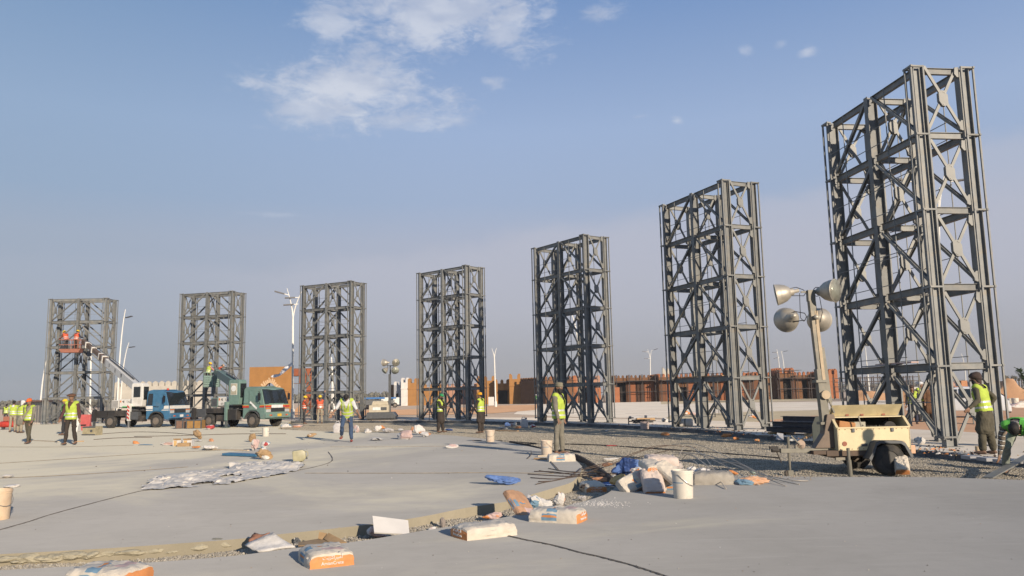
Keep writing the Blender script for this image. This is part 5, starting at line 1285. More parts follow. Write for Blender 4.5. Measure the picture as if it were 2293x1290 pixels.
def person(label, loc, face, H=1.72, lean=0, twist=0, head=(0,0), armL=(5,8,12), armR=(5,8,12), inL=0, inR=0, legL=(0,0,3), legR=(0,0,3),
           top=c_olive, bottom=c_olive, kurta=True, vest=m_hivis, vest_len=0.0, open_vest=False, hat=None, hatm=None, beard=False, short=False, shoe=m_sole,
           stripes=False, group='workers in hi-vis vests on the site', vox=.014, hair=True, z=None, bands=2, sash=False, torn=False):
    """face: heading in degrees, 0 = looking away from the camera (+y), 180 = towards it. arm = (swing forward, out, elbow bend); leg = (forward, knee, out)"""
    s = H/1.72
    t = thing('person', label, 'person', loc, R(face), group)
    T = RX(-lean)                                   # forward lean of the trunk
    pel = Vector((0,0,.93)); J = {}
    for sd, lg in ((-1, legL), (1, legR)):
        hip = pel + Vector((sd*.09,0,-.03)); th = RX(lg[0]) @ (RY(-sd*lg[2]) @ Vector((0,0,-.42))); kn = hip + th
        sh = RX(lg[0]-lg[1]) @ (RY(-sd*lg[2]*.6) @ Vector((0,0,-.41))); an = kn + sh; ft = RX(min(0, (lg[0]-lg[1])*.45)) @ Vector((sd*.02,.16,-.045))
        J[sd] = (hip, kn, an, ft)
    zmin = min(min(J[sd][2].z, (J[sd][2]+J[sd][3]).z+.02) for sd in (-1,1)) - .075
    off = Vector((0,0,-zmin)); pel = pel + off
    for sd in (-1,1): J[sd] = tuple(v + off if i < 3 else v for i, v in enumerate(J[sd]))
    Tw = RZ(twist)
    B = lambda x, y, z_: pel + Tw @ (T @ Vector((x, y, z_)))
    waist, chest, neck = B(0,0,.14), B(0,.01,.36), B(0,.0,.53)
    hc = B(0,.015,.60) + Tw @ (T @ (RZ(head[1]) @ RX(-head[0]) @ Vector((0,.015,.085)))); HR = Tw @ T @ RZ(head[1]) @ RX(-head[0])
    side = Tw @ T @ Vector((1,0,0)); fwd = Tw @ T @ Vector((0,1,0)); upv = Tw @ T @ Vector((0,0,1))
    A = {}
    for sd, ar, inn in ((-1, armL, inL), (1, armR, inR)):
        sh = B(sd*.185,0,.455); L1, L2 = .285, .25
        u = Tw @ (T @ (RX(ar[0]) @ (RY(-sd*ar[1]) @ Vector((0,0,-1))))); el = sh + u*L1
        f = Tw @ (T @ (RX(ar[0]+ar[2]) @ (RY(-sd*ar[1] + sd*inn) @ Vector((0,0,-1))))); wr = el + f*L2
        A[sd] = (sh, el, wr, f)
    b = MB()
    # body: one continuous surface
    ell(b, [pel+Vector((0,0,-.03)), waist, chest, B(0,0,.47)], [(.145,.10),(.125,.085),(.15,.10),(.13,.08)], side)
    ell(b, [B(0,-.005,.47), hc - HR @ Vector((0,.0,.06))], [.058,.052], side)
    for sd in (-1,1):
        hip, kn, an, ft = J[sd]
        ell(b, [hip, hip.lerp(kn,.5), kn, kn.lerp(an,.35), an], [.085,.072,.052,.052,.036], (1,0,0))
        ell(b, [an+Vector((0,-.035,-.04)), an+ft*.5+Vector((0,0,-.02)), an+ft], [(.036,.034),(.042,.030),(.038,.018)], (1,0,0), 10)
        sh, el, wr, f = A[sd]
        ell(b, [sh, sh.lerp(el,.5), el, el.lerp(wr,.3), wr], [.050,.044,.036,.036,.025], side)
        hx_ = f.cross(fwd); hx_ = hx_.normalized() if hx_.length > .2 else side; pn = f.cross(hx_).normalized()
        ell(b, [wr, wr+f*.05, wr+f*.085], [(.028,.018),(.040,.017),(.038,.014)], hx_, 10)
        for k in range(4):
            o_ = hx_*(-.030+.020*k); l_ = (.062,.075,.080,.066)[k]; q = wr+f*.085+o_
            ell(b, [q, q+f*l_*.5+pn*.006*sd, q+f*l_*.8+pn*.022*sd], [.0105,.0095,.008], hx_, 8)
        q = wr+f*.03+hx_*.035*(-sd); ell(b, [q, q+f*.03-hx_*sd*.022, q+f*.06-hx_*sd*.026], [.013,.011,.009], hx_, 8)
    hp = [(-.118,.030,.040),(-.10,.055,.058),(-.06,.066,.080),(-.01,.073,.094),(.035,.076,.098),(.08,.066,.085),(.108,.035,.045)]
    hr = [[hc + HR @ Vector((a*math.cos(2*math.pi*k/16), c_*math.sin(2*math.pi*k/16) + (.012 if z_ < -.05 else 0), z_)) for k in range(16)] for z_, a, c_ in hp]
    b.loft(hr)
    ell(b, [hc+HR@Vector((0,.092,.005)), hc+HR@Vector((0,.113,-.030))], [.011,.016], side, 8)
    ell(b, [hc+HR@Vector((-.03,.088,.022)), hc+HR@Vector((.03,.088,.022))], [.010,.010], upv, 8)
    ell(b, [hc+HR@Vector((-.02,.088,-.062)), hc+HR@Vector((.02,.088,-.062))], [.009,.009], upv, 8)
    for sd in (-1,1): ell(b, [hc+HR@Vector((sd*.078,-.005,-.02)), hc+HR@Vector((sd*.082,-.008,.022))], [(.009,.018),(.010,.022)], side, 8)
    bm_ = remesh(b, vox*.8, 'body', 1, SKIN); link('body', bm_, t)
    ey = MB()
    for sd in (-1,1):
        c_ = hc+HR@Vector((sd*.030,.088,.002)); ey.lathe([(0,-.011),(.009,-.006),(.012,0),(.009,.006),(0,.011)], c_, 'z', 8, m_eye); ey.lathe([(0,-.005),(.006,0),(0,.005)], c_+HR@Vector((0,.011,0)), 'z', 8, m_hair)
    link('eyes', ey.mesh('eyes'), t)
    # trousers
    r0 = .105 if kurta else .088; r1 = (.092,.085,.072) if kurta else (.080,.068,.058)
    b = MB(); ell(b, [pel+Vector((0,0,.08)), pel+Vector((0,0,-.04))], [(.16,.115),(.165,.12)], side)
    for sd in (-1,1):
        hip, kn, an, ft = J[sd]; ell(b, [hip, hip.lerp(kn,.5), kn, kn.lerp(an,.5), an+Vector((0,0,.03))], [r0, r1[0], r1[1]*(.95), r1[1], r1[2]], (1,0,0))
    tm_ = remesh(b, vox*1.1, 'trousers', 2, bottom)
    link('trousers', tm_, t)
    # shirt or long kurta, moved by its own folds
    b = MB(); ph = rnd.uniform(0,6)
    ell(b, [B(0,0,.02), waist, chest, B(0,0,.455)], [(.165,.125),(.148,.112),(.175,.125),(.155,.095)], side, 18)
    ell(b, [B(0,0,.44), B(0,0,.52)], [(.14,.08),(.070,.062)], side)
    for sd in (-1,1):
        sh, el, wr, f = A[sd]
        ell(b, [sh + side*(-sd*.03), sh, sh.lerp(el,.6), el], [.075,.072,.062,.056], side)
        if not short: ell(b, [el, el.lerp(wr,.5), wr - f*.01], [.056,.052,.040], side)
    if kurta:
        kz = [pel + Vector((0,-.005,.04)), pel + Vector((0,-.0,-.12)), pel + Vector((0,.0,-.30)), pel + Vector((0,.01,-.44))]
        kx = (J[-1][1].y + J[1][1].y - 2*pel.y)*.3; kz[2].y += kx*.6; kz[3].y += kx
        ell(b, kz, [(.175,.135),(.195,.15),(.215,.165),(.23,.17)], side, 20)
    sm_ = remesh(b, vox, 'shirt', 2, top)
    puff(sm_, lambda c: (noise.noise(Vector((c[0]*10+ph, c[1]*10, c[2]*4.5)))*.013 + noise.noise(Vector((c[0]*26, c[1]*26+ph, c[2]*13)))*.005)*(1.7 if c[2] < pel.z else 1))
    puff(tm_, lambda c: noise.noise(Vector((c[0]*12+ph, c[1]*12, c[2]*5)))*.014 + noise.noise(Vector((c[0]*20, c[1]*20+ph, c[2]*26)))*.005)
    if torn:
        pass
    link('kurta' if kurta else 'shirt', sm_, t)
    if stripes:
        sm_.materials.append(m_black); sm_.materials.append(m_wprint)
        for p in sm_.polygons:
            c_ = p.center; best = min(((c_-A[sd][0]).length for sd in (-1,1))); u = (c_-pel).dot(upv)
            for sd in (-1,1):
                if (c_-A[sd][1]).length < .30 and abs((c_-pel).dot(side)) > .16: u = (c_-A[sd][0]).dot((A[sd][2]-A[sd][0]).normalized())
            q = (u % .085)/.085; p.material_index = 1 if q < .18 else (2 if q < .30 else 0)
    # vest
    if vest:
        b = MB(); z0_ = -.02 - vest_len
        ell(b, [B(0,0,z0_), B(0,0,.14), chest, B(0,0,.44)], [(.192,.150),(.176,.136),(.198,.146),(.168,.112)], side, 20)
        for sd in (-1,1): ell(b, [B(sd*.07,0,.46), B(sd*.165,0,.475)], [(.075,.075),(.070,.070)], upv, 12)
        vm = remesh(b, vox, 'vest', 2, vest); vm.materials.append(m_refl)
        bmv = bmesh.new(); bmv.from_mesh(vm); kill = []
        for f_ in bmv.faces:
            c_ = f_.calc_center_median() - pel; u = c_.dot(upv); x = c_.dot(side); y = c_.dot(fwd)
            if u < z0_ + .02 - .0: kill.append(f_); continue
            if y > 0 and u > .24 and abs(x) < (u-.24)*.36: kill.append(f_); continue
            if y <= 0 and u > .44 and abs(x) < .075: kill.append(f_); continue
            if open_vest and y > 0 and abs(x) < .07 + .02*math.sin(u*9): kill.append(f_); continue
            if u > .50: kill.append(f_) if abs(x) < .06 else None
            zb = (u - z0_)
            f_.material_index = 1 if (bands >= 1 and .085 < zb < .125) or (bands >= 2 and .20 < zb < .24) or (abs(abs(x)-.105) < .016 and zb > .24 and bands > 2) else 0
        bmesh.ops.delete(bmv, geom=list(set(kill)), context='FACES'); bmv.to_mesh(vm); bmv.free()
        puff(vm, lambda c: .014 + noise.noise(Vector((c[0]*9+ph, c[1]*9, c[2]*6)))*.012 + noise.noise(Vector((c[0]*24+ph, c[1]*24, c[2]*12)))*.004)
        link('vest', vm, t)
    # shoes
    for sd in (-1,1):
        hip, kn, an, ft = J[sd]; b = MB(); ell(b, [an+Vector((0,-.045,-.052)), an+ft*.5+Vector((0,0,-.035)), an+ft+Vector((0,.01,-.008))], [(.044,.030),(.050,.030),(.044,.020)], (1,0,0), 12)
        link('shoe', b.mesh('shoe', shoe, smooth=2), t)
    # hair, beard, headgear
    def shell(prof, mt, nm, front=None, n=18):
        b = MB(); b.loft([[hc + HR @ Vector((a*math.cos(2*math.pi*k/n), oy + c_*math.sin(2*math.pi*k/n), z_ + (dz*math.sin(2*math.pi*k/n)))) for k in range(n)] for z_, a, c_, oy, dz in prof])
        link(nm, b.mesh(nm, mt, smooth=2), t)
    if hair: shell([(-.05,.070,.070,-.028,.02),(.0,.081,.088,-.018,.02),(.045,.085,.100,-.008,.015),(.09,.072,.088,-.004,0),(.118,.03,.04,-.004,0)], m_hair, 'hair')
    if beard: shell([(-.165,.02,.02,.065,0),(-.14,.040,.035,.062,0),(-.10,.062,.052,.048,.01),(-.055,.075,.055,.042,.015),(-.035,.076,.030,.05,.03)], m_hair, 'beard')
    if hat == 'cap': 
        shell([(.012,.092,.108,-.004,.01),(.055,.092,.108,-.004,.0),(.10,.080,.095,-.004,0),(.128,.04,.05,-.004,0)], hatm, 'cap')
        b = MB(); b.loft([[hc + HR @ Vector((x, y, .028 + (.0 if k < 2 else .008))) for k, (x, y) in enumerate(((-w_,yy_),(w_,yy_),(w_,yy_),(-w_,yy_)))] for w_, yy_ in ((.075,.085),(.070,.125),(.045,.165))]); link('cap_brim', b.mesh('cap_brim', hatm), t)
    if hat == 'pakol':
        shell([(.018,.096,.112,-.004,.004),(.030,.104,.120,-.004,.004),(.048,.100,.116,-.004,.004),(.060,.090,.105,-.004,0),(.115,.092,.108,-.004,0),(.130,.06,.07,-.004,0)], hatm, 'cap')
    if hat == 'flat':
        shell([(.020,.094,.110,-.002,.004),(.032,.125,.150,.010,.0),(.060,.150,.165,.012,0),(.095,.11,.12,.0,0),(.115,.05,.05,-.01,0)], hatm, 'hat')
    if hat == 'wrap':
        shell([(-.03,.090,.098,-.022,.04),(.02,.108,.122,-.008,.03),(.06,.118,.132,-.006,.01),(.10,.105,.115,-.012,0),(.135,.05,.06,-.012,0)], hatm, 'turban')
        shell([(-.15,.03,.03,-.05,0),(-.09,.070,.06,-.04,0),(-.02,.088,.085,-.03,0),(.02,.08,.08,-.02,0)], hatm, 'turban_tail')
    if hat == 'helmet':
        shell([(.015,.108,.132,.004,.004),(.022,.125,.150,.010,.004),(.032,.110,.130,.0,.0),(.075,.104,.124,-.004,0),(.115,.080,.095,-.004,0),(.145,.035,.045,-.004,0)], hatm or m_helm, 'hard_hat')
    if sash:
        b = MB(); P = [B(-.16,.155,.46), B(-.05,.175,.30), B(.06,.17,.14), B(.15,.16,.0)]
        b.loft([[p + side*.025 + upv*.015, p + fwd*.012 + side*.025 + upv*.015, p + fwd*.012 - side*.025 - upv*.015, p - side*.025 - upv*.015] for p in P]); link('shoulder_strap', b.mesh('shoulder_strap', c_beige), t)
    t.scale = (s, s, s)
    return t
GW = 'workers in hi-vis vests on the site'
def gp(px, py, z=0.0): p = at(px, py, z); return (p.x, p.y, z)
m_capo = cloth('orange_cap', (.75,.14,.03)); m_capb = cloth('brown_hat', (.13,.065,.035)); m_capg = cloth('green_cap', (.03,.24,.09)); m_capy = cloth('amber_cap', (.75,.36,.02)); m_pak = cloth('khaki_cap', (.19,.17,.12)); m_wrap = cloth('brown_turban', (.060,.040,.035))
m_skinred = M('red_shoe', (.28,.02,.02), .6)
person('worker in orange cap and grey shirt walking towards the camera, strap across his vest', gp(62,994), 172, 1.72, armL=(14,9,12), armR=(-10,9,10), legL=(12,4,2), legR=(-10,14,2), top=c_grey, bottom=c_olive, kurta=False, hat='cap', hatm=m_capo, head=(12,0), sash=True, vest_len=.04)
person('worker in wide brown hat and maroon shirt walking towards the camera', gp(156,997), 180, 1.84, armL=(-8,11,14), armR=(10,11,12), legL=(-6,10,1.5), legR=(10,6,1.5), top=c_maroon, bottom=c_dark, kurta=False, hat='flat', hatm=m_capb, head=(8,0), vest_len=.08, shoe=m_sole)
person('man in blue jeans and white T-shirt looking down at the ground mid slab', gp(777,990), 186, 1.80, lean=30, armL=(24,26,26), armR=(26,32,30), legL=(6,2,5), legR=(16,58,9), top=c_white, bottom=c_jean, kurta=False, short=True, head=(48,0), shoe=m_skinred, bands=3, vest_len=.10)
person('bearded man in green cap and dark long robe with his arms crossed low', gp(987,969.5,-.12), -112, 1.72, armL=(28,6,55), armR=(28,6,55), inL=40, inR=40, legL=(3,0,4), legR=(-3,2,5), top=c_dark, bottom=c_dark, open_vest=True, hat='cap', hatm=m_capg, beard=True, head=(14,-12))
person('worker in amber yellow cap and dark long robe beside the white bucket', gp(1077,970.5,-.12), 60, 1.74, armL=(24,8,22), armR=(30,6,30), legL=(0,0,2), legR=(2,4,2), top=c_dark, bottom=c_dark, hat='cap', hatm=m_capy, head=(4,8), vest_len=.03)
person('bearded worker in beige cap and grey shirt standing on the gravel edge', gp(1253,1019,-.02), -118, 1.76, armL=(0,7,8), armR=(6,7,10), legL=(2,0,2), legR=(-2,0,2), top=c_grey, bottom=c_grey, kurta=False, hat='pakol', hatm=m_pak, beard=True, head=(6,-22), vox=.011, vest_len=.08)
person('worker in brown turban standing hand on hip beside the near tower', gp(2213,1019,0), 35, 1.74, lean=6, armL=(-12,22,52), armR=(-30,26,72), inL=-20, inR=42, legL=(4,2,2), legR=(-3,2,3), top=c_olive, bottom=c_olive, hat='wrap', hatm=m_wrap, beard=True, head=(8,26), vox=.011, vest_len=.04)
person('worker in striped sweater and bright green vest bending down at the right edge', gp(2296,1066,-.13), 140, 1.74, lean=84, armL=(70,10,16), armR=(76,12,12), legL=(46,74,14), legR=(34,60,16), top=c_stripe, bottom=c_gtrs, kurta=False, vest=m_higreen, stripes=True, hat=None, head=(30,0), vox=.011, bands=0, shoe=m_black)
person('worker in yellow hard hat and orange vest in the red basket, left one', (BK1.x-.42, BK1.y-.02, BK1.z+.05), 65, 1.70, lean=22, armL=(50,6,40), armR=(55,6,45), top=c_rust, bottom=c_char, kurta=False, vest=m_hio, hat='helmet', head=(20,0), vox=.018)
person('worker in yellow hard hat and orange vest in the red basket, right one', (BK1.x+.30, BK1.y-.02, BK1.z+.05), -20, 1.66, lean=8, armL=(40,6,40), armR=(45,6,45), top=c_navy, bottom=c_dark, kurta=False, vest=m_hio, hat='helmet', head=(15,0), vox=.018)
person('worker in yellow hard hat and yellow vest on the green lift bucket', (BK2.x-.30, BK2.y-.02, BK2.z+.06), -40, 1.72, lean=10, armL=(40,8,20), armR=(55,8,10), top=c_pink, bottom=c_char, kurta=False, hat='helmet', head=(5,-30), vox=.018)
person('worker in pale cap and orange vest bending over the green lift bucket', (BK2.x+.36, BK2.y, BK2.z+.06), -60, 1.68, lean=30, armL=(50,8,20), armR=(55,8,30), top=c_dark, bottom=c_char, kurta=False, vest=m_hio, hat='pakol', hatm=cloth('pale_cap', (.42,.30,.22)), head=(25,0), vox=.018)
person('worker in orange vest and yellow hard hat at the left foot of the third tower', gp(681,950,0), -70, 1.70, armL=(30,6,50), armR=(30,6,50), top=c_rust, bottom=c_char, kurta=False, vest=m_hio, hat='helmet', head=(12,0), vox=.018)
person('worker in orange vest reaching one arm up inside the third tower', gp(716,949,0), 15, 1.72, armL=(30,8,30), armR=(165,10,10), top=c_navy, bottom=c_beige, kurta=False, vest=m_hio, hat='helmet', head=(-10,0), vox=.018)
person('farthest left worker in yellow vest, small, seen from behind', gp(12,950,0), 20, 1.62, top=c_char, bottom=c_char, kurta=False, vox=.02)
person('worker in yellow vest and black hair seen from behind at the left edge', gp(27,968,0), 10, 1.74, top=c_white, bottom=c_beige, kurta=False, vox=.02, armL=(20,8,30), armR=(20,8,30))
person('worker in yellow vest and white head cloth behind the orange capped one', gp(43,970,0), -20, 1.72, lean=6, top=c_grey, bottom=c_beige, hat='wrap', hatm=c_white, vox=.02, head=(15,0))
person('worker in yellow hard hat half hidden behind the brown hatted one', gp(143,975,0), 150, 1.70, top=c_char, bottom=c_char, kurta=False, vest=m_higreen, hat='helmet', vox=.02)
person('worker in yellow vest and white headscarf seen between the near tower legs', gp(2064,946,-.03), -150, 1.74, top=c_olive, bottom=c_char, hat='wrap', hatm=c_white, vox=.018, lean=5)
person('worker in yellow vest and navy trousers behind the trailer lid, left of the others', gp(2047,951,-.03), 160, 1.60, lean=14, top=c_char, bottom=c_navy, hat='wrap', hatm=m_wrap, vox=.018)
person('worker in red headscarf and brown robe behind the near tower column', gp(2083,946,-.03), 190, 1.66, top=cloth('brown_robe', (.12,.06,.03)), bottom=c_dark, vest=None, hat='wrap', hatm=cloth('red_scarf', (.22,.05,.05)), vox=.018)
person('tiny worker in green vest and white hard hat before the shaded brown wall', gp(1201,906,-.03), 100, 1.70, top=c_char, bottom=c_char, kurta=False, vest=m_higreen, hat='helmet', hatm=c_white, vox=.03)
person('tiny worker in green vest beside the panel in the scaffolded wall', gp(1457,898,-.03), 80, 1.72, top=c_beige, bottom=c_beige, kurta=False, vest=m_higreen, hat='helmet', hatm=c_navy, vox=.03)
person('tiny worker in green vest at the left of the orange veined panel', gp(1373,899,-.03), 60, 1.70, top=c_char, bottom=c_char, kurta=False, vest=m_higreen, vox=.03)
person('tiny bending worker with yellow hard hat inside the scaffolded wall', gp(1410,899,-.03), 60, 1.68, lean=35, top=c_char, bottom=c_char, kurta=False, hat='helmet', vox=.03)

person('bystander just right of the view whose shadow falls on the trailer', (8.75, 12.15, 0), -30, 1.76, top=c_grey, bottom=c_olive, vest=None, vox=.02, kurta=False, group=None)
bpy.data.scenes.remove(tmp_scene)
# ------------------------------------------------------------------ sacks, buckets, litter
m_sack = M('sack_paper', (.60,.535,.44), .85, var=.07, scale=9, bump=.35, bscale=22, dirt=.3, dcol=(.42,.36,.28), dscale=5)
m_sorange = M('sack_orange_print', (.62,.25,.085), .8, var=.14, scale=10, dirt=.25, dcol=(.55,.40,.28)); m_sblue = M('sack_blue_print', (.16,.27,.36), .8, var=.10, scale=12); m_spink = M('sack_pink_print', (.55,.40,.36), .85, var=.10, scale=9)
m_paper2 = M('crumpled_white_paper', (.60,.57,.53), .85, var=.12, scale=14, bump=.3); m_card = M('cardboard', (.38,.25,.13), .9, var=.15, scale=8); m_yell = M('yellowed_paper', (.58,.38,.16), .9, var=.15)
m_film = M('pale_plastic_film', (.52,.495,.48), .6, var=.10, scale=9); m_btarp = M('blue_cloth_fabric', (.10,.18,.40), .7, var=.25, scale=9, bump=.2); m_btarp2 = M('dark_blue_tarp', (.035,.07,.20), .6, var=.3, scale=9)
m_gfilm = M('green_plastic_film', (.36,.43,.34), .35, var=.1); m_redl = M('red_litter', (.40,.05,.05), .7)
m_form = M('dark_formwork', (.055,.042,.036), .85, var=.3, scale=6, bump=.3)
ARAB = '\ufe96\ufef3\ufeae\ufedb\ufe8d\ufeae\ufef4\ufee3\ufe83'
def sack_mesh(L, W, H, seed, ends=(1,), label=True, slump=1.0):
    nx, ny, nz = 22, 12, 6; rr = random.Random(seed); b = MB()
    def P(u, v, w_):                       # u,v,w in -1..1 on a cube surface
        e = (1-abs(u)**9*.16) ; f = (1-abs(v)**6*.18)
        x = u*L/2*(1 - .04*abs(v)**2 - .03*max(0, w_)); y = v*W/2*(1-.06*abs(u)**6)*(1-.10*max(0, w_)**2); h = H*(.5 + .5*w_)*(e if w_ > 0 else 1)*(f if w_ > -.5 else 1)
        n_ = noise.noise(Vector((u*3+seed, v*3, w_*2)))*.10 + noise.noise(Vector((u*11+seed, v*7, w_*5)))*.07 - abs(noise.noise(Vector((u*5+v*3+seed, v*2-u*2, w_*2))))*.16
        cr = -.07*math.exp(-((abs(u)-.80)/.045)**2)*(.5+.5*noise.noise(Vector((v*6, w_*4, seed))))
        k = 1 + n_*.35*slump
        return Vector((x*(1+n_*.05), y*(k) , max(0, h*(1+n_+cr*2.2*abs(u) if w_ > -.9 else 1))))
    def face(fn, na, nb):
        vs = [fn(-1+2*i/na, -1+2*j/nb) for j in range(nb+1) for i in range(na+1)]; fs = [(j*(na+1)+i, j*(na+1)+i+1, (j+1)*(na+1)+i+1, (j+1)*(na+1)+i) for j in range(nb) for i in range(na)]
        return vs, fs
    def add(fn, na, nb, mf, flip=False):
        vs, fs = face(fn, na, nb); o = len(b.v); b.v += [tuple(v) for v in vs]
        for k, f in enumerate(fs):
            i, j = k % na, k // na; b.f.append(tuple(o+q for q in (reversed(f) if flip else f))); b.mi.append(b.mat(mf((i+.5)/na*2-1, (j+.5)/nb*2-1)))
    def top(u, v):
        if label:
            if -.30 < u < .16 and v < -.62: return m_sblue
            if -.16 < u < .0 and -.55 < v < .2: return m_sblue if u > -.09 else m_sorange
            if .30 < u < .72 and -.3 < v < .6: return m_spink
        return m_sack
    def sidef(u, w_):
        if label and -.44 < u < .22: return m_sorange if -.12 < w_ < .22 else (m_sblue if -.62 < w_ < .62 else m_sack)
        return m_sack
    add(lambda u, v: P(u, v, 1), nx, ny, top); add(lambda u, v: P(u, v, -1), nx, ny, lambda u, v: m_sack, True)
    add(lambda u, w_: P(u, -1, w_), nx, nz, sidef); add(lambda u, w_: P(u, 1, w_), nx, nz, lambda u, w_: m_sack, True)
    for e in (-1, 1):
        add(lambda v, w_, e=e: P(e, v, w_), ny, nz, (lambda v, w_: m_sorange if (abs(v) < .93 and -.9 < w_ < .82) else m_sack) if e in ends else (lambda v, w_: m_sack), e == -1)
    me = b.mesh('sack', fix=False); bm = bmesh.new(); bm.from_mesh(me); bmesh.ops.remove_doubles(bm, verts=bm.verts, dist=.0015); bmesh.ops.recalc_face_normals(bm, faces=bm.faces); bm.to_mesh(me); bm.free()
    for p in me.polygons: p.use_smooth = True
    try: me.set_sharp_from_angle(angle=R(32))
    except Exception: pass
    return me
GS = 'printed paper cement sacks lying about'
def sack(label_, p, rz, L=.60, W=.40, H=.14, seed=1, ends=(1,), printed=True, rot=(0,0), text=False, z=0.0, group=GS, paper=None):
    t = thing('cement_sack', label_, 'sack', (p[0], p[1], z), R(rz), group)
    t.rotation_euler = (R(rot[0]), R(rot[1]), R(rz))
    me = sack_mesh(L, W, H, seed, ends, printed)
    if paper is not None:
        for k in range(len(me.materials)):
            if me.materials[k] is m_sack: me.materials[k] = paper
    link('paper_body', me, t)
    if text:
        e = ends[0]; x = e*(L/2 + .004)
        letter(t, ARAB, .045, (x, 0, H*.60), (R(90), 0, R(90)*e), m_wprint); letter(t, 'AmianCrete', .040, (x, 0, H*.26), (R(90), 0, R(90)*e), m_wprint)
    return t
def crumple_mesh(w_, d, h, seed, mats, fold=1.0, sub=4, flat=.0, name='crumpled_sheet'):
    bm = bmesh.new(); bmesh.ops.create_icosphere(bm, subdivisions=sub, radius=1.0); rr = random.Random(seed); o = rr.uniform(0, 50)
    pl = [(Vector((rr.gauss(0,1), rr.gauss(0,1), rr.gauss(0,1))).normalized(), rr.uniform(.15,.75)) for _ in range(14)]
    for v in bm.verts:
        c = v.co.copy(); r_ = 1.0
        for n_, k in pl:
            dd = c.dot(n_)
            if dd > k: r_ *= 1 - (dd-k)*.62*fold
        q = abs(noise.noise(c*2.4 + Vector((o,0,0))))*.38 + abs(noise.noise(c*6 + Vector((0,o,0))))*.10
        c = c*(r_*(.84 + q*fold))
        v.co = Vector((c.x*w_*.64, c.y*d*.64, max(0, (c.z*.80+.42)*h)))
    me = bpy.data.meshes.new(name); bm.to_mesh(me); bm.free()
    for m_ in mats: me.materials.append(m_)
    for p in me.polygons:
        c = p.center; q = noise.noise(Vector((c.x/w_*2.2+o, c.y/d*2.2, c.z/max(h,.01)*1.2)))
        p.material_index = (1 if q > .18 else (2 if len(mats) > 2 and q < -.30 else 0)) if len(mats) > 1 else 0
    return me
def litter(name, label_, cat, px, py, w_, d, h, seed, mats=None, z=0.0, rz=0, sub=4, group=None, fold=1.0, kind=None):
    p = at(px, py, z); o = link(name, crumple_mesh(w_, d, h, seed, mats or [m_paper2, m_sorange], fold, sub, name=name), None, (p.x, p.y + d*.35, z), (0,0,R(rz))); return tag(o, label_, cat, group, kind)
def pxm(px, py, z=0.0): return at(px, py, z).y * 1.0 / F_PX          # metres per photo pixel there

# foreground sacks
p = at(722, 1272); sack('cement sack at the bottom of the view, bright orange printed end facing the camera', (p.x-.03, p.y+.25), -64, .52, .42, .145, 3, (1,), True, text=True)
p = at(1033, 1211); sack('cream cement sack with a rust orange end at its left, beside the slab crack', (p.x+.22, p.y+.30), 30, .62, .42, .135, 5, (-1,), False, text=True)
p = at(1300, 1173); sack('cement sack with blue and orange label, alone right of the trench', (p.x-.24, p.y+.27), -24, .62, .40, .155, 7, (1,), True, text=True)
p = at(322, 1302); sack('cement sack cut off by the bottom edge, printed side up', (p.x-.28, p.y-.02), -14, .56, .44, .15, 9, (1,), True)
p = at(1258, 1034); sack('white cement sack at the feet of the bearded worker', (p.x, p.y+.2), 4, .62, .42, .17, 11, (), True)
# the pile by the white bucket
def sackd(label_, px, py, Yd, rz, L, W, H, seed, ends, printed, rot, text=False, paper=None):
    p = atd(px, py, Yd); return sack(label_, (p.x, p.y), rz, L, W, H, seed, ends, printed, rot, text, z=p.z, paper=paper)
sackd('pale pink and white cement sack leaning upright at the front of the pile', 1461, 1083, 12.35, 92, .44, .33, .13, 13, (-1,), False, (0,-48), paper=M('pinkish_sack_paper', (.56,.47,.41), .88, var=.10, bump=.3, dirt=.3))
sackd('grey shaded sack with slanting blue label at the left of the pile', 1418, 1086, 12.6, 28, .52, .30, .14, 15, (), True, (44,-18))
sackd('cement sack with striped label half hidden behind the white bucket', 1502, 1094, 12.65, 0, .40, .26, .20, 17, (), True, (24,0))
sackd('cement sack lying under the back of the pile', 1465, 1080, 13.0, 10, .60, .40, .18, 18, (), False, (0,4))
sackd('rounded pinkish cement sack on top of the pile', 1480, 1039, 13.05, 4, .52, .34, .14, 19, (1,), False, (4,4), paper=MATS['pinkish_sack_paper'])
sackd('cement sack with a rust orange end facing front, second layer of the pile', 1459, 1049, 12.58, -80, .46, .30, .11, 21, (1,), False, (0,10), True)
sackd('cement sack sliding down the right of the pile, orange end up', 1497, 1062, 12.38, -42, .44, .26, .11, 23, (1,), False, (20,34), True)
litter('crumpled_sack', 'yellowish crumpled paper right of the upright sack', 'sack', 1497, 1092, .30, .24, .20, 30, [m_sack, m_spink])
litter('crumpled_sack', 'small white crumpled paper between the leaning sacks', 'sack', 1437, 1096, .20, .2, .16, 29, [m_paper2])
p = at(1385, 1085); litter('crumpled_sack', 'yellowed crumpled sack at the left foot of the pile', 'sack', 1396, 1086, .34, .30, .22, 31, [m_yell, m_card], group=None, rz=20)
p = at(1328, 1102, -.14); sack('cement sack lying in the gravel, dark orange end towards the camera', (p.x+.02, p.y+.24), -80, .48, .38, .14, 25, (1,), False, z=-.14, rot=(0,4), text=True)
litter('blue_tarp', 'dark blue tarpaulin draped at the back left of the sack pile', 'tarpaulin', 1415, 1072, .62, .40, .42, 33, [m_btarp2, m_btarp], z=-.06, rz=-14)
litter('crumpled_sack', 'white and orange torn sack under the blue tarpaulin', 'sack', 1428, 1072, .40, .3, .24, 35, [m_paper2, m_sorange], z=-.02)
litter('blue_rag', 'blue rag in the gravel behind the orange ended sack', 'rag', 1366, 1092, .32, .2, .10, 36, [m_btarp], z=-.12)
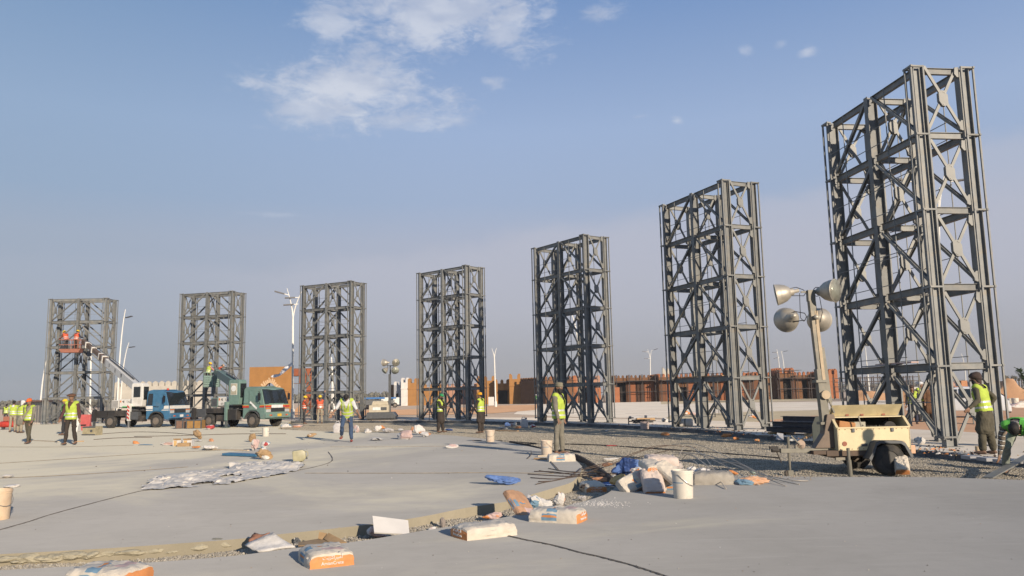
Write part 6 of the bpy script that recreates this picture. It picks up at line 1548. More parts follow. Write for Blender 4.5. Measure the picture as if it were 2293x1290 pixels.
litter('crumpled_sack', 'flattened orange sack behind the sack in the gravel', 'sack', 1352, 1078, .50, .25, .10, 37, [M('peach_paper', (.52,.27,.15), .85), m_sorange], z=-.13)
litter('torn_paper', 'long torn white paper on the gravel behind the pile', 'paper', 1365, 1034, .62, .22, .09, 38, [m_paper2], z=-.14)
litter('plastic_bag', 'tall grey plastic bag peak behind the white bucket', 'plastic bag', 1522, 1058, .42, .3, .34, 39, [M('grey_bag_plastic', (.36,.32,.30), .5, var=.15), m_film], z=-.05)
litter('plastic_bag', 'white and blue plastic bag right of the white bucket', 'plastic bag', 1572, 1068, .50, .35, .20, 40, [m_film, m_sblue])
o = sack('large grey woven sack lying right of the white bucket', (at(1603,1086).x, at(1603,1086).y+.22), -4, .66, .44, .20, 41, (), False); o.children[0].data.materials.clear(); o.children[0].data.materials.append(M('grey_woven_sack', (.34,.31,.265), .9, var=.12, bump=.3, bscale=40))
o.children[0].data.polygons.foreach_set('material_index', [0]*len(o.children[0].data.polygons))
litter('crumpled_sack', 'flattened orange and blue printed sack at the near slab edge', 'sack', 1691, 1087, .64, .24, .13, 43, [M('peach_paper2', (.55,.32,.19), .85), m_sorange, m_sblue])
litter('plastic_bag', 'pale green plastic bag on the gravel by the slab edge', 'plastic bag', 1687, 1063, .26, .2, .13, 44, [m_gfilm], z=-.12)
litter('crumpled_sack', 'small bright orange and white scrap near the green bag', 'scrap', 1645, 1065, .24, .16, .10, 45, [m_sorange, m_paper2], z=-.10)
p = at(2012, 1063, -.14); sack('pinkish sack with an orange end leaning on the trailer wheel', (p.x+.03, p.y-.08), 70, .36, .26, .18, 47, (-1,), False, rot=(0,-42), z=.00)
# trench litter
def sheetobj(name, label_, cat, quad, thick, mat, parent=None, bend=0.0):
    P = [Vector(q) for q in quad]; n_ = (P[1]-P[0]).cross(P[3]-P[0]).normalized(); b = MB(); N = 6; vs = []
    for k in (0,1):
        for j in range(N+1):
            for i in range(N+1):
                u, v = i/N, j/N; q = P[0].lerp(P[1], u).lerp(P[3].lerp(P[2], u), v) + n_*(bend*(u-.5)**2*4 + (noise.noise(Vector((u*4+quad[0][0], v*4, 0)))*bend)) - n_*thick*k; vs.append(q)
    M_ = (N+1)**2; fs = []
    for j in range(N):
        for i in range(N):
            a = j*(N+1)+i; fs += [(a, a+1, a+N+2, a+N+1), (a+M_+N+1, a+M_+N+2, a+M_+1, a+M_)]
    for i in range(N):
        for a, c in ((i, i+1), (M_-N-1+i+1, M_-N-1+i)): fs.append((c, a, a+M_, c+M_))
        for a, c in ((i*(N+1), (i+1)*(N+1)), ((i+1)*(N+1)+N, i*(N+1)+N)): fs.append((a, c, c+M_, a+M_))
    b.add(vs, fs, mat); o = b.build(name, parent=parent, smooth=2 if bend else False); return tag(o, label_, cat) if label_ else o
y0_ = at(875, 1197).y + .12
a0 = atd(838, 1192, y0_); a1 = atd(917, 1196, y0_+.05); a2 = atd(914, 1165, y0_+.25); a3 = atd(834, 1155, y0_+.20)
sheetobj('white_board', 'white rectangular board leaning against the slab edge in the trench', 'board', (a0, a1, a2, a3), .018, M('white_laminate', (.70,.66,.60), .5, var=.04, dirt=.25, dcol=(.35,.32,.28)))
t_ = thing('cardboard_box', 'flattened open cardboard box in the trench', 'box', (0,0,0))
yb = at(720, 1222).y + .10
sheetobj('box_panel', None, None, (atd(668,1222,yb), atd(742,1218,yb), atd(732,1203,yb+.30), atd(668,1214,yb+.28)), .008, m_card, t_)
sheetobj('box_flap', None, None, (atd(742,1217,yb+.02), atd(776,1214,yb+.02), atd(736,1193,yb+.22), atd(725,1206,yb+.20)), .008, m_card, t_)
sheetobj('box_flap', None, None, (atd(712,1206,yb+.25), atd(728,1210,yb+.22), atd(732,1194,yb+.26), atd(715,1191,yb+.28)), .008, m_card, t_)
yw = at(600, 1235).y + .10
sheetobj('torn_sack', 'large torn white sack spread over the trench edge, peaked in the middle', 'sack', (atd(549,1222,yw+.18), atd(580,1237,yw), atd(662,1226,yw+.05), atd(612,1194,yw+.20)), .02, m_paper2, bend=.02)
sheetobj('torn_sack', 'brown and orange striped sack layer behind the torn white sack', 'sack', (atd(558,1215,yw+.42), atd(566,1222,yw+.30), atd(606,1196,yw+.46), atd(572,1197,yw+.55)), .02, M('rust_paper', (.42,.20,.12), .9, var=.3), bend=.03)
tr = [('crumpled_sack','crumpled pinkish sack in the trench left of the white board','sack',835,1208,.24,.2,.13,51,[m_spink, m_paper2]),
 ('crumpled_sack','flat pink and orange crumpled sack in the trench','sack',1112,1168,.34,.18,.11,52,[m_spink, m_sorange]),
 ('crumpled_sack','torn white and blue sack in the trench, right of the brown one','sack',1210,1146,.36,.28,.24,54,[m_paper2, m_sblue]),
 ('crumpled_sack','white sack with a vivid orange end wedged at the trench','sack',1256,1138,.22,.2,.17,55,[m_paper2, m_sorange]),
 ('plastic_bag','small clear plastic bag at the widening of the trench','plastic bag',1305,1122,.16,.14,.10,56,[m_film]),
 ('crumpled_sack','small white scrap of sack in the trench by the cream sack','scrap',966,1190,.16,.12,.06,57,[m_paper2, m_spink]),
 ('litter_bundle','dark and white litter bundle beside the cardboard box','litter',662,1222,.14,.12,.10,58,[m_paper2, m_dgrey]),
 ('plastic_bag','grey film scrap between the trench sacks','plastic bag',1185,1140,.20,.15,.16,59,[m_film])]
for n_, l_, c_, px, py, w_, d, h, s_, ms in tr: litter(n_, l_, c_, px, py, w_, d, h, s_, ms, z=-.12)
m_rock = M('grey_rock', (.27,.23,.20), .9, var=.2, bump=.5)
yb_ = at(1163, 1152).y + .18
sackd('brown printed sack slumped against the slab edge in the trench', 1166, 1140, yb_, -58, .56, .32, .09, 153, (1,), True, (-14,36), paper=M('brown_sack_paper', (.46,.27,.16), .88, var=.14, bump=.4, dirt=.3, dcol=(.50,.36,.26)))
PILE = [(1312,1096,.30,.2,.09,0,'flat brown paper scrap at the slab corner'),(1335,1084,.34,.22,.08,1,'dark crumpled sack scrap behind the sack in the gravel'),(1350,1070,.30,.2,.10,2,'peach torn paper on the gravel by the curved board'),
 (1380,1078,.28,.2,.12,3,'white torn sack mouth left of the pile'),(1392,1066,.32,.25,.12,2,'orange brown torn paper under the blue tarpaulin edge'),(1402,1097,.26,.2,.09,3,'white scrap at the rim of the near slab'),
 (1338,1060,.24,.2,.06,0,'small brown scrap beside the curved board'),(1430,1060,.40,.3,.22,3,'white crumpled sack wedged behind the leaning sacks'),(1447,1100,.16,.14,.10,3,'small white paper knot between the front sacks'),
 (1520,1078,.34,.3,.16,2,'peach torn sack right of the pile behind the bucket'),(1545,1066,.30,.25,.18,3,'pale paper heap behind the bucket'),(1365,1046,.34,.2,.08,2,'peach flat litter farther out on the gravel'),(1322,1072,.22,.2,.06,1,'dark scrap at the foot of the curved board')]
PM_ = [[m_card, m_form], [m_dgrey, m_card], [M('peach_paper', (.52,.27,.15), .85), m_sorange], [m_paper2, m_spink]]
for k_, (px, py, w_, d, h, mi_, l_) in enumerate(PILE): litter('crumpled_sack', l_, 'scrap', px, py, w_, d, h, 300+k_, PM_[mi_], z=-.10 if px < 1400 and py < 1098 else -.01, rz=rnd.uniform(-60,60), sub=3)
litter('stone', 'single grey stone in the trench left of the cream sack', 'stone', 992, 1183, .09, .08, .12, 61, [m_rock], z=-.12, fold=.5, sub=3)
for i in range(26):                          # clods along the slab edge
    u = i/25; px = 10 + 470*u + rnd.uniform(-8,8); s_ = rnd.uniform(.10,.24)
    py = 1241 - 33*u**1.2 + 16
    litter('concrete_clod', 'clods of spilled mortar along the left part of the slab edge', 'mortar clod', px, py + 7, s_*1.6, s_, s_*.42, 70+i, [M('mortar_clod', (.34,.305,.22), .95, var=.2, bump=.5)], z=-.095, group='clods of spilled mortar in the trench', fold=.6, sub=3)

# middle slab litter
MIDL = [('crumpled_sack','crumpled white sack near the left end of the gravel, small',843,966.5,.45,.3,.28,[m_paper2]),
 ('crumpled_sack','white sack left of the orange printed one by the gravel',818,970,.50,.35,.20,[m_paper2, m_film]),
 ('crumpled_sack','cream crumpled bag behind the man in jeans',754,968,.45,.3,.40,[m_film]),
 ('crumpled_sack','peaked white bag right of the man in jeans',800,969,.42,.3,.52,[m_paper2, m_spink]),
 ('crumpled_sack','orange and white sack on the gravel edge, middle distance',848,964,.60,.35,.24,[m_sorange, m_paper2]),
 ('crumpled_sack','grey white bundle at the gravel edge left of the big bundle',872,970,.55,.4,.20,[m_film]),
 ('crumpled_sack','large crumpled white printed sack on the middle slab',898,984,.85,.5,.42,[m_paper2, m_spink]),
 ('crumpled_sack','flat white and grey sack left of the large crumpled one',846,987.5,.75,.4,.13,[m_paper2, m_dgrey]),
 ('crumpled_sack','tilted white sack right of the large crumpled one',941,974,.60,.4,.40,[m_paper2, m_spink]),
 ('crumpled_sack','sack with an orange end lying before the tilted white one',950,979,.62,.35,.22,[M('peach_paper', (.52,.27,.15), .85), m_paper2]),
 ('crumpled_sack','peach folded paper scrap on the gravel edge',923,969,.30,.25,.28,[M('peach_paper', (.52,.27,.15), .85)]),
 ('crumpled_sack','pale flat bag behind the peach scrap',897,966,.40,.3,.16,[m_film]),
 ('crumpled_sack','flat white sack alone in the middle of the slab',1014,1004,.70,.32,.14,[m_paper2, m_spink]),
 ('dark_rag','dark flat rag near the small white bucket',1067,988,.42,.2,.05,[m_dgrey, m_card]),
 ('crumpled_sack','brown crumpled paper bag left on the slab behind the cartons',441,984,.50,.35,.34,[m_card]),
 ('crumpled_sack','white paper below the brown crumpled bag',440,989,.40,.3,.10,[m_paper2]),
 ('crumpled_sack','long row of pale scraps left of the cartons',368,997,.90,.3,.12,[m_paper2, m_spink]),
 ('crumpled_sack','orange scrap at the left end of the litter row',303,994,.28,.2,.10,[m_sorange]),
 ('crumpled_sack','grey film left of the cartons',324,997,.80,.25,.05,[m_sblue]),
 ('crumpled_sack','bright orange flat packet in front of the cartons',440,1006,.42,.2,.12,[m_sorange]),
 ('crumpled_sack','open paper sack beside the orange packet',466,1009,.55,.35,.20,[m_paper2, m_card]),
 ('crumpled_sack','small peach scrap right of the brown paper bag',472,989,.36,.2,.14,[M('peach_paper', (.52,.27,.15), .85)]),
 ('crumpled_sack','tall white crumpled bag standing in the middle of the slab',568,1010,.42,.35,.62,[m_paper2, m_spink]),
 ('crumpled_sack','brown paper crown stuffed in the tall white bag',566,990,.32,.25,.30,[m_card]),
 ('crumpled_sack','white bag with red and blue print right of the tall bag',591,1007,.42,.3,.36,[m_paper2, m_sblue, m_redl]),
 ('crumpled_sack','dark crumpled net and paper in front of the tall bag',588,1030,.52,.3,.26,[m_card, m_paper2, m_dgrey]),
 ('crumpled_sack','cream flat bag on the slab right of the green crane',697,979,.55,.3,.18,[m_card, m_paper2]),
 ('crumpled_sack','white and red litter heap between the brown crates and the green crane',463,962,.70,.4,.36,[m_paper2, m_redl]),
 ('crumpled_sack','white and blue litter at the kerb right of the green crane',643,957,.9,.4,.22,[m_paper2, m_sblue]),
 ('crumpled_sack','pinkish litter at the kerb below the third tower',668,957,.8,.4,.20,[m_spink, m_sorange]),
 ('folded_sheet','folded pale sheet at the left edge, upper one',12,1071,.42,.3,.07,[m_paper2]),
 ('folded_sheet','folded pale sheet at the left edge, lower one',12,1093,.36,.25,.05,[m_paper2])]
for i, (n_, l_, px, py, w_, d, h, ms) in enumerate(MIDL): litter(n_, l_, 'sack' if 'sack' in n_ else 'sheet' if 'sheet' in n_ else 'rag', px, py, w_, d, h, 120+i, ms, rz=rnd.uniform(-30,30), z=.0, sub=3)
GRL = [('crumpled_sack','orange scrap at the kerb before the second tallest tower',1628,980,.5,.25,.16,[m_sorange]),('crumpled_sack','orange scrap on the gravel left of the second tallest tower',1490,975,.5,.25,.13,[m_sorange]),
 ('crumpled_sack','two toned orange litter by the kerb near the steel stack',1653,986,.35,.2,.12,[m_sorange, m_dgrey]),('crumpled_sack','last orange scrap along the kerb before the drawbar',1698,990,.3,.2,.10,[m_sorange, m_card]),
 ('crumpled_sack','white and orange litter on the kerb left of the pinkish bucket',1393,958,.6,.3,.18,[m_sorange, m_paper2]),('blue_rag','blue rag behind the man in green cap',1010,965,.5,.3,.14,[m_btarp2]),
 ('blue_rag','blue bag at the kerb between the two right towers',1136,955,.35,.3,.22,[m_btarp]),('crumpled_sack','white bag with red print at the kerb by the jerrycan',1148,957,.4,.3,.28,[m_paper2, m_redl]),
 ('crumpled_sack','orange packet at the kerb left of the jerrycan',1161,960,.4,.25,.14,[m_sorange]),('crumpled_sack','white and red bag right of the clear jerrycan',1194,959,.4,.3,.28,[m_paper2, m_redl]),
 ('crumpled_sack','grey white flat litter beyond the gravel middle',1125,962,.5,.25,.14,[m_film]),('red_scrap','red scrap lying on the open gravel',1368,1000,.4,.2,.05,[m_redl]),
 ('crumpled_sack','small white paper on the gravel by the orange scrap',1360,967,.3,.2,.12,[m_paper2, m_redl])]
for i, (n_, l_, px, py, w_, d, h, ms) in enumerate(GRL): litter(n_, l_, 'scrap', px, py, w_, d, h, 180+i, ms, rz=rnd.uniform(-30,30), z=-.14, sub=3)
PLL = [('plaster_heap','small white plaster heap at the foot of the middle tower',1033,940,1.3,.8,.42,[m_white]),('plaster_heap','brown plaster heap beside the base of the fifth tower',1221,943,.6,.5,.4,[m_card]),
 ('crumpled_sack','orange and white litter between the far legs of the second tallest tower',1540,928,1.0,.6,.35,[m_sorange, m_paper2]),('crumpled_sack','pale litter right of those, behind the second tallest tower',1560,933,.8,.5,.3,[m_spink, m_paper2]),
 ('crumpled_sack','white and orange scrap on the yellow gravel strip',1690,938,.7,.4,.25,[m_paper2, m_sorange]),('crumpled_sack','white sack on the plinth behind the near tower base',2068,996,.55,.4,.24,[m_paper2]),
 ('crumpled_sack','white printed paper on the kerb by the steel stack',1722,978,.75,.3,.10,[m_paper2, m_redl]),('crumpled_sack','red and white litter behind the steel stack left',1490,945,.5,.4,.3,[m_paper2, m_dgrey])]
for i, (n_, l_, px, py, w_, d, h, ms) in enumerate(PLL): litter(n_, l_, 'plaster heap' if 'plaster' in n_ else 'litter', px, py, w_, d, h, 210+i, ms, rz=rnd.uniform(-30,30), z=0, sub=3)
litter('blue_cloth', 'long rumpled bright blue cloth on the middle slab', 'cloth', 1145, 1087, .86, .34, .17, 230, [m_btarp], rz=4, sub=5)
for (px, py, l_, sc_) in ((2262,912,'left heap of pale sacks beyond the red soil',1.0),(2285,914,'right heap of pale sacks beyond the red soil',1.1)):
    litter('sack_heap', l_, 'sack heap', px, py, 1.6*sc_, 1.0, .55, int(px), [m_paper2, m_spink], z=-.03, sub=3)
# broken plastic sheeting heap in the middle of the slab
def sheeting():
    pts = [(312,1098),(345,1072),(400,1066),(450,1058),(505,1052),(540,1040),(590,1038),(640,1034),(684,1040),(672,1056),(620,1066),(560,1076),(500,1086),(430,1092),(360,1098)]
    P = [Vector(at(*q)[:2]) for q in pts]; x0, x1 = min(p.x for p in P), max(p.x for p in P); y0, y1 = min(p.y for p in P), max(p.y for p in P)
    poly = [(p.x, p.y) for p in P]; N = 150; Mm = 90; vs = []; ok = {}
    for j in range(Mm):
        for i in range(N):
            x = x0 + (x1-x0)*i/(N-1); y = y0 + (y1-y0)*j/(Mm-1)
            dm = min((Vector((x, y)) - p).length for p in P) 
            e = min(1, dm/.35)
            h = abs(noise.noise(Vector((x*1.3+noise.noise(Vector((x*2,y*2,4))), y*1.1, 1))))*.30 + abs(noise.noise(Vector((x*7+noise.noise(Vector((x*5,y*5,2)))*2, y*4.5, 5))))*.09 + abs(noise.noise(Vector((x*15, y*9, 7))))*.05
            vs.append((x + noise.noise(Vector((x*5, y*5, 9)))*.10, y + noise.noise(Vector((x*5, y*5, 19)))*.10, .006 + h*(.2+.8*e)*.58*(.6+.8*abs(noise.noise(Vector((x*.7,y*.9,50)))+.4)))); ok[j*N+i] = inpoly(x, y, poly) and noise.noise(Vector((x*1.7, y*2.3, 30))) > -.42
    fs = [(j*N+i, j*N+i+1, (j+1)*N+i+1, (j+1)*N+i) for j in range(Mm-1) for i in range(N-1) if ok[j*N+i] and ok[(j+1)*N+i+1]]
    b = MB(); b.add(vs, fs, M('dusty_sheeting', (.62,.575,.51), .9, var=.12, scale=4, dirt=.4, dcol=(.58,.49,.36))); me = b.mesh('plastic_sheeting', smooth=2); bm = bmesh.new(); bm.from_mesh(me); bmesh.ops.delete(bm, geom=[v for v in bm.verts if not v.link_faces], context='VERTS'); bm.to_mesh(me); bm.free()
    o = link('plastic_sheeting', me); tag(o, 'long rumpled heap of dusty plastic sheeting across the middle slab', 'plastic sheeting')
sheeting()
def box_thing(name, label_, cat, pxl, pxr, pyt, pyb, dep, mat, z=0.0, rz=0, parts=None, bevel=.006):
    a = at(pxl, pyb, z); c = at(pxr, pyb, z); H = atd((pxl+pxr)/2, pyt, a.y).z - z; t = thing(name, label_, cat, ((a.x+c.x)/2, (a.y+c.y)/2, z), R(rz)); W_ = (c-a).length
    link('body', MB().box((0, dep/2, H/2), (W_, dep, H), mat).mesh('body', bevel=bevel), t)
    if parts: parts(t, W_, dep, H)
    return t
def tape(t, W_, d, H): link('side_print', MB().box((-W_*.18,-.004,H*.5),(W_*.35,.006,H*.9), m_yell).mesh('side_print'), t); link('flap', MB().box((0,d*.1,H+.02),(W_*.9,.01,.09), m_card, Matrix.Rotation(.5,3,'X')).mesh('flap'), t)
box_thing('carton', 'left one of two small white and ochre cartons on the slab', 'carton', 388, 403, 986, 999, .25, m_paper2, parts=tape); box_thing('carton', 'right one of two small white and ochre cartons on the slab', 'carton', 410, 427, 986, 999, .25, m_paper2, parts=tape)
box_thing('cardboard_scrap', 'folded cardboard lying between the two cartons', 'cardboard', 399, 421, 992, 1000, .2, m_card, rz=6)
def crate_parts(t, W_, d, H):
    for x in (-W_/2, 0, W_/2): link('post', MB().box((x, -.02, H/2), (.06,.04,H+.08), m_dgrey).mesh('post'), t)
    for z in (0,H): link('rail', MB().box((0,-.02,z), (W_+.06,.05,.05), m_dgrey).mesh('rail'), t)
m_crate = M('brown_crate', (.20,.12,.085), .9, var=.15, dirt=.4); m_ccrate = M('ochre_crate_side', (.32,.18,.06), .9, var=.15)
box_thing('wooden_crate', 'dark brown slatted crate between the two cranes, left one', 'crate', 398, 421, 941, 960, .6, m_crate, parts=crate_parts); box_thing('wooden_crate', 'crate with an ochre front between the two cranes, right one', 'crate', 422, 446, 941, 960, .6, m_ccrate, parts=crate_parts)
litter('scrap_heap', 'small heap of scrap on top of the brown crates', 'scrap', 425, 942, .9, .4, .25, 260, [m_rust, m_dgrey], z=.42, sub=3)
def stove(t, W_, d, H):
    link('knob', MB().lathe([(0,-.03),(.06,-.03),(.06,0),(0,0)], (W_*.2,-.0,H*.5), 'y', 10, m_dgrey).mesh('knob'), t); link('frame', MB().box((0,-.012,H-.03),(W_,.02,.06), m_dgrey).box((0,-.012,.03),(W_,.02,.06), m_dgrey).mesh('frame'), t)
box_thing('metal_cabinet', 'dented cream metal cabinet on the slab behind the brown hatted worker', 'cabinet', 187, 210, 955, 975, .55, M('aged_cream_metal', (.36,.31,.19), .7, var=.2, dirt=.5), parts=stove, rz=-8)
def barrier(label_, xl, xr, yb, mat):
    a = at(xl, yb); c = at(xr, yb); t = thing('road_barrier', label_, 'barrier', ((a.x+c.x)/2, a.y, 0), R(8)); W_ = (c-a).length
    link('body', MB().prism([(-.30,0),(.30,0),(.22,.25),(.09,.45),(.09,.90),(-.09,.90),(-.09,.45),(-.22,.25)], -W_/2, W_/2, mat, plane='yz').mesh('body', bevel=.02), t)
    link('slot', MB().box((0,-.17,.3),(W_*.5,.12,.08), m_dark).mesh('slot'), t)
barrier('red plastic road barrier behind the brown hatted worker', 175, 194, 964, M('faded_red_plastic', (.48,.10,.09), .5)); barrier('white plastic road barrier left of the red one', 168, 174.5, 967, m_white_post)
# blue board, jerrycans, barrel
a = at(497, 1021); c = at(572, 1024); d2 = .28
t = MB().prism([(a.x,a.y),(c.x,c.y),(c.x+.06,c.y+d2),(a.x+.1,a.y+d2*1.2)], .01, .07, M('blue_board_paint', (.06,.19,.32), .6)).build('blue_board', bevel=.01); tag(t, 'flat blue painted board lying on the middle slab', 'board')
def jerry(label_, px, py, mat, s=1.0, rot=(0,0,0), z=0.0):
    p = at(px, py, z); t = thing('jerrycan', label_, 'jerrycan', (p.x, p.y+.12, z)); t.rotation_euler = rot
    link('body', MB().prism([(-.15*s,0),(.15*s,0),(.16*s,.05*s),(.16*s,.28*s),(.08*s,.36*s),(-.10*s,.36*s),(-.16*s,.28*s),(-.16*s,.05*s)], -.10*s, .10*s, mat, plane='xz').mesh('body', smooth=True, bevel=.03*s), t)
    link('cap', MB().lathe([(.03*s,0),(.03*s,.05*s),(0,.05*s)], (.09*s,0,.35*s), 'z', 12, m_dgrey).mesh('cap'), t); link('handle', MB().tube([(-.10*s,0,.35*s),(-.07*s,0,.42*s),(.03*s,0,.42*s),(.05*s,0,.36*s)], .014*s, 8, mat).mesh('handle', smooth=2), t)
m_ycan = M('yellowish_plastic', (.36,.33,.20), .45, var=.15, dirt=.3)
jerry('dented yellowish jerrycan lying on its side at the end of the sheeting', 652, 1036, m_ycan, .85, (0, R(84), R(14)))
bpy.data.objects['jerrycan'].location.z = .13
jerry('clear white jerrycan standing at the kerb between two towers', 1174, 958, m_film, 1.25, z=-.12)
jerry('clear white jerrycan standing at the gravel edge left of the man in jeans', 756, 970, m_film, 1.2)
t = thing('plaster_drum', 'grey and white drum tipped over behind the second tallest tower foot', 'drum', at(1540, 956) + Vector((0,.3,.16))); t.rotation_euler = (R(90), 0, R(70))
link('body', MB().lathe([(.16,-.28),(.19,-.26),(.19,.0),(.19,.26),(.16,.28)], (0,0,0), 'z', 20, m_white).mesh('body', smooth=True), t); link('band', MB().lathe([(.195,-.05),(.195,.0)], (0,0,0), 'z', 20, m_dgrey, caps=False).mesh('band'), t)
# buckets
m_buck = M('white_bucket_plastic', (.68,.63,.54), .45, var=.05, dirt=.35, dcol=(.45,.36,.26), dscale=6); m_plaster = M('dried_plaster', (.22,.20,.19), .9, var=.3)
def bucket(label_, px, py, H, r, mat=None, z=0.0, lid=False, rz=0, stain=False, hoff=0, tin=False):
    p = at(px, py, z); t = thing('bucket', label_, 'bucket', (p.x, p.y + r, z), R(rz), 'plastic plaster buckets')
    pr = [(r*.88,0),(r*.90,.008),(r*.985,H*.86),(r*1.03,H*.865),(r*1.03,H*.885),(r,H*.89),(r,H*.925),(r*1.06,H*.93),(r*1.06,H*.965),(r*1.02,H*.97),(r*1.02,H),(r*.97,H),(r*.96,H*.80),(r*.86,.03),(0,.03)]
    link('body', MB().lathe(pr, (0,0,0), 'z', 36, mat or m_buck).mesh('body', smooth=True), t)
    link('contents', MB().lathe([(r*.955,H*.93),(r*.6,H*.95),(r*.2,H*.92),(0,H*.93)], (0,0,0), 'z', 20, m_plaster).mesh('contents', smooth=2), t)
    h = MB(); pts = []
    for k in range(13):
        a_ = math.pi*k/12; pts.append((math.cos(a_)*r*1.05, -math.sin(a_)*r*1.10, H*.87 - math.sin(a_)*H*.42))
    h.tube(pts, .0045, 6, M('wire_handle', (.40,.37,.32), .4, .6)); link('handle', h.mesh('handle'), t, None, (0,0,R(55)))
    lb = MB(); 
    lb.lathe([(r*.955,H*.58),(r*.958,H*.60)], (0,0,0), 'z', 36, m_sblue, caps=False)
    if not tin:
        bm = MB(); n_ = 10; vs = []
        for k in range(n_+1):
            a_ = R(-170 + 70*k/n_)
            for zz_ in (.55,.585): rr_ = (r*(.90+.085*zz_/.86))*1.006; vs.append((math.cos(a_)*rr_, math.sin(a_)*rr_, H*zz_))
        bm.add(vs, [(2*k,2*k+2,2*k+3,2*k+1) for k in range(n_)], m_sblue); link('label_stripe', bm.mesh('label_stripe'), t)
    return t
bucket('big white plaster bucket in front of the sack pile', 1535.5, 1118, .385, .150)
bucket('plaster smeared bucket at the slab rim left of the bearded worker', 1225, 1021, .37, .145, M('stained_bucket_plastic', (.62,.52,.41), .5, var=.08, dirt=.6, dcol=(.50,.30,.18), dscale=7), rz=30)
bucket('white bucket at the slab rim beside the amber capped worker', 1097.5, 990, .38, .15, M('stained_bucket_plastic', (.62,.52,.41), .5), rz=-50)
bucket('small white bucket standing alone right of the tall white bag', 592.5, 977.5, .36, .15, rz=120)
bucket('stained peach bucket cut off by the left edge of the view', -22, 1167, .385, .150, M('peach_bucket_plastic', (.62,.47,.32), .5, dirt=.5, dcol=(.55,.28,.13), dscale=5), rz=10, z=0)
bucket('pinkish bucket standing on the kerb before the second tallest tower', 1445.5, 961, .30, .19, M('pink_bucket_plastic', (.50,.40,.36), .6))
bucket('pair of white drums beyond the red soil, left one', 2267, 911, .62, .24, tin=True); bucket('pair of white drums beyond the red soil, right one', 2279, 911.5, .64, .24, tin=True)
# wood, formwork and steel
m_timb = M('raw_timber', (.42,.27,.14), .85, var=.2, scale=5); m_pale = M('pale_timber', (.55,.46,.34), .85, var=.12)
m_dsteel = M('dark_blue_steel', (.045,.05,.065), .5, .3, var=.15, dirt=.2, dcol=(.12,.11,.10))
def curved_board(label_, pxs, h, th, mat, z=-.15, tilt=0):
    P = smooth_pts([tuple(at(*q, z)[:2]) for q in pxs], 8); b = MB(); rings = []
    for i, p in enumerate(P):
        a = Vector(P[max(i-1,0)]); c = Vector(P[min(i+1,len(P)-1)]); t_ = (c-a).normalized(); n_ = Vector((-t_.y, t_.x))*th/2; k = Vector((n_.x, n_.y, 0)); up = Vector((n_.x*tilt, n_.y*tilt, h))
        o_ = Vector((p[0], p[1], z)); rings.append([o_-k, o_+k, o_+k+up, o_-k+up])
    b.loft(rings, mat); return tag(b.build('formwork_board'), label_, 'board')
curved_board('dark curved formwork board along the slab rim, far part', [(1142,994),(1180,1002),(1215,1011),(1250,1020)], .10, .05, m_form)
curved_board('dark curved formwork board bending round the slab corner', [(1250,1018),(1290,1030),(1318,1046),(1345,1066),(1368,1086)], .13, .05, m_form, tilt=1)
curved_board('thin dark board lying on the gravel behind the bearded worker', [(1262,1008),(1290,1012),(1296,1014)], .04, .10, m_form)
for i, (a_, c_, w_, l_, mt_) in enumerate((((1000,950),(1054,949),.20,'long white board lying on the plinth by the green capped man',m_pale),((1140,946.5),(1182,947.5),.10,'thin dark plank on the plinth left of the fifth tower',m_form),((1085,964),(1160,966),.10,'thin timber batten on the gravel behind the amber capped worker',m_timb),
    ((455,1007),(556,1010),.08,'long thin batten on the slab left of the tall white bag',m_pale),((1196,1029),(1232,1029.5),.05,'short timber peg beside the white sack at the slab corner',m_timb),((1204,1023),(1240,1022),.10,'pale thin board under the smeared bucket',m_pale),
    ((70,987),(130,990),.05,'thin lath on the slab between the two walking workers',m_pale),((165,990),(188,989),.05,'thin lath with a dark end right of the brown hatted worker',m_timb))):
    z_ = -.12 if i == 2 else .0; P, Q = at(*a_, z_), at(*c_, z_); o = MB().bar(P + Vector((0,0,.02)), Q + Vector((0,0,.02)), w_, .035, m=mt_).build('plank'); tag(o, l_, 'plank')
def steel_stack():
    z = 0; a = at(1712, 972); c = at(1830, 977); d = (c-a); L = d.length; rz = math.atan2(d.y, d.x); t = thing('steel_stack', 'stack of dark steel beams on timbers left of the light trailer mast', 'steel stack', a, rz)
    me = MB().ibar((0,0,0), (L,0,0), .22, .16, .014, m=m_dsteel).mesh('beam')
    for k, (y, z_, x) in enumerate(((.1,.17,0),(.36,.17,.1),(.62,.17,-.1),(.2,.35,.2),(.48,.35,.4),(.75,.35,.25),(.45,.53,.45))): link('beam', me, t, (x, y, z_), (0,0,rnd.uniform(-.02,.02)))
    for x in (.4, L-.3): link('bearer', MB().box((x,.4,.045),(.10,1.2,.09), m_timb).mesh('bearer'), t)
steel_stack()
a = at(1790, 996, -.1); c = at(1872, 972, -.1)
o = MB().tube([a + Vector((0,-.1,.12)), c + Vector((-.45,0,.22))], [.035,.05], 8, m_timb).build('timber_pole', smooth=2); tag(o, 'round timber pole leaning behind the trailer drawbar', 'pole')
o = MB().bar(at(1765,985,.02), at(1880,985,.02), .10, .06, m=m_white_post).build('white_pipe'); tag(o, 'white pipe lying on the kerb behind the drawbar', 'pipe')
q_ = at(1757, 983); o = sheetobj('grey_sheet', 'grey square sheet propped on the kerb by the steel stack', 'sheet', (atd(1737,984,q_.y), atd(1755,986,q_.y), atd(1754,971,q_.y+.2), atd(1740,969,q_.y+.2)), .01, M('grey_sheet_metal', (.36,.36,.38), .6))
t = thing('steel_frame_bundle', 'bundle of black steel frames lying left of the second tallest tower', 'steel bundle', at(1408, 951)); L_ = at(1505,955).x - at(1408,951).x
